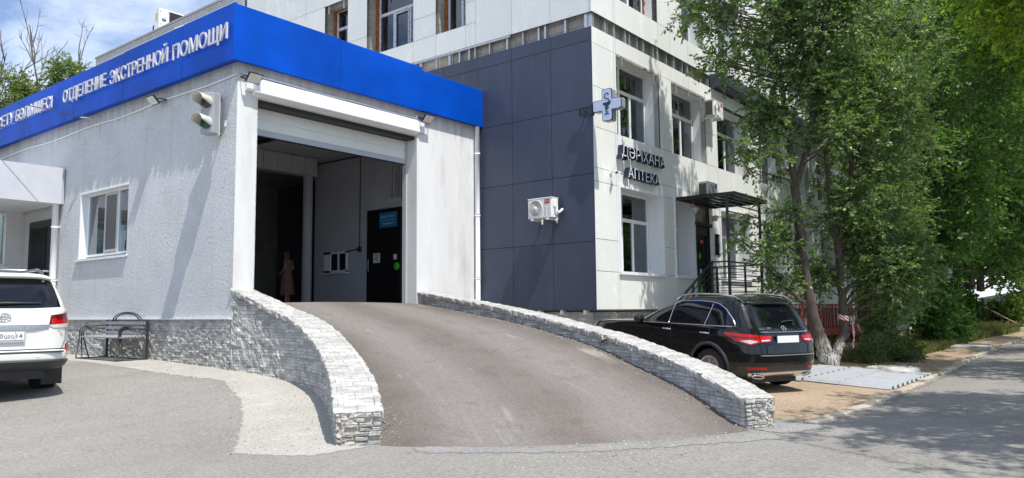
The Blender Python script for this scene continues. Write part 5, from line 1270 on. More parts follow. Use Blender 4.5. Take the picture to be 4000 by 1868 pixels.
def build_black_car():
    B = Body([(.22, -.50, 3.25, .78, 9, 7), (.32, -.80, 3.5, .88, 9, 6), (.42, -.90, 3.62, .93, 9, 5), (.55, -.945, 3.70, .943, 9, 4.6), (.70, -.955, 3.73, .945, 9, 4.4), (.85, -.93, 3.70, .945, 9, 4.4), (.97, -.875, 3.55, .942, 9, 4.6),
              (1.03, -.84, 3.2, .935, 8, 5), (1.07, -.82, 2.6, .925, 7, 5), (1.11, -.795, 2.08, .905, 6, 5.5), (1.25, -.70, 1.80, .855, 6, 6), (1.40, -.60, 1.42, .80, 6, 6), (1.50, -.53, 1.10, .755, 6, 6), (1.575, -.47, .86, .71, 6, 5), (1.615, -.35, .62, .63, 5, 4), (1.64, -.12, .32, .48, 4, 3.5), (1.652, .0, .1, .2, 3, 3)])
    R = thing('black_suv', 'glossy black SUV with chrome roof rails parked nose to the pharmacy', 'car', (13.66, 5.47, -1.38))
    R.rotation_euler = (0, math.radians(-3.5), math.radians(68.4))
    b = B.mesh().build('body', ['paint_black', 'black_plastic'], R, local=True)
    for x in (0, 2.873):
        pass
    carve(b, [((x, sy*1.2, .37), (x, sy*.55, .37), .405) for x in (0, 2.873) for sy in (1, -1)], ['paint_black', 'black_plastic'])
    for x in (0, 2.873):
        for sy in (1, -1): wheel(R, x, sy*.81, .36, .245, .245)
    def W(pts, side=1): return [(B.at(x, z, side), z) for x, z in pts]
    def sidepart(nm, mat_, pts, off=.004, sides=(1, -1)):
        for sd_ in sides:
            mb = MB(); B.patch(mb, W(pts, sd_)[::sd_], off); mb.build(nm, mat_, R, local=True)
    sidepart('side_window', 'car_glass', [(1.86, 1.075), (1.02, 1.095), (1.0, 1.475), (1.18, 1.44), (1.45, 1.33)])
    sidepart('side_window', 'car_glass', [(.93, 1.097), (.16, 1.115), (.10, 1.505), (.5, 1.51), (.90, 1.492)])
    sidepart('quarter_window', 'car_glass', [(.12, 1.117), (-.50, 1.13), (-.40, 1.25), (-.24, 1.40), (-.05, 1.485), (.06, 1.505)])
    for sd_ in (1, -1):
        mb = MB(); top = W([(1.90, 1.065), (1.62, 1.22), (1.36, 1.37), (1.08, 1.475), (.8, 1.512), (.4, 1.528), (.1, 1.522), (-.1, 1.49), (-.27, 1.41), (-.44, 1.26), (-.54, 1.13)], sd_)
        B.line(mb, B.dense(top, 3), .011, .006); B.line(mb, B.dense(W([(1.90, 1.065), (-.54, 1.13)], sd_), 24), .009, .006); mb.build('window_trim', 'chrome', R, local=True)
        mb = MB(); P = W([(1.06, 1.09), (1.03, 1.475)], sd_); B.line(mb, B.dense(P, 8), .006, .008); P = W([(.14, 1.11), (.06, 1.51)], sd_); B.line(mb, B.dense(P, 8), .006, .009); build_each(mb, 'pillar_trim', 'chrome', R, local=True)
        mb = MB(); pts = [(1.10, .67, 1.53), (.95, .665, 1.605), (.65, .66, 1.645), (.1, .65, 1.655), (-.28, .635, 1.635), (-.46, .62, 1.575)]
        mb.tube([(x, sd_*y, z) for x, y, z in pts], [.012, .02, .022, .022, .02, .012], 8); mb.build('roof_rail', 'chrome', R, local=True)
        mb = MB(); c = (1.80, sd_*1.03, 1.13); P = []
        for t in np.linspace(0, math.pi, 9):
            P.append([(c[0]-.02+.10*math.cos(t)*.9, c[1]+.115*math.sin(t)*math.cos(a)*1.0, c[2]+.085*math.sin(t)*math.sin(a)) for a in np.linspace(0, 6.2832, 17)])
        mb.grid(P); mb.obox((1.84, sd_*.93, 1.085), (1, 0, 0), (0, 1, 0), (0, 0, 1), .04, .06, .02); mb.build('mirror', 'paint_black', R, local=True)
        for x in (.98-.02, -.02):
            mb = MB(); q, n, tz = B.N(B.at(x+.12, .985, sd_), .985); mb.tube([q+Vector((.11, 0, 0)), q+n*.035+Vector((.08, 0, 0)), q+n*.04, q+n*.035-Vector((.08, 0, 0)), q-Vector((.11, 0, 0))], .014, 8); mb.build('door_handle', 'chrome', R, local=True)
        mb = MB(); B.line(mb, B.dense(W([(1.0, 1.07), (.98, .8), (.98, .40)], sd_), 10), .004, -.001); B.line(mb, B.dense(W([(1.98, 1.02), (1.95, .7), (1.9, .40)], sd_), 10), .004, -.001); B.line(mb, B.dense(W([(.02, 1.1), (-.03, .95), (.26, .8), (.42, .62), (.45, .40)], sd_), 8), .004, -.001); mb.build('door_seams', 'black_plastic', R, local=True)
        mb = MB(); arc = [(.0+.45*math.cos(t), .37+.45*math.sin(t)) for t in np.linspace(-.1, 3.24, 30)]; B.line(mb, W(arc, sd_), .03, -.008, 8); arc = [(2.873+.45*math.cos(t), .37+.45*math.sin(t)) for t in np.linspace(-.1, 3.24, 30)]; B.line(mb, W(arc, sd_), .03, -.008, 8); build_each(mb, 'arch_trim', 'trim_grey', R, local=True)
        # tail lamp: outer part on the wing, inner part on the tailgate
        mb = MB(); B.patch(mb, [(sd_*u, z) for u, z in [(.63, 1.005), (.63, .885), (.80, .845), (1.02, .90), (1.22, 1.0), (1.20, 1.035), (.9, 1.025)]][::sd_], .010); tl = mb.build('tail_lamp', 'tail_red', R, local=True)
        mb = MB(); B.patch(mb, [(sd_*u, z) for u, z in [(.66, .90), (.80, .86), (.96, .905), (.80, .925)]][::sd_], .014); mb.build('clear_lens', 'tail_clear', tl, local=True)
        mb = MB(); B.patch(mb, [(sd_*u, z) for u, z in [(.66, .965), (.66, .945), (1.08, .965), (1.10, .982)]][::sd_], .013); mb.build('dark_band', 'tail_dark', tl, local=True)
        mb = MB(); B.patch(mb, [(sd_*u, z) for u, z in [(.36, .985), (.40, .90), (.615, .885), (.615, 1.0)]][::sd_], .010); tl = mb.build('tail_lamp', 'tail_red', R, local=True)
        mb = MB(); B.patch(mb, [(sd_*u, z) for u, z in [(.42, .912), (.60, .90), (.60, .925), (.44, .93)]][::sd_], .014); mb.build('clear_lens', 'tail_clear', tl, local=True)
        mb = MB(); B.patch(mb, [(sd_*u, z) for u, z in [(.50, .475), (.50, .435), (.86, .445), (.84, .475)]][::sd_], .008); mb.build('bumper_reflector', 'tail_red', R, local=True)
    mb = MB(); B.patch(mb, [(-.60, 1.155), (-.66, 1.19), (-.56, 1.44), (-.45, 1.475), (.45, 1.475), (.56, 1.44), (.66, 1.19), (.60, 1.155), (0, 1.14)][::-1], .004); mb.build('rear_window', 'car_glass', R, local=True)
    # windscreen on the far end of the cabin
    mb = MB(); X, Y, d, h = B.table(1.3); hl = d[-1]
    B.patch(mb, [(-.55+0, 1.15), (.55, 1.15), (.5, 1.45), (-.5, 1.45)], .004) if False else None
    # spoiler
    mb = MB(); P = []
    for y in np.linspace(-.60, .60, 25):
        k = 1-abs(y/.62)**4*.5
        P.append([(-.30, y, 1.592-.05*(abs(y)/.6)**3), (-.52, y*1.0, 1.572-.05*(abs(y)/.6)**3), (-.63*k-.0, y, 1.535-.05*(abs(y)/.6)**3), (-.61*k, y, 1.515-.05*(abs(y)/.6)**3), (-.45, y, 1.50-.05*(abs(y)/.6)**3)])
    mb.grid(P, flip=True); mb.build('roof_spoiler', 'paint_black', R, local=True)
    mb = MB(); B.line(mb, [(s_, 1.045+.012*abs(s_)) for s_ in np.linspace(-.56, .56, 24)], .012, .008); mb.build('tailgate_strip', 'chrome', R, local=True)
    q, n, tz = B.N(0, 1.10); mb = MB(); ts = n.cross(tz)
    ring = [q+n*.02+(ts*math.cos(a)+tz*math.sin(a))*.05 for a in np.linspace(0, 6.2832, 25)[:-1]]; mb.tube(ring, .006, 6, True)
    for a in (1.5708, 3.665, 5.76): mb.tube([q+n*.022, q+n*.02+(ts*math.cos(a)+tz*math.sin(a))*.05], [.008, .003], 5)
    mb.build('star_emblem', 'chrome', R, local=True)
    q, n, tz = B.N(.56, 1.085); mb = MB(); add_text(mb, 'GLC 300', q+n*.004, n.cross(tz)*-1 if (n.cross(tz)).y > 0 else n.cross(tz), tz, .034, .004, .24); mb.build('model_badge', 'chrome', R, local=True)
    mb = MB(); q, n, tz = B.N(0, .935); n = Vector((-1, 0, .08)).normalized(); tz = Vector((.08, 0, 1)).normalized()
    mb.obox(q+n*.012, (0, 1, 0), n, tz, .28, .012, .072); pf = mb.build('plate_frame', 'black_plastic', R, local=True)
    mb = MB(); mb.obox(q+n*.026, (0, 1, 0), n, tz, .262, .003, .058); mb.build('number_plate', 'plate_white', pf, local=True)
    mb = MB(); B.line(mb, B.dense([(-.66, .84), (-.58, .68), (-.5, .665), (.5, .665), (.58, .68), (.66, .84)], 8), .005, 0); mb.build('tailgate_seam', 'black_plastic', R, local=True)
    mb = MB(); B.line(mb, [(s_, .675) for s_ in np.linspace(-.66, .66, 20)], .008, .004); mb.build('bumper_edge', 'chrome', R, local=True)
    mb = MB(); q, n, tz = B.N(0, 1.20); mb.tube([q+n*.02, q+n*.035+Vector((0, -.12, .015)), q+n*.02+Vector((0, -.34, .03))], [.018, .012, .006], 6); mb.build('rear_wiper', 'black_plastic', R, local=True)
    mb = MB(); B.patch(mb, [(-1.0, .49), (-1.0, .30), (1.0, .30), (1.0, .49)][::-1], .006, .06); mb.build('lower_bumper', 'trim_grey', R, local=True)
    mb = MB(); B.patch(mb, [(-.80, .385), (-.72, .29), (-.5, .275), (.5, .275), (.72, .29), (.80, .385), (.6, .40), (-.6, .40)][::-1], .022, .04); df = mb.build('chrome_diffuser', 'chrome', R, local=True)
    for sd_ in (1, -1):
        mb = MB(); q, n, tz = B.N(sd_*.60, .335)
        ts = n.cross(tz); el = [q+n*.035+ts*(.12*math.cos(a))+tz*(.04*math.sin(a)) for a in np.linspace(0, 6.2832, 25)[:-1]]; mb.tube(el, .012, 6, True); mb.build('exhaust_trim', 'chrome', df, local=True)
        mb = MB(); b0 = len(mb.v); mb.add([q+n*.03]+[q+n*.03+ts*(.115*math.cos(a))+tz*(.035*math.sin(a)) for a in np.linspace(0, 6.2832, 25)[:-1]], [(0, 1+k, 1+(k+1) % 24) for k in range(24)]); mb.build('exhaust_opening', 'black_plastic', df, local=True)
    mb = MB(); mb.box(-.62, -.55, .18, 3.2, .55, .4); mb.build('underbody', 'black_plastic', R, local=True)
build_black_car()

def build_white_car():
    B = Body([(.40, -1.0, 3.4, .86, 9, 8), (.47, -1.17, 3.6, .935, 9, 7), (.56, -1.25, 3.70, .975, 9, 6), (.64, -1.255, 3.74, .985, 9, 6), (.665, -1.245, 3.74, .985, 9, 6), (.70, -1.185, 3.75, .985, 9, 6.5), (.85, -1.185, 3.75, .99, 9, 6), (1.0, -1.19, 3.72, .99, 9, 5.5), (1.1, -1.175, 3.66, .988, 9, 5.5), (1.22, -1.14, 3.4, .975, 8, 6),
              (1.28, -1.12, 2.2, .955, 7, 6.5), (1.45, -1.05, 1.95, .90, 7, 7), (1.62, -.975, 1.6, .83, 7, 7), (1.74, -.915, 1.3, .765, 7, 7), (1.81, -.86, 1.1, .715, 6, 6), (1.85, -.75, .9, .65, 5, 5), (1.875, -.55, .65, .55, 4, 4), (1.885, -.3, .4, .4, 3, 3)])
    R = thing('white_suv', 'white SUV seen from behind with a spare roof rail, parked at the far left', 'car', (4.45, 14.12, -1.2)); R['label'] = 'large white SUV seen from behind, cut by the left edge near the bench'
    R.rotation_euler = (0, 0, math.radians(83.3))
    b = B.mesh().build('body', ['paint_white', 'black_plastic'], R, local=True)
    carve(b, [((x, sy*1.2, .39), (x, sy*.55, .39), .43) for x in (0, 2.85) for sy in (1, -1)], ['paint_white', 'black_plastic'])
    for x in (0, 2.85):
        for sy in (1, -1): wheel(R, x, sy*.83, .39, .285, .235)
    for sd_ in (1, -1):
        W = lambda pts: [(B.at(x, z, sd_), z) for x, z in pts]
        for pts in ([(1.85, 1.29), (.98, 1.29), (.96, 1.70), (1.2, 1.68), (1.5, 1.58)], [(.9, 1.29), (.1, 1.29), (.08, 1.72), (.88, 1.715)], [(.02, 1.29), (-.75, 1.29), (-.62, 1.68), (.0, 1.72)]):
            mb = MB(); B.patch(mb, W(pts)[::sd_], .004); mb.build('side_window', 'car_glass', R, local=True)
        mb = MB(); mb.tube([(1.0, sd_*.60, 1.80), (.9, sd_*.60, 1.92), (.5, sd_*.60, 1.945), (-.4, sd_*.58, 1.94), (-.72, sd_*.57, 1.90), (-.84, sd_*.56, 1.83)], [.02, .026, .028, .028, .026, .02], 8); mb.build('roof_rail', M['rail_black'], R, local=True)
        mb = MB(); P = B.dense([(sd_*.64, 1.255), (sd_*.64, .98)], 4)
        B.patch(mb, [(sd_*u, z) for u, z in [(.63, 1.215), (.60, 1.075), (1.05, 1.105), (1.06, 1.27), (.99, 1.265)]][::sd_], .016); tl = mb.build('tail_lamp', 'tail_dark', R, local=True)
        mb = MB(); B.patch(mb, [(sd_*u, z) for u, z in [(.64, 1.15), (.62, 1.085), (.90, 1.10), (.90, 1.15), (.72, 1.14), (.70, 1.165)]][::sd_], .020); mb.build('bright_lens', 'tail_red', tl, local=True)
        mb = MB(); B.patch(mb, [(sd_*u, z) for u, z in [(.93, 1.175), (.93, 1.105), (1.04, 1.115), (1.04, 1.18)]][::sd_], .020); mb.build('bright_lens', 'tail_red', tl, local=True)
        mb = MB(); B.patch(mb, [(sd_*u, z) for u, z in [(.58, 1.07), (.66, 1.025), (1.04, 1.035), (1.05, 1.10)]][::sd_], .016); mb.build('clear_lens', 'tail_clear', tl, local=True)
        mb = MB(); B.patch(mb, [(sd_*u, z) for u, z in [(.90, .78), (.92, .665), (1.06, .69), (1.06, .785)]][::sd_], .014); mb.build('bumper_reflector', 'tail_red', R, local=True)
        mb = MB(); B.line(mb, B.dense([(sd_*.915, 1.27), (sd_*.915, 1.0), (sd_*.90, .85), (sd_*.80, .705)], 8), .005, 0); mb.build('tailgate_seam', 'black_plastic', R, local=True)
        mb = MB(); mb.box(-.62, sd_*.66, .14, -.58, sd_*.95, .47); mb.build('mud_flap', 'black_plastic', R, local=True)
    mb = MB(); B.patch(mb, [(-.80, 1.345), (-.70, 1.74), (-.60, 1.775), (.60, 1.775), (.70, 1.74), (.80, 1.345), (.4, 1.325), (-.4, 1.325)][::-1], .005, .06); mb.build('rear_window', 'car_glass', R, local=True)
    mb = MB(); P = []
    for y in np.linspace(-.66, .66, 27):
        k = (abs(y)/.66)**6
        P.append([(-.55, y, 1.88-.05*k), (-.85, y, 1.865-.05*k), (-1.02+.08*k, y, 1.825-.05*k), (-1.01+.08*k, y, 1.79-.03*k), (-.85, y, 1.78-.03*k)])
    mb.grid(P, flip=True); mb.build('roof_spoiler', 'paint_white', R, local=True)
    mb = MB(); B.patch(mb, [(-.60, 1.03), (-.60, 1.075), (.60, 1.075), (.60, 1.03), (.4, 1.0), (-.4, 1.0)][::-1], .022, .06, .03); cs = mb.build('chrome_garnish', M['satin'], R, local=True)
    q, n, tz = B.N(.42, 1.025); mb = MB(); add_text(mb, 'LAND CRUISER', Vector((q.x-.024, .46, 1.022)), (0, -1, 0), (0, 0, 1), .034, .006, .92); mb.build('model_name', 'chrome', cs, local=True)
    q, n, tz = B.N(0, 1.18); mb = MB()
    def ell(a, b, cz=0, r=.009): mb.tube([q+n*.02+Vector((0, a*math.cos(t), b*math.sin(t)+cz)) for t in np.linspace(0, 6.2832, 33)[:-1]], r, 6, True)
    ell(.095, .064); ell(.03, .055, .0, .007); ell(.062, .024, .022, .007); mb.build('oval_emblem', 'chrome', R, local=True)
    mb = MB(); mb.obox((-1.205, 0, .905), (0, 1, 0), (1, 0, 0), (0, 0, 1), .285, .014, .08); pf = mb.build('plate_frame', 'grey_plastic', R, local=True)
    mb = MB(); mb.obox((-1.221, 0, .915), (0, 1, 0), (1, 0, 0), (0, 0, 1), .262, .004, .058); pl = mb.build('number_plate', 'plate_white', pf, local=True)
    mb = MB(); add_text(mb, '0', (-1.2255, .045, .885), (0, -1, 0), (0, 0, 1), .062, .002, .04); add_text(mb, 'QZQ', (-1.2255, -.005, .885), (0, -1, 0), (0, 0, 1), .042, .002, .13); add_text(mb, '14', (-1.2255, -.165, .885), (0, -1, 0), (0, 0, 1), .062, .002, .075); mb.box(-1.2275, -.153, .857, -1.2255, -.149, .973); mb.build('plate_characters', 'black_plastic', pl, local=True)
    q, n, tz = B.N(-.76, .985); mb = MB(); add_text(mb, 'V8', q+n*.01+Vector((0, .05, -.01)), (0, -1, 0), (0, 0, 1), .034, .006, .10); mb.build('engine_badge', 'chrome', R, local=True)
    mb = MB(); B.patch(mb, [(-.92, .715), (-.92, .70), (.92, .70), (.92, .715)][::-1], .006, .08); mb.build('tailgate_gap', 'black_plastic', R, local=True)
    mb = MB(); mb.box(-1.262, -.80, .660, -1.10, .80, .682); mb.build('bumper_step', 'trim_grey', R, local=True, bevel=.006)
    mb = MB(); B.patch(mb, [(-1.02, .55), (-.98, .43), (.98, .43), (1.02, .55)][::-1], .035, .06, .06); mb.build('lower_lip', 'trim_grey', R, local=True)
    mb = MB(); q, n, tz = B.N(.12, 1.37); mb.tube([q+n*.02, q+n*.035+Vector((0, -.1, .02)), q+n*.02+Vector((0, -.62, .03))], [.024, .018, .008], 6); mb.build('rear_wiper', 'trim_grey', R, local=True)
    for s_ in (-.45, .45, -.86, .86):
        q, n, tz = B.N(s_, .60); mb = MB(); mb.lathe([(0, .006), (.012, .006), (.016, 0)], q, (n.cross(tz), tz, n), 12); mb.build('parking_sensor', 'paint_white', R, local=True)
    mb = MB(); mb.box(-1.05, -.6, .26, 3.3, .6, .5); mb.build('underbody', 'black_plastic', R, local=True)
M['satin'] = pm('satin_chrome', (.5, .5, .5), .3, metal=.9, var=.04, kind='obj'); M['rail_black'] = pm('rail_paint', (.03, .03, .02), .12, var=.1, kind='obj', coat=1)
build_white_car()

# ------------------------------------------------------------------ things on the garage
def traffic_light():
    t = thing('traffic_light', 'two-lamp traffic light with beige visors hung on the garage side wall', 'traffic light', (7.70, 13.45, 3.42)); t.rotation_euler.z = math.radians(-68)
    mb = MB(); mb.box(-.145, 0, 0, .145, .17, .80); mb.build('housing', 'tl_grey', t, local=True, bevel=.02, seg=2)
    mb = MB(); mb.box(-.16, .165, -.015, .16, .185, .815); mb.build('back_plate', 'tl_beige', t, local=True)
    for z, m_, nm in ((.20, 'lens_green', 'lens'), (.60, 'lens_dark', 'lens')):
        AX = (Vector((1, 0, 0)), Vector((0, 0, 1)), Vector((0, -1, 0)))
        mb = MB(); mb.lathe([(0, .045)]+[(.11*k/9, .045-.03*(k/9)**2+(.006 if k % 2 else 0)) for k in range(1, 10)]+[(.115, .0)], (0, 0, z), AX, 28); mb.build('lens', m_, t, local=True)
        mb = MB(); P = []
        for a in np.linspace(-.5, math.pi+.5, 25):
            dp = .30 if 0 <= a <= math.pi else .30-.30*min(1, (abs(a-math.pi/2)-math.pi/2)/.5)*.85
            P.append([((.125+e)*math.cos(a), -y, z+(.125+e)*math.sin(a)) for e, y in ((0, -.01), (0, dp*.5), (0, dp), (.006, dp), (.006, dp*.5), (.006, -.01))])
        mb.grid(P, flip=False); mb.build('visor', 'tl_beige', t, local=True)
    for z in (.06, .74):
        mb = MB(); mb.tube([(.05, .17, z), (.10, .38, z)], .022, 8); mb.box(.04, .33, z-.05, .15, .40, z+.05); mb.build('bracket', 'tl_grey', t, local=True)
    mb = MB(); mb.box(.19, .27, .18, .27, .34, .30); mb.tube([(.23, .3, .18), (.22, .28, .05)], .008, 5); mb.build('junction_box', 'white_plastic', t, local=True)
for nm, c in (('tl_grey', (.33, .35, .37)), ('tl_beige', (.56, .54, .47)), ('lens_green', (.01, .10, .055)), ('lens_dark', (.06, .055, .045))): M[nm] = pm(nm, c, .35, var=.06, kind='obj')
traffic_light()
M['led'] = pm('led_panel', (.66, .66, .52), .3, var=.05, kind='obj')
def floodlight(label, loc, rz, tilt=.75):
    t = thing('floodlight', label, 'floodlight', loc, rz, 'floodlights under the blue fascia')
    ct, st = math.cos(tilt), math.sin(tilt); ax, ay, az = Vector((1, 0, 0)), Vector((0, ct, st)), Vector((0, -st, ct))   # lamp faces -ay
    mb = MB(); mb.obox((0, 0, 0), ax, ay, az, .15, .02, .11); h = mb.build('housing', 'black_plastic', t, local=True, bevel=.006)
    mb = MB(); mb.obox(-ay*.021, ax, ay, az, .132, .003, .092); p = mb.build('diffuser', 'paper', t, local=True)
    mb = MB(); mb.obox(-ay*.0245, ax, ay, az, .07, .001, .045); mb.build('led_panel', 'led', p, local=True)
    mb = MB(); mb.tube([(-.16, .0, 0), (-.17, .06, .02), (-.17, .2, .02), (.17, .2, .02), (.17, .06, .02), (.16, 0, 0)], .012, 5); mb.build('bracket', 'black_plastic', t, local=True)
    return t
floodlight('floodlight over the left end of the roller shutter', (8.26, 12.77, 4.49), 0)
floodlight('floodlight over the right end of the roller shutter', (12.95, 12.77, 4.60), 0)
floodlight('floodlight under the lettering on the garage side wall', (7.80, 15.75, 4.50), -math.pi/2)
def conduits():
    mb = MB(); ys = np.linspace(12.97, 26, 40); mb.tube([(XG-.02, y, 4.56-.07*(1-math.exp(-(y-13)/3))+.02*math.sin(y*1.7)) for y in ys], .018, 6)
    mb.tube([(x, YG-.02, 4.60+.01*math.sin(x*3)) for x in np.linspace(8.03, 12.8, 20)], .018, 6); mb.cyl((12.74, YG-.03, 4.62), (12.74, YG, 4.62), .06, n=14); mb.cyl((8.5, YG-.03, 4.62), (8.5, YG, 4.62), .06, n=14)
    mb.build('conduit', 'white_plastic', garage)
conduits()
def wire():
    t = thing('overhead_wire', 'thin black wire anchored under the fascia and leaving the picture on the left', 'wire', (7.85, 19.12, 4.68))
    A = Vector((7.80, 19.15, 4.70)); E = Vector((-6.0, 26.5, 7.6)); mb = MB()
    mb.tube([A.lerp(E, s)+Vector((0, 0, -.5*s*(1-s))) for s in np.linspace(0, 1, 24)], .009, 4); mb.build('cable', 'black_plastic', t)
    mb = MB(); mb.tube([(8.03, 18.9, 4.60), (7.82, 18.95, 4.66), (7.78, 19.2, 4.70)], .016, 5); mb.build('anchor', 'steel', t)
wire()

# ------------------------------------------------------------------ bench
M['bench_iron'] = pm('bench_iron', (.03, .03, .032), .5, var=.15, kind='obj'); M['slat_grey'] = pm('grey_slat_paint', (.30, .31, .33), .45, var=.1, kind='obj')
def bench():
    t = thing('bench', 'wrought iron bench with grey slats and arched back against the stone plinth', 'bench', (7.65, 16.8, -.91))
    zg = -.915
    for y in (15.92, 17.72):
        mb = MB()
        for k, (dy, xb, ze) in enumerate(((-.0, 7.30, -.20), (.06, 7.40, -.28), (.12, 7.52, -.38))):
            xt = 7.36+.03*k; za = -.22-.025*k
            s = 1 if y < 17 else -1
            pts = [(xb, y+dy*s, gzf(xb, y)), (xt, y+.02*k*s, -.45)]
            pts += [(xt+.11-.11*math.cos(a), y+.02*k*s, za-.11+.11*math.sin(a)) for a in np.linspace(0, 1.57, 7)]
            pts += [(7.93, y, ze)]
            mb.tube(pts, .014, 7)
        mb.build('arm_frame', 'bench_iron', t)
        mb = MB(); mb.box(7.92, y-.02, zg, 7.96, y+.02, -.10); mb.build('leg', 'bench_iron', t)
        mb = MB(); mb.tube([(7.30, y, gzf(7.3, y)+.015), (7.94, y, gzf(7.94, y)+.015)], .014, 6); mb.build('foot_bar', 'bench_iron', t)
    for x in (7.32, 7.93): mb = MB(); mb.tube([(x, 15.92, gzf(x, 15.9)+.012), (x, 17.72, gzf(x, 17.7)+.012)], .012, 6); mb.build('floor_bar', 'bench_iron', t)
    for k in range(8): mb = MB(); mb.box(7.36+k*.066, 15.90, -.455+.003*k, 7.36+k*.066+.055, 17.74, -.43+.003*k); mb.build('seat_slat', 'slat_grey', t, bevel=.004)
    for z in (-.16, -.26, -.36): mb = MB(); mb.box(7.885+z*.04, 15.95, z-.03, 7.91+z*.04, 17.70, z+.03); mb.build('back_slat', 'slat_grey', t, bevel=.004)
    for r0, z0 in ((.66, -.13), (.55, -.13)):
        mb = MB(); mb.tube([(7.93, 16.81-r0*math.cos(a), z0+(.20 if r0 > .6 else .17)*math.sin(a)) for a in np.linspace(0, math.pi, 25)], .014, 6); mb.build('arch', 'bench_iron', t)
bench()

# ------------------------------------------------------------------ woman inside the garage
M['skin'] = pm('skin', (.42, .25, .18), .6, var=.05, kind='obj'); M['dress'] = pm('dusty_pink_dress', (.24, .115, .10), .85, var=.15, vs=9, kind='obj', bump=.4, bs=12); M['hair'] = pm('dark_hair', (.012, .009, .008), .5, var=.3, vs=20, kind='obj')
def person():
    t = thing('person', 'woman in a long pink dress with dark hair, her back turned, inside the dark garage', 'person', (13.5, 19.0, .2)); t.rotation_euler.z = math.radians(215)
    # skeleton, facing -Y locally; one continuous skinned surface
    J = {}; V = []; Eg = []; Rd = []
    def jt(n, p, r, par=None):
        J[n] = len(V); V.append(p); Rd.append(r)
        if par is not None: Eg.append((J[par], J[n]))
    jt('pel', (0, 0, .93), (.135, .105)); jt('waist', (0, .0, 1.08), (.115, .085), 'pel'); jt('chest', (0, .0, 1.26), (.145, .10), 'waist'); jt('sh', (0, .01, 1.37), (.09, .07), 'chest'); jt('neck', (0, 0, 1.43), (.045, .045), 'sh')
    jt('jaw', (0, -.012, 1.49), (.055, .062), 'neck'); jt('head', (0, -.005, 1.57), (.072, .088), 'jaw'); jt('crown', (0, .005, 1.64), (.045, .055), 'head'); jt('nose', (0, -.105, 1.545), (.011, .011), 'head')
    for s, nm, arm in ((1, 'l', [(.19, .02, 1.355), (.30, .06, 1.14), (.20, -.10, .99), (.15, -.15, .97)]), (-1, 'r', [(-.19, .02, 1.355), (-.29, .08, 1.13), (-.16, -.12, 1.04), (-.11, -.16, 1.05)])):
        par = 'sh'
        for k, (p, r) in enumerate(zip(arm, (.05, .038, .026, .03))): jt(f'a{nm}{k}', p, (r, r), par); par = f'a{nm}{k}'
        w_ = np.array(arm[3])
        for f, (a, ln) in enumerate(((-.9, .06), (-.3, .085), (-.1, .095), (.1, .09), (.3, .07))):
            d = np.array([-s*math.cos(a)*.6, -.8*math.cos(a), -.35+math.sin(a)*.5]); d /= np.linalg.norm(d)
            jt(f'f{nm}{f}', tuple(w_+d*ln*.55), (.009, .009), f'a{nm}3'); jt(f'g{nm}{f}', tuple(w_+d*ln*.9+np.array([0, 0, -.02])), (.007, .007), f'f{nm}{f}')
        jt('h'+nm, (s*.09, 0, .86), (.085, .09), 'pel'); jt('k'+nm, (s*.095, -.01, .50), (.055, .058), 'h'+nm); jt('c'+nm, (s*.095, .015, .35), (.05, .052), 'k'+nm); jt('n'+nm, (s*.095, .02, .09), (.032, .034), 'c'+nm); jt('t'+nm, (s*.105, -.13, .03), (.035, .022), 'n'+nm)
    me = bpy.data.meshes.new('body'); me.from_pydata(V, Eg, []); o = bpy.data.objects.new('body', me); C.objects.link(o)
    o.modifiers.new('skin', 'SKIN'); sv = me.skin_vertices[0].data
    for i, r in enumerate(Rd): sv[i].radius = r
    sv[0].use_root = True
    o.modifiers.new('sub', 'SUBSURF').levels = 2; o.modifiers['sub'].render_levels = 2
    dg = bpy.context.evaluated_depsgraph_get(); nm_ = bpy.data.meshes.new_from_object(o.evaluated_get(dg)); o.modifiers.clear(); o.data = nm_; nm_.materials.clear(); nm_.materials.append(M['skin']); o.parent = t
    for p in nm_.polygons: p.use_smooth = True
    mb = MB(); P = []
    prof = [(1.40, .12, .09), (1.36, .185, .115), (1.27, .185, .14), (1.16, .165, .125), (1.07, .145, .115), (1.03, .150, .12), (.92, .185, .155), (.75, .205, .175), (.55, .225, .195), (.36, .25, .215), (.34, .245, .21)]
    for z, a, b in prof: P.append([(a*math.cos(u)*(1+.03*math.sin(u*9)*(1.4-z)), b*math.sin(u)*(1+.05*math.sin(u*7)*(1.4-z)), z) for u in np.linspace(0, 6.2832, 41)])
    mb.grid(P, flip=True); mb.build('dress', 'dress', t, local=True)
    for s in (1, -1):
        mb = MB(); a = [(s*.15, .02, 1.37), (s*.22, .03, 1.29), (s*.265, .05, 1.21)]; mb.tube(a, [.07, .066, .068], 14, cap=False); mb.build('sleeve', 'dress', t, local=True)
    mb = MB(); P = []
    for z, a, b, yo in [(1.715, .01, .01, .01), (1.705, .05, .06, .01), (1.67, .085, .10, .01), (1.60, .10, .112, .015), (1.52, .105, .10, .03), (1.43, .11, .08, .05), (1.36, .10, .055, .065), (1.33, .07, .03, .07)]:
        P.append([(a*math.cos(u), yo+b*math.sin(u)*(1 if math.sin(u) > 0 or z > 1.6 else .25), z) for u in np.linspace(0, 6.2832, 29)])
    mb.grid(P, flip=True); mb.build('hair', 'hair', t, local=True)
    for s in (1, -1):
        mb = MB(); mb.sphere((s*.028, -.082, 1.575), .011, 8); mb.build('eye', 'hair', t, local=True)
        mb = MB(); mb.box(s*.06, -.19, 0, s*.145, .07, .03); mb.build('shoe', 'hair', t, local=True, bevel=.015)
    mb = MB(); mb.box(-.022, -.084, 1.508, .022, -.07, 1.516); mb.build('mouth', 'dress', t, local=True, bevel=.003)
person()

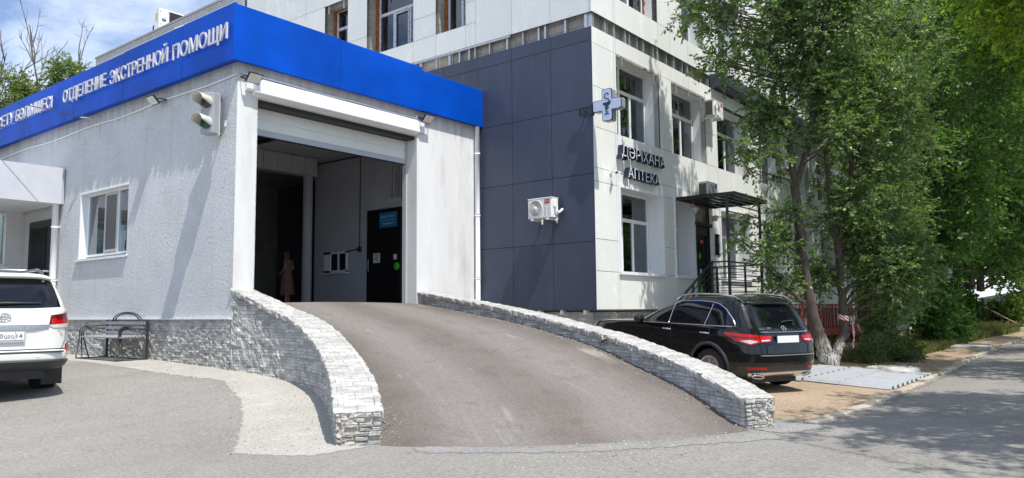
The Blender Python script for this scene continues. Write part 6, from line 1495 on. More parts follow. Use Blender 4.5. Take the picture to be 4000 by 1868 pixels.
# ------------------------------------------------------------------ trees and plants
def leaf_mat(name, c0, c1, c2, trans=.35):
    m, nt, b, o = newmat(name); g = nt.nodes.new('ShaderNodeNewGeometry')
    c = ramp(nt, g.outputs['Random Per Island'], [(0, c0), (.55, c1), (1, c2)])
    v = coords(nt, 'world', (1, 1, 1)); c = mixc(nt, .5, c, ramp(nt, noise(nt, v, .9, 3), [(.3, .55), (.7, 1.25)]), 'MULTIPLY')
    nt.links.new(c, b.inputs['Base Color']); b.inputs['Roughness'].default_value = .4; b.inputs['Specular IOR Level'].default_value = .5
    t = nt.nodes.new('ShaderNodeBsdfTranslucent'); nt.links.new(mixc(nt, 1, c, (1.15, 1.25, .5), 'MULTIPLY'), t.inputs[0])
    mx = nt.nodes.new('ShaderNodeMixShader'); mx.inputs[0].default_value = trans
    nt.links.new(b.outputs[0], mx.inputs[1]); nt.links.new(t.outputs[0], mx.inputs[2]); nt.links.new(mx.outputs[0], o.inputs[0]); return m
M['elm'] = leaf_mat('elm_leaves', (.080, .138, .050), (.155, .248, .086), (.27, .37, .15), .48)
M['maple'] = leaf_mat('maple_leaves', (.040, .105, .022), (.090, .20, .04), (.165, .30, .068), .5)
M['lime'] = leaf_mat('yellow_green_leaves', (.13, .22, .03), (.25, .37, .045), (.42, .49, .075), .65)
M['poplar'] = leaf_mat('pale_poplar_leaves', (.09, .15, .04), (.17, .25, .06), (.30, .35, .09), .5)
M['weed'] = leaf_mat('weed_leaves', (.05, .09, .02), (.09, .15, .035), (.16, .21, .06), .4)
M['grass'] = leaf_mat('dry_grass', (.10, .13, .03), (.17, .19, .05), (.30, .27, .11), .4)
def bark(name, col, wash=None):
    m, nt, b, o = newmat(name); v = coords(nt, 'world', (6, 6, 1.2))
    n = noise(nt, v, 4, 6, .65, .5); c = ramp(nt, n, [(.3, tuple(x*.5 for x in col)), (.7, tuple(x*1.5 for x in col))])
    if wash is not None:
        g = nt.nodes.new('ShaderNodeNewGeometry'); s = nt.nodes.new('ShaderNodeSeparateXYZ'); nt.links.new(g.outputs['Position'], s.inputs[0])
        mr = nt.nodes.new('ShaderNodeMapRange'); mr.inputs[1].default_value = wash; mr.inputs[2].default_value = wash-.25; nt.links.new(s.outputs[2], mr.inputs[0])
        f = mixc(nt, 1, mr.outputs[0], ramp(nt, n, [(.40, 0), (.58, .9)]), 'MULTIPLY'); c = mixc(nt, f, c, (.55, .54, .50))
    nt.links.new(c, b.inputs['Base Color']); b.inputs['Roughness'].default_value = .95
    nt.links.new(bumpn(nt, n, 1.0, .04), b.inputs['Normal']); return m
M['bark'] = bark('elm_bark', (.085, .068, .056)); M['bark_wash'] = bark('limewashed_bark', (.085, .068, .055), -.62); M['bark_grey'] = bark('grey_bark', (.22, .19, .16))
def leaf_cloud(clumps, twigs, per, L, Wd, seed, droop=.25, spread=1.0, tl=.42):
    """clumps (K,4) -> leaf quads along twigs; returns leaf verts (4 per leaf) and twig segments"""
    r = np.random.default_rng(seed); K = len(clumps); c = np.repeat(clumps, twigs, 0); n = len(c)
    d = r.normal(size=(n, 3)); d /= np.linalg.norm(d, axis=1)[:, None]
    p0 = c[:, :3]+d*(c[:, 3:4]*r.uniform(.05, .75, (n, 1))*spread); d2 = d+r.normal(size=(n, 3))*.55; d2[:, 2] -= droop; d2 /= np.linalg.norm(d2, axis=1)[:, None]
    ln = tl*r.uniform(.6, 1.3, (n, 1)); p1 = p0+d2*ln
    t = np.tile(np.linspace(.12, 1, per), n)[:, None]+r.uniform(-.04, .04, (n*per, 1)); P = np.repeat(p0, per, 0)+np.repeat(p1-p0, per, 0)*t; P[:, 2:] -= droop*.12*t*t
    ax = np.repeat(d2, per, 0); side = np.cross(ax, np.tile([[0, 0, 1.]], (n*per, 1)))+r.normal(size=(n*per, 3))*.25; side /= np.linalg.norm(side, axis=1)[:, None]
    sg = np.where(np.arange(n*per) % 2, 1, -1)[:, None]; ld = side*sg*.8+ax*.65+r.normal(size=(n*per, 3))*.30; ld[:, 2] -= droop*.6; ld /= np.linalg.norm(ld, axis=1)[:, None]
    up = np.cross(ld, r.normal(size=(n*per, 3))*.55+np.cross(ld, ax)); up /= np.linalg.norm(up, axis=1)[:, None]+1e-9
    s = r.uniform(.6, 1.25, (n*per, 1)); wv = np.cross(ld, up)*0+up; a = P; m = P+ld*(L*.5*s); e = P+ld*(L*s)
    nrm = np.cross(ld, wv); q = np.stack([a, m+wv*(Wd*s)+nrm*(Wd*.25*s), e, m-wv*(Wd*s)+nrm*(Wd*.25*s)], 1)
    return q.reshape(-1, 3), p0, p1
def quads_mesh(name, v, mat_, parent, k=4):
    v = v-np.array(ORG[parent.name]); me = bpy.data.meshes.new(name); n = len(v)//k
    me.vertices.add(len(v)); me.vertices.foreach_set('co', v.astype(np.float32).ravel()); me.loops.add(n*k); me.loops.foreach_set('vertex_index', np.arange(n*k, dtype=np.int32))
    me.polygons.add(n); me.polygons.foreach_set('loop_start', np.arange(0, n*k, k, dtype=np.int32)); me.polygons.foreach_set('loop_total', np.full(n, k, np.int32))
    me.materials.append(M[mat_]); me.update(calc_edges=True); me.validate()
    o = bpy.data.objects.new(name, me); C.objects.link(o); o.parent = parent; ORG[o.name] = ORG[parent.name]; return o
def twig_mesh(mb, p0, p1, r0):
    """thin three-sided twigs"""
    n = len(p0); d = p1-p0; d /= np.linalg.norm(d, axis=1)[:, None]+1e-9; u = np.cross(d, [[.31, .77, .55]]); u /= np.linalg.norm(u, axis=1)[:, None]; w_ = np.cross(d, u)
    vs = []
    for p, r in ((p0-d*.03, r0), (p1, r0*.45)):
        for a in (0, 2.094, 4.189): vs.append(p+(u*math.cos(a)+w_*math.sin(a))*r)
    V = np.stack(vs, 1).reshape(-1, 3); fs = []
    for i in range(n):
        b = i*6
        for k in range(3): fs.append((b+k, b+(k+1) % 3, b+3+(k+1) % 3, b+3+k))
    mb.add(V, fs)
def ellips(center, rad, n, seed, shell=.35):
    r = np.random.default_rng(seed); d = r.normal(size=(n, 3)); d /= np.linalg.norm(d, axis=1)[:, None]
    return np.array(center)+d*(r.uniform(shell, 1, (n, 1))**.6)*np.array(rad)
def tree(name, label, base, stems, blobs, leaf, barkm, L=.075, Wd=.019, twigs=14, per=14, seed=1, droop=.25, tl=.42, group='trees along the road verge', twr=.004, dead=0):
    """stems: list of (points, radii); blobs: list of (centre, radii, count, clump radius)"""
    t = thing(name, label, 'tree', base, group=group); r = np.random.default_rng(seed)
    tk = MB(); SP = []
    for pts, rad in stems:
        P = smooth_path(np.array(pts, float), max(8, len(pts)*6)); n = len(P); R_ = np.interp(np.linspace(0, 1, n), np.linspace(0, 1, len(rad)), rad)
        P[1:-1, :2] += r.normal(0, .012, (n-2, 2)); tk.tube([tuple(p) for p in P], list(R_*(1+r.normal(0, .03, n))), 12); SP += [(p, q) for p, q in zip(P, R_)]
    SPp = np.array([p for p, _ in SP]); SPr = np.array([q for _, q in SP])
    tk.build('trunk', barkm, t)
    cl = []
    for i, (c, rd, n, cr) in enumerate(blobs): q = ellips(c, rd, n, seed*31+i); cl.append(np.c_[q, cr*r.uniform(.7, 1.25, n)])
    cl = np.vstack(cl)
    br = MB()
    for c, rd, n, cr in blobs:          # a limb reaches into each part of the crown, the branches leave the limb
        c = np.array(c, float); d = np.linalg.norm(SPp-c, axis=1)+np.maximum(0, SPp[:, 2]-c[2]+.5*np.linalg.norm((SPp-c)[:, :2], axis=1))*2.0; k = int(np.argmin(d)); a = SPp[k]
        if np.linalg.norm(a-c) > .5:
            m = (a+c)/2+np.array([0, 0, .15*np.linalg.norm(a-c)]); pts = np.array([(1-s)**2*a+2*(1-s)*s*m+s*s*c for s in np.linspace(0, 1, 9)])+np.r_[np.zeros((1, 3)), r.normal(0, .05, (8, 3))]
            rr = np.linspace(min(SPr[k]*.6, .08), .018, 9); br.tube([tuple(p) for p in pts], list(rr), 7); SPp = np.vstack([SPp, pts]); SPr = np.r_[SPr, rr]
    for c in cl:
        d = np.linalg.norm(SPp-c[:3], axis=1)+np.maximum(0, SPp[:, 2]-c[2]+.35*np.linalg.norm((SPp-c[:3])[:, :2], axis=1))*1.6; k = int(np.argmin(d)); a = SPp[k]; b = c[:3]; m = (a+b)/2+r.normal(0, .10, 3)+[0, 0, .10]; r0 = min(SPr[k]*.5, .012+.014*np.linalg.norm(a-b))
        pts = [tuple((1-s)**2*a+2*(1-s)*s*m+s*s*b) for s in np.linspace(0, 1, 6)]; br.tube(pts, list(np.linspace(r0, .006, 6)), 5)
    lv, p0, p1 = leaf_cloud(cl, twigs, per, L, Wd, seed+5, droop, 1.0, tl)
    if dead:
        dn = cl[r.choice(len(cl), dead)]; dd = r.normal(size=(dead, 3)); dd[:, 2] *= .5; dd /= np.linalg.norm(dd, axis=1)[:, None]; twig_mesh(br, dn[:, :3], dn[:, :3]+dd*r.uniform(.5, 1.3, (dead, 1)), .006)
    twig_mesh(br, p0, p1, twr); br.build('branches', barkm, t)
    quads_mesh('crown', lv, leaf, t); return t
# two elms by the corrugated sheets
tree('elm_tree', 'forked elm nearest the black car, its leaves over the upper windows', (19.0, 5.61, -1.4),
     [([(19.05, 5.58, -1.45), (18.93, 5.65, -1.0), (18.71, 5.8, -.25), (18.48, 5.91, .95), (18.28, 5.93, 2.44), (18.22, 5.95, 2.95)], [.21, .165, .13, .115, .105, .10]),
      ([(18.23, 5.94, 2.85), (18.05, 5.97, 4.0), (17.9, 6.0, 4.9), (17.72, 6.09, 6.07), (17.6, 6.06, 7.3), (17.5, 6.1, 9.3)], [.08, .07, .06, .05, .04, .02]),
      ([(18.23, 5.94, 2.85), (18.36, 5.6, 3.9), (18.37, 5.38, 5.43), (18.4, 5.2, 6.44), (18.3, 5.0, 7.6), (18.2, 4.9, 9.5)], [.08, .07, .06, .05, .04, .02])],
     [((17.5, 6.5, 7.7), (1.4, 1.8, 2.4), 88, .42), ((18.3, 5.2, 7.5), (1.2, 1.2, 3.0), 74, .44), ((17.75, 6.5, 3.7), (.65, .7, .7), 10, .32), ((17.7, 6.2, 5.0), (.7, .7, .8), 14, .34), ((17.9, 6.6, 1.9), (.7, .8, 1.1), 13, .28), ((18.2, 5.2, 4.4), (1.0, .8, 1.1), 18, .36), ((18.0, 6.5, .55), (.5, .5, .4), 4, .25)],
     'elm', 'bark_wash', L=.105, Wd=.028, twigs=14, per=14, seed=3, dead=26, droop=.12)
tree('elm_tree', 'leaning elm ringed with striped tape, right of the forked elm', (19.72, 5.6, -1.4),
     [([(19.55, 5.75, -1.45), (19.7, 5.62, -1.1), (19.82, 5.43, -.5), (19.7, 5.42, .3), (19.62, 5.42, 1.0), (19.56, 5.42, 1.6)], [.21, .15, .115, .10, .095, .09]),
      ([(19.56, 5.42, 1.5), (19.42, 5.47, 2.3), (19.28, 5.52, 3.3), (19.1, 5.5, 5.2), (19.0, 5.3, 7.5), (19.0, 5.2, 9.4)], [.07, .06, .055, .05, .035, .02]),
      ([(19.56, 5.42, 1.5), (19.62, 5.22, 2.3), (19.68, 5.05, 3.3), (20.0, 4.8, 5.3), (20.3, 4.6, 7.8)], [.07, .06, .055, .045, .03])],
     [((19.5, 5.4, 7.4), (1.5, 1.5, 3.4), 90, .44), ((20.2, 4.6, 4.8), (1.4, 1.2, 1.9), 72, .42), ((20.0, 5.0, 2.4), (1.1, .9, 1.0), 40, .38), ((21.0, 4.5, 1.1), (1.5, .9, 1.0), 66, .38), ((19.3, 5.9, .9), (.55, .5, .4), 9, .27)],
     'elm', 'bark_wash', L=.105, Wd=.028, twigs=14, per=14, seed=8, dead=24, droop=.12)
tree('elm_tree', 'thick grey-barked elm behind the tape, with low leafy sprays', (28.4, 7.0, -1.3),
     [([(28.4, 7.0, -1.4), (28.4, 7.0, -.6), (28.5, 7.0, .6), (28.6, 6.9, 2.5), (28.4, 6.6, 5.5), (28.2, 6.4, 9.0)], [.42, .32, .29, .26, .18, .06]), ([(28.5, 7, 1.5), (27.6, 6.6, 3.5), (26.8, 6.2, 6.0)], [.15, .11, .04]), ([(28.5, 7, 1.5), (29.3, 6.4, 3.8), (30, 5.9, 6.5)], [.15, .11, .04])],
     [((27.4, 6.2, 7.4), (3.0, 2.4, 4.6), 150, .65), ((24.7, 5.5, 1.2), (1.8, 1.0, 1.4), 66, .44), ((26.0, 5.8, 3.4), (2.2, 1.3, 1.8), 60, .5), ((25.6, 5.7, .1), (1.3, .7, .6), 16, .36)],
     'elm', 'bark_wash', L=.11, Wd=.028, twigs=12, per=13, seed=13, tl=.5, dead=20)
tree('maple_tree', 'dark twin-trunked maple in the middle of the verge', (33.8, 6.4, -1.35),
     [([(33.5, 6.5, -1.4), (33.5, 6.5, .5), (33.3, 6.4, 3), (32.6, 6.0, 7.0), (32.2, 5.8, 10)], [.30, .25, .2, .12, .04]), ([(34.6, 6.3, -1.4), (34.8, 6.2, .5), (35.3, 6.0, 3), (36, 5.6, 7.0)], [.28, .24, .19, .06])],
     [((33.0, 5.4, 9.2), (4.4, 3.0, 5.6), 230, .8), ((31.0, 5.0, 4.6), (2.8, 1.5, 2.6), 90, .65), ((35.6, 5.2, 4.2), (2.6, 1.2, 2.2), 46, .6), ((30.5, 5.5, 1.6), (1.5, .8, 1.0), 20, .5)],
     'maple', 'bark', L=.17, Wd=.055, twigs=11, per=10, seed=17, tl=.6, twr=.006)
tree('maple_tree', 'slim whitewashed maple next to the road, left of the thin leaning trunk', (48.3, 6.7, -1.35),
     [([(48.3, 6.7, -1.4), (48.3, 6.7, 1), (48.2, 6.6, 4), (48, 6.3, 9)], [.30, .24, .2, .06])],
     [((47.0, 5.4, 10.5), (5.5, 3.6, 7.5), 210, 1.2), ((44.5, 5.0, 4.4), (3.4, 1.8, 2.6), 70, .9)],
     'maple', 'bark_wash', L=.25, Wd=.08, twigs=11, per=9, seed=23, tl=.8, twr=.008)
far_t = tree('maple_tree', 'thin maple carrying a barrier tape at the far end of the verge', (54.8, 7.0, -1.3),
     [([(54.8, 7.0, -1.4), (54.8, 7.0, 1), (54.9, 6.9, 4), (55.2, 6.6, 9)], [.22, .18, .15, .05])],
     [((55.5, 6.4, 9.0), (5.5, 3.6, 6.4), 170, 1.25), ((56.5, 5.6, 3.0), (3.0, 1.6, 1.4), 34, .8)],
     'poplar', 'bark', L=.28, Wd=.09, twigs=11, per=9, seed=29, tl=.9, twr=.008)
# roadside trees on the near side; mostly outside the frame, they shade the road
south = tree('roadside_tree', 'yellow-green tree leaning in over the road at the upper right', (17.6, -3.2, -1.5),
     [([(17.6, -3.2, -1.55), (17.5, -3.1, 1), (17.3, -2.6, 4), (16.9, -1.6, 7)], [.26, .2, .16, .05]), ([(17.4, -2.9, 2.6), (17.0, -1.4, 4.2), (16.6, -.2, 5.2)], [.1, .07, .025])],
     [((17.2, -1.3, 6.4), (2.6, 2.3, 1.7), 66, .52), ((17.4, 1.0, 6.1), (1.9, 1.2, 1.2), 40, .45)],
     'lime', 'bark', L=.13, Wd=.040, twigs=11, per=10, seed=37, tl=.55, group='trees on the near side of the road', twr=.005)
south.location = (21.5, -4.0, -1.5); south.scale = (1.2, 1.2, 1.2)
for (x, y, s, rz, lb) in ((10.2, -6.0, 1.0, .0, 'tree outside the frame at the lower right, shading the nearest stretch of road'), (14.2, -5.7, 1.0, .3, 'tree outside the frame that shades the road before the corrugated sheets'), (23.5, -4.0, 1.35, .3, 'second yellow-green crown along the right edge of the picture'), (31.5, -4.4, 1.6, -.2, 'third yellow-green crown along the right edge, farther down the road'), (42, -4.6, 2.1, .2, 'far yellow-green crown over the end of the road')):
    c = copy_tree(south); c.location = (x, y, -1.5); c.rotation_euler.z = rz; c.scale = (s, s, s*(1.06 if x < 20 else 1)); c['label'] = lb
for (x, y, s, rz, lb) in ((64, 9.5, 1.6, 1.2, 'pale bushy tree closing the view past the taped maple'), (68, 2.5, 1.3, 3.0, 'pale bushy tree where the verge meets the vanishing road'), (76, -3, 1.7, 4.4, 'last tree on the right beyond the end of the road'), (82, 6, 1.9, .4, 'tall pale tree at the very end of the verge'), (60, 14, 1.0, 2.2, 'tree behind the taped maple next to the building end')):
    c = copy_tree(far_t); c.location = (x, y, -1.5); c.rotation_euler.z = rz; c.scale = (s, s, s); c['label'] = lb

def shrub(label, base, blobs, leaf, L, Wd, seed, twigs=12, per=11, cat='shrub', name='shrub', group='shrubs under the trees'):
    t = thing(name, label, cat, base, group=group); r = np.random.default_rng(seed); cl = []
    for i, (c, rd, n, cr) in enumerate(blobs): q = ellips(c, rd, n, seed*7+i, .2); cl.append(np.c_[q, cr*r.uniform(.7, 1.2, n)])
    cl = np.vstack(cl); lv, p0, p1 = leaf_cloud(cl, twigs, per, L, Wd, seed, .15, 1, .35); br = MB()
    for c in cl: br.tube([(base[0]+r.normal(0, .08), base[1]+r.normal(0, .08), base[2]-.03), tuple((np.array(base)+c[:3])/2+[0, 0, .1]), tuple(c[:3])], [.02, .014, .006], 5)
    twig_mesh(br, p0, p1, .004); br.build('stems', 'bark', t); quads_mesh('foliage', lv, leaf, t); return t
shrub('dark green maple thicket at the foot of the twin-trunked maple', (32.3, 5.6, -1.38), [((32.0, 5.5, -.35), (1.5, .8, .9), 34, .4), ((34.2, 5.3, -.6), (1.4, .6, .6), 20, .4)], 'maple', .16, .05, 41)
shrub('leafy elm suckers around the thick grey trunk', (25.6, 6.0, -1.36), [((25.4, 5.9, -.7), (1.1, .5, .6), 22, .32), ((23.6, 5.5, -1.05), (1.0, .35, .25), 14, .25)], 'elm', .09, .024, 43)
shrub('low green weeds on the sand left of the manhole slab', (22.3, 5.3, -1.38), [((22.2, 5.35, -1.2), (1.3, .35, .14), 22, .2), ((24.2, 5.0, -1.24), (1.4, .4, .12), 22, .2), ((22.9, 4.75, -1.3), (.5, .12, .1), 6, .14)], 'weed', .075, .022, 47)
shrub('sunlit pale bush beside the far end of the verge', (60, 5.6, -1.35), [((60, 6.0, -.3), (3.5, 1.2, .9), 40, .6), ((66, 5.2, .2), (3, 2, 1.4), 34, .8)], 'poplar', .22, .07, 53)
shrub('bush against the plinth between the forked elm and the red cradle', (21.5, 6.6, -1.3), [((21.2, 6.5, -1.12), (.8, .4, .18), 12, .2)], 'weed', .075, .022, 59)
shrub('tall bush hiding the far end of the pale hospital wall', (50, 8.4, -1.3), [((50, 8.3, -.1), (2.5, .8, 1.3), 40, .5), ((56, 8.0, .2), (3, .8, 1.6), 40, .6)], 'maple', .2, .065, 73)
def grass():
    r = np.random.default_rng(61); n = 30000; x = 21+r.beta(1.0, 1.5, n)*46; lim0 = np.interp(x, [20, 24, 30, 40, 50, 62], [5.2, 4.95, 4.95, 5.2, 5.0, 4.9]); y = lim0+np.abs(r.normal(0, 1, n))*np.interp(x, [20, 40, 60], [.55, 1.1, 1.6]); ok = (y < 9.0) & (np.sin(x*1.3+y*2)+np.sin(y*3.1-x*.7)+r.normal(0, .8, n) > -.6); x, y = x[ok], y[ok]; n = len(x)
    z = gz(x, y); h = r.uniform(.10, .34, n)*np.interp(x, [20, 40, 60], [.8, 1.2, 2.2]); a = r.uniform(0, 6.28, n); w_ = np.interp(x, [20, 60], [.006, .022]); lx, ly = r.normal(0, .35, n)*h, r.normal(0, .35, n)*h
    P = np.zeros((n, 4, 3)); ca, sa = np.cos(a)*w_, np.sin(a)*w_
    P[:, 0] = np.c_[x-ca, y-sa, z-.01]; P[:, 1] = np.c_[x+ca, y+sa, z-.01]; P[:, 2] = np.c_[x+lx*.5+ca*.6, y+ly*.5+sa*.6, z+h*.62]; P[:, 3] = np.c_[x+lx, y+ly, z+h]
    o = bpy.data.objects.new('tmp', None); ORG['tmp'] = (0, 0, 0); C.objects.link(o); g = quads_mesh('grass', P.reshape(-1, 3), 'grass', o); g.parent = None; bpy.data.objects.remove(o); tag(g, 'thin dry grass and weeds along the verge under the trees', 'grass', None, 'stuff')
grass()
# tall thin-topped poplars behind the garage roof
def dead_top(mb, base, d, ln, r0, r, lev=0):
    d = Vector(d).normalized(); pts = [Vector(base)]; 
    for k in range(5): d = (d+Vector(r.normal(0, .10, 3))+Vector((0, 0, .05))).normalized(); pts.append(pts[-1]+d*ln/5)
    mb.tube(pts, list(np.linspace(r0, r0*.3, 6)), 5)
    if lev < 2:
        for k in range(7 if lev == 0 else 4):
            s = r.uniform(.2, .95); i = int(s*5); b = pts[i].lerp(pts[min(i+1, 5)], s*5-i); dd = (d*1.1+Vector(r.normal(0, .55, 3))).normalized(); dead_top(mb, b, dd, ln*r.uniform(.22, .4), r0*.42, r, lev+1)
for i, (x, y, zc, top, blobs, lb) in enumerate(((15.6, 50.5, 9.5, [(15.8, 50.3, 15.2), (16.5, 49.6, 16.4)], [((15.8, 50.4, 12.0), (1.7, 1.6, 2.4), 60, .7)], 'half-dead poplar at the far left edge behind the garage roof'), (17.2, 48.9, 9, [(17.05, 48.8, 16.3), (17.55, 48.3, 16.6), (17.9, 48.0, 14.5)], [((17.0, 49.0, 12.2), (1.1, 1.0, 2.0), 40, .55)], 'poplar with two tall bare leaders behind the garage roof'), (18.7, 47.4, 9, [(18.9, 47.2, 15.6)], [((18.6, 47.5, 13.4), (1.1, 1.1, 2.0), 56, .5), ((19.6, 46.8, 12.6), (.8, .8, 1.0), 18, .45)], 'leafiest poplar behind the garage roof, next to the brick wing'))):
    t = tree('poplar_tree', lb, (x, y, -1), [([(x, y, -1.2), (x, y, 4), (x+.1, y, zc)], [.35, .28, .16])], blobs, 'poplar', 'bark_grey', L=.13, Wd=.042, twigs=14, per=13, seed=71+i, tl=.55, group='poplars behind the garage', twr=.007)
    mb = MB(); r = np.random.default_rng(80+i)
    for q in top: a = Vector((x+.1, y, zc)); dead_top(mb, a, Vector(q)-a, (Vector(q)-a).length, .09, r)
    mb.build('bare_leaders', 'bark_grey', t)

# ------------------------------------------------------------------ things on the verge
M['zinc'] = pm('galvanised_sheet', (.50, .51, .53), .5, metal=.3, var=.06, col2=(.40, .36, .30), c2s=2.5, c2r=(.55, .85)); M['slab'] = pm('slab_concrete', (.46, .44, .40), .9, var=.12, vs=5, bump=.5, bs=25)
def corrugated(label, x0, x1, y0, y1, dz, tilt):
    mb = MB(); P = []; x = x0
    prof = []
    while x < x1: prof += [(x, 0), (x+.03, .055), (x+.17, .055), (x+.20, 0)]; x += .40
    for (px, pz) in prof: P.append([(px+tilt*(y-y0), y, gzf(px, y)+dz+pz) for y in np.linspace(y0, y1, 6)])
    mb.grid(P, smooth=False); P2 = [[(a, b, c-.004) for a, b, c in row] for row in P]; mb.grid(P2, flip=True, smooth=False)
    alone(mb, 'corrugated_sheet', 'zinc', label, 'metal sheet', (x0, y0, gzf(x0, y0)), 'corrugated sheets lying on the sand')
corrugated('corrugated metal sheet lying next to the kerb', 15.6, 19.2, 3.50, 4.45, .02, .0)
corrugated('middle corrugated metal sheet lying on the sand', 15.55, 19.0, 4.42, 5.10, .025, .01)
corrugated('corrugated metal sheet lying closest to the elms', 15.4, 18.7, 5.07, 5.75, .03, .02)
def manhole():
    t = thing('manhole_slab', 'round concrete manhole slab with two lifting loops, before the elms', 'manhole cover', (19.55, 4.35, -1.45)); z = gzf(19.55, 4.35)
    mb = MB(); mb.lathe([(0, .12), (.50, .12), (.56, .10), (.58, 0), (.57, -.05)], (19.55, 4.35, z), 'z', 14); mb.build('slab', 'slab', t)
    for dy in (.38, -.38):
        mb = MB(); mb.tube([(19.55, 4.35+dy+.07*math.cos(a), z+.11+.08*math.sin(a)) for a in np.linspace(0, math.pi, 9)], .01, 5); mb.build('lifting_loop', 'dark_steel', t)
manhole()
def slab(label, x, y, lx, ly, h, rz):
    mb = MB(); c, s = math.cos(rz), math.sin(rz); mb.obox((x, y, gzf(x, y)+h/2-.02), (c, s, 0), (-s, c, 0), (0, 0, 1), lx/2, ly/2, h/2+.02); alone(mb, 'concrete_slab', 'slab', label, 'concrete slab', (x, y, gzf(x, y)), bevel=.02)
slab('flat concrete slab lying at the edge of the verge past the maple thicket', 32.2, 4.55, 2.4, 1.3, .12, .1)
slab('pale concrete block in the dry grass at the far end', 53.5, 5.2, .5, 3.0, .25, .2)
def cradle():
    t = thing('facade_cradle', 'red suspended work cradle parked on the ground along the plinth behind the elms', 'work cradle', (27.5, 8.3, -1.15)); y0, y1 = 7.95, 8.75; M_ = 'cradle_red'
    mb = MB(); mb.box(24.6, y0, -.88, 33.0, y1, -.80); mb.box(24.6, y0-.02, -.80, 33.0, y0, -.62); mb.box(24.6, y1, -.80, 33.0, y1+.02, -.62); mb.build('deck', M_, t)
    for y in (y0, y1):
        for z in (.13, -.25): mb = MB(); mb.box(24.6, y-.02, z, 33.0, y+.02, z+.045); mb.build('rail', M_, t)
        mb = MB()
        for x in np.arange(24.62, 33.0, .42): mb.box(x, y-.016, -.8, x+.035, y+.016, .13)
        build_each(mb, 'bar', M_, t)
    for x in (24.5, 33.05):
        mb = MB(); mb.tube([(x, y0, -.8), (x, y0, .15)]+[(x, y0+.2-.2*math.cos(a), .15+.2*math.sin(a)) for a in np.linspace(0, 1.57, 6)]+[(x, y1-.2+.2*math.sin(a), .15+.2*math.cos(a)) for a in np.linspace(0, 1.57, 6)]+[(x, y1, -.8)], .03, 8); mb.build('end_hoop', M_, t)
        mb = MB(); mb.box(x+.06, y0+.2, -.75, x+.42, y1-.2, -.1); mb.build('hoist', 'black_plastic', t)
    for x in (25.2, 28.8, 32.4): mb = MB(); mb.box(x, y0+.05, -1.16, x+.12, y1-.05, -.88); mb.build('skid', M_, t)
M['cradle_red'] = pm('rusty_red_paint', (.28, .045, .025), .6, var=.25, vs=6, kind='obj')
cradle()
def tape_mat():
    m, nt, b, o = newmat('barrier_tape'); uv = coords(nt, 'uv', (1, 1, 1)); wv = nt.nodes.new('ShaderNodeTexWave'); wv.inputs['Scale'].default_value = 1.1; wv.bands_direction = 'DIAGONAL'; nt.links.new(uv, wv.inputs['Vector'])
    nt.links.new(ramp(nt, wv.outputs[0], [(.48, (.55, .04, .03)), (.52, (.75, .74, .72))]), b.inputs['Base Color']); b.inputs['Roughness'].default_value = .5; return m
M['tape'] = tape_mat()
def tape(label, pts, loc, wrap=None):
    mb = MB(); P = smooth_path(np.array(pts, float), 50); r = np.random.default_rng(len(pts)); G = []; UV = []; s = 0
    for i, p in enumerate(P):
        if i: s += np.linalg.norm(P[i]-P[i-1])
        a = math.sin(i*.35)*.9; G.append([tuple(p+np.array([0, .0+.035*math.sin(a), .035*math.cos(a)])*k+np.array([.002*e, 0, 0])) for k, e in ((-1, 0), (1, 0), (1, 1), (-1, 1), (-1, 0))]); UV.append([(s*4, k) for k in (0, 1, 1, 0, 0)])
    mb.grid(G, UV, smooth=False)
    if wrap:
        (cx_, cy_, cz_, rr) = wrap; G = [[(cx_+(rr+e)*math.cos(a), cy_+(rr+e)*math.sin(a), cz_+z+.03*math.sin(a)) for z, e in ((-.06, 0), (.06, 0), (.06, .004), (-.06, .004), (-.06, 0))] for a in np.linspace(0, 6.2832, 29)]; mb.grid(G, [[(a*1.2, k) for k in (0, 1, 1, 0, 0)] for a in np.linspace(0, 3, 29)], smooth=False)
    alone(mb, 'barrier_tape', 'tape', label, 'barrier tape', loc, 'barrier tapes tied between the trunks')
tape('red and white tape around the leaning elm sagging to the thick trunk', [(19.85, 5.28, -.18), (21.5, 5.55, -.45), (24, 6.1, -.72), (26, 6.5, -.62), (28.1, 6.85, .05)], (19.8, 5.4, -.2), (19.77, 5.43, -.2, .125))
tape('loose tape end hanging down beside the leaning elm', [(19.86, 5.27, -.22), (19.9, 5.24, -.45), (19.88, 5.25, -.75), (19.84, 5.27, -.95)], (19.86, 5.27, -.22))
tape('tape sagging from the thin far maple down to the grass', [(54.6, 6.8, .05), (55.0, 6.0, -.5), (55.2, 5.2, -1.0), (55.4, 4.6, -1.15), (55.5, 4.2, -1.1)], (54.6, 6.8, .05))
def far_fence():
    t = thing('far_fence', 'low metal fence with a pale shed wall past the end of the trees', 'fence', (70, 8, -1.2)); mb = MB()
    for k in range(14): mb.box(62+k*2, 9.6-k*.5, -1.4, 62.08+k*2, 9.68-k*.5, .5)
    build_each(mb, 'post', 'dark_steel', t); mb = MB()
    for z in (-.6, 0, .4): mb.tube([(62, 9.64, z), (88, 3.14, z)], .04, 5)
    build_each(mb, 'rail', 'dark_steel', t)
    shrub('green hedge in front of the pale shed', (86, 4, -1.4), [((86, 4, -.2), (1.2, 6, 1.2), 50, 1.0)], 'poplar', .3, .1, 67, name='hedge', cat='hedge')
    s = thing('far_shed', 'pale ribbed shed barely seen through the leaves at the road end', 'shed', (92, 6, -1.5)); mb = MB(); mb.box(92, -4, -1.5, 100, 12, .9); mb.build('walls', 'grey_plastic', s); mb = MB(); mb.prism([(-4.4, .9), (12.4, .9), (4, 2.4)], 'x', 91.6, 100.4); mb.build('roof', 'grey_plastic', s)
far_fence()

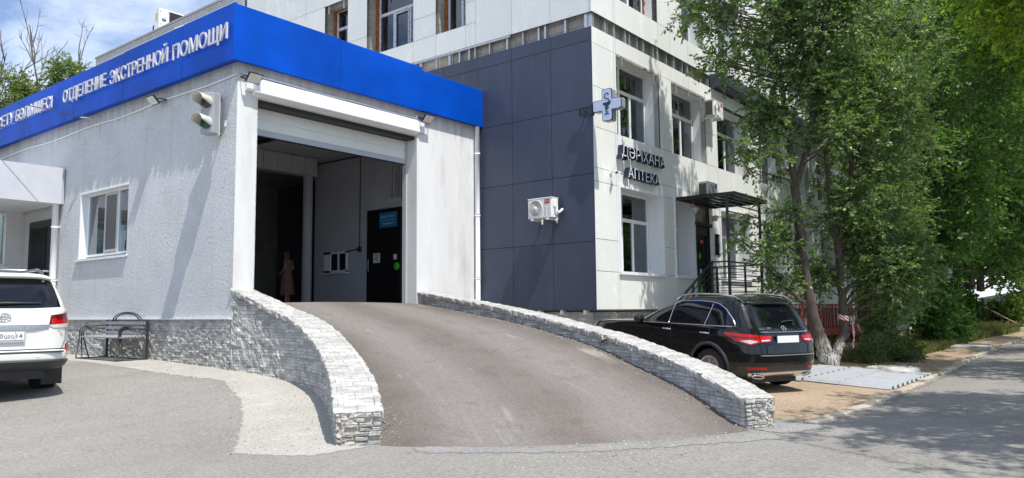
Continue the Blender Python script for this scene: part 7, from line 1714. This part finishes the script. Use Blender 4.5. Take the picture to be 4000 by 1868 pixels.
def loose_stones():
    """grit and chippings swept against the walls and over the verge"""
    r = np.random.default_rng(91); P = []
    L = resample(left3, 200); R_ = resample(right_in, 200)
    for E, sgn in ((L, 1), (R_, -1)):
        t = np.gradient(E[:, :2], axis=0); t /= np.linalg.norm(t, axis=1)[:, None]; nn = np.c_[-t[:, 1], t[:, 0]]*sgn
        k = r.integers(5, 199, 420); d = np.abs(r.normal(0, .16, 420))+.02; q = E[k, :2]+nn[k]*d[:, None]; P += [(x, y, z+.004) for (x, y), z in zip(q, E[k, 2]+.03*np.sin(np.pi*np.minimum(d/4, 1)))]
    ap = [(7.0, 14), (7.4, 12.6), (7.1, 11.2), (6.5, 10), (5.6, 8.6), (5.0, 7.7), (5.6, 7.2), (6.3, 8.3), (7.1, 9.5), (7.6, 10.6)]
    for _ in range(900):
        k = r.integers(len(ap)); a, b = ap[k-1], ap[k]; s = r.random(); x, y = a[0]+(b[0]-a[0])*s+r.normal(0, .15), a[1]+(b[1]-a[1])*s+r.normal(0, .15); P.append((x, y, gzf(x, y)+.004))
    for _ in range(700): x = r.uniform(9.8, 24); y = 3.5+abs(r.normal(0, .9)); P.append((x, y, gzf(x, y)+.006))
    for _ in range(500): x, y = 8+r.normal(0, 1.6), 4.3+r.normal(0, .5); P.append((x, y, gzf(x, y)+.004))
    mb = MB()
    for p in P:
        if any(math.hypot(p[0]-q[0], p[1]-q[1]) < .2 for q in ((8.1, 13.0),)): continue
        s = .006+.012*r.random()**2.5; v = [(p[0]+s*a*r.uniform(.6, 1.3), p[1]+s*b*r.uniform(.6, 1.3), p[2]+s*c*r.uniform(.5, .9)) for a, b, c in ((1, 0, 0), (-1, 0, 0), (0, 1, 0), (0, -1, 0), (0, 0, 1), (0, 0, -1))]
        mb.add(v, [(0, 2, 4), (2, 1, 4), (1, 3, 4), (3, 0, 4), (2, 0, 5), (1, 2, 5), (3, 1, 5), (0, 3, 5)])
    o = mb.build('loose_stones', 'chips'); tag(o, 'loose chippings along the ramp edges, the gravel apron and the sand', 'gravel', None, 'stuff')
m_, nt_, b_, o_ = newmat('stone_chips'); g_ = nt_.nodes.new('ShaderNodeNewGeometry'); nt_.links.new(ramp(nt_, g_.outputs['Random Per Island'], [(0, (.14, .13, .12)), (.5, (.36, .34, .31)), (1, (.50, .48, .45))]), b_.inputs['Base Color']); b_.inputs['Roughness'].default_value = .9; M['chips'] = m_
loose_stones()
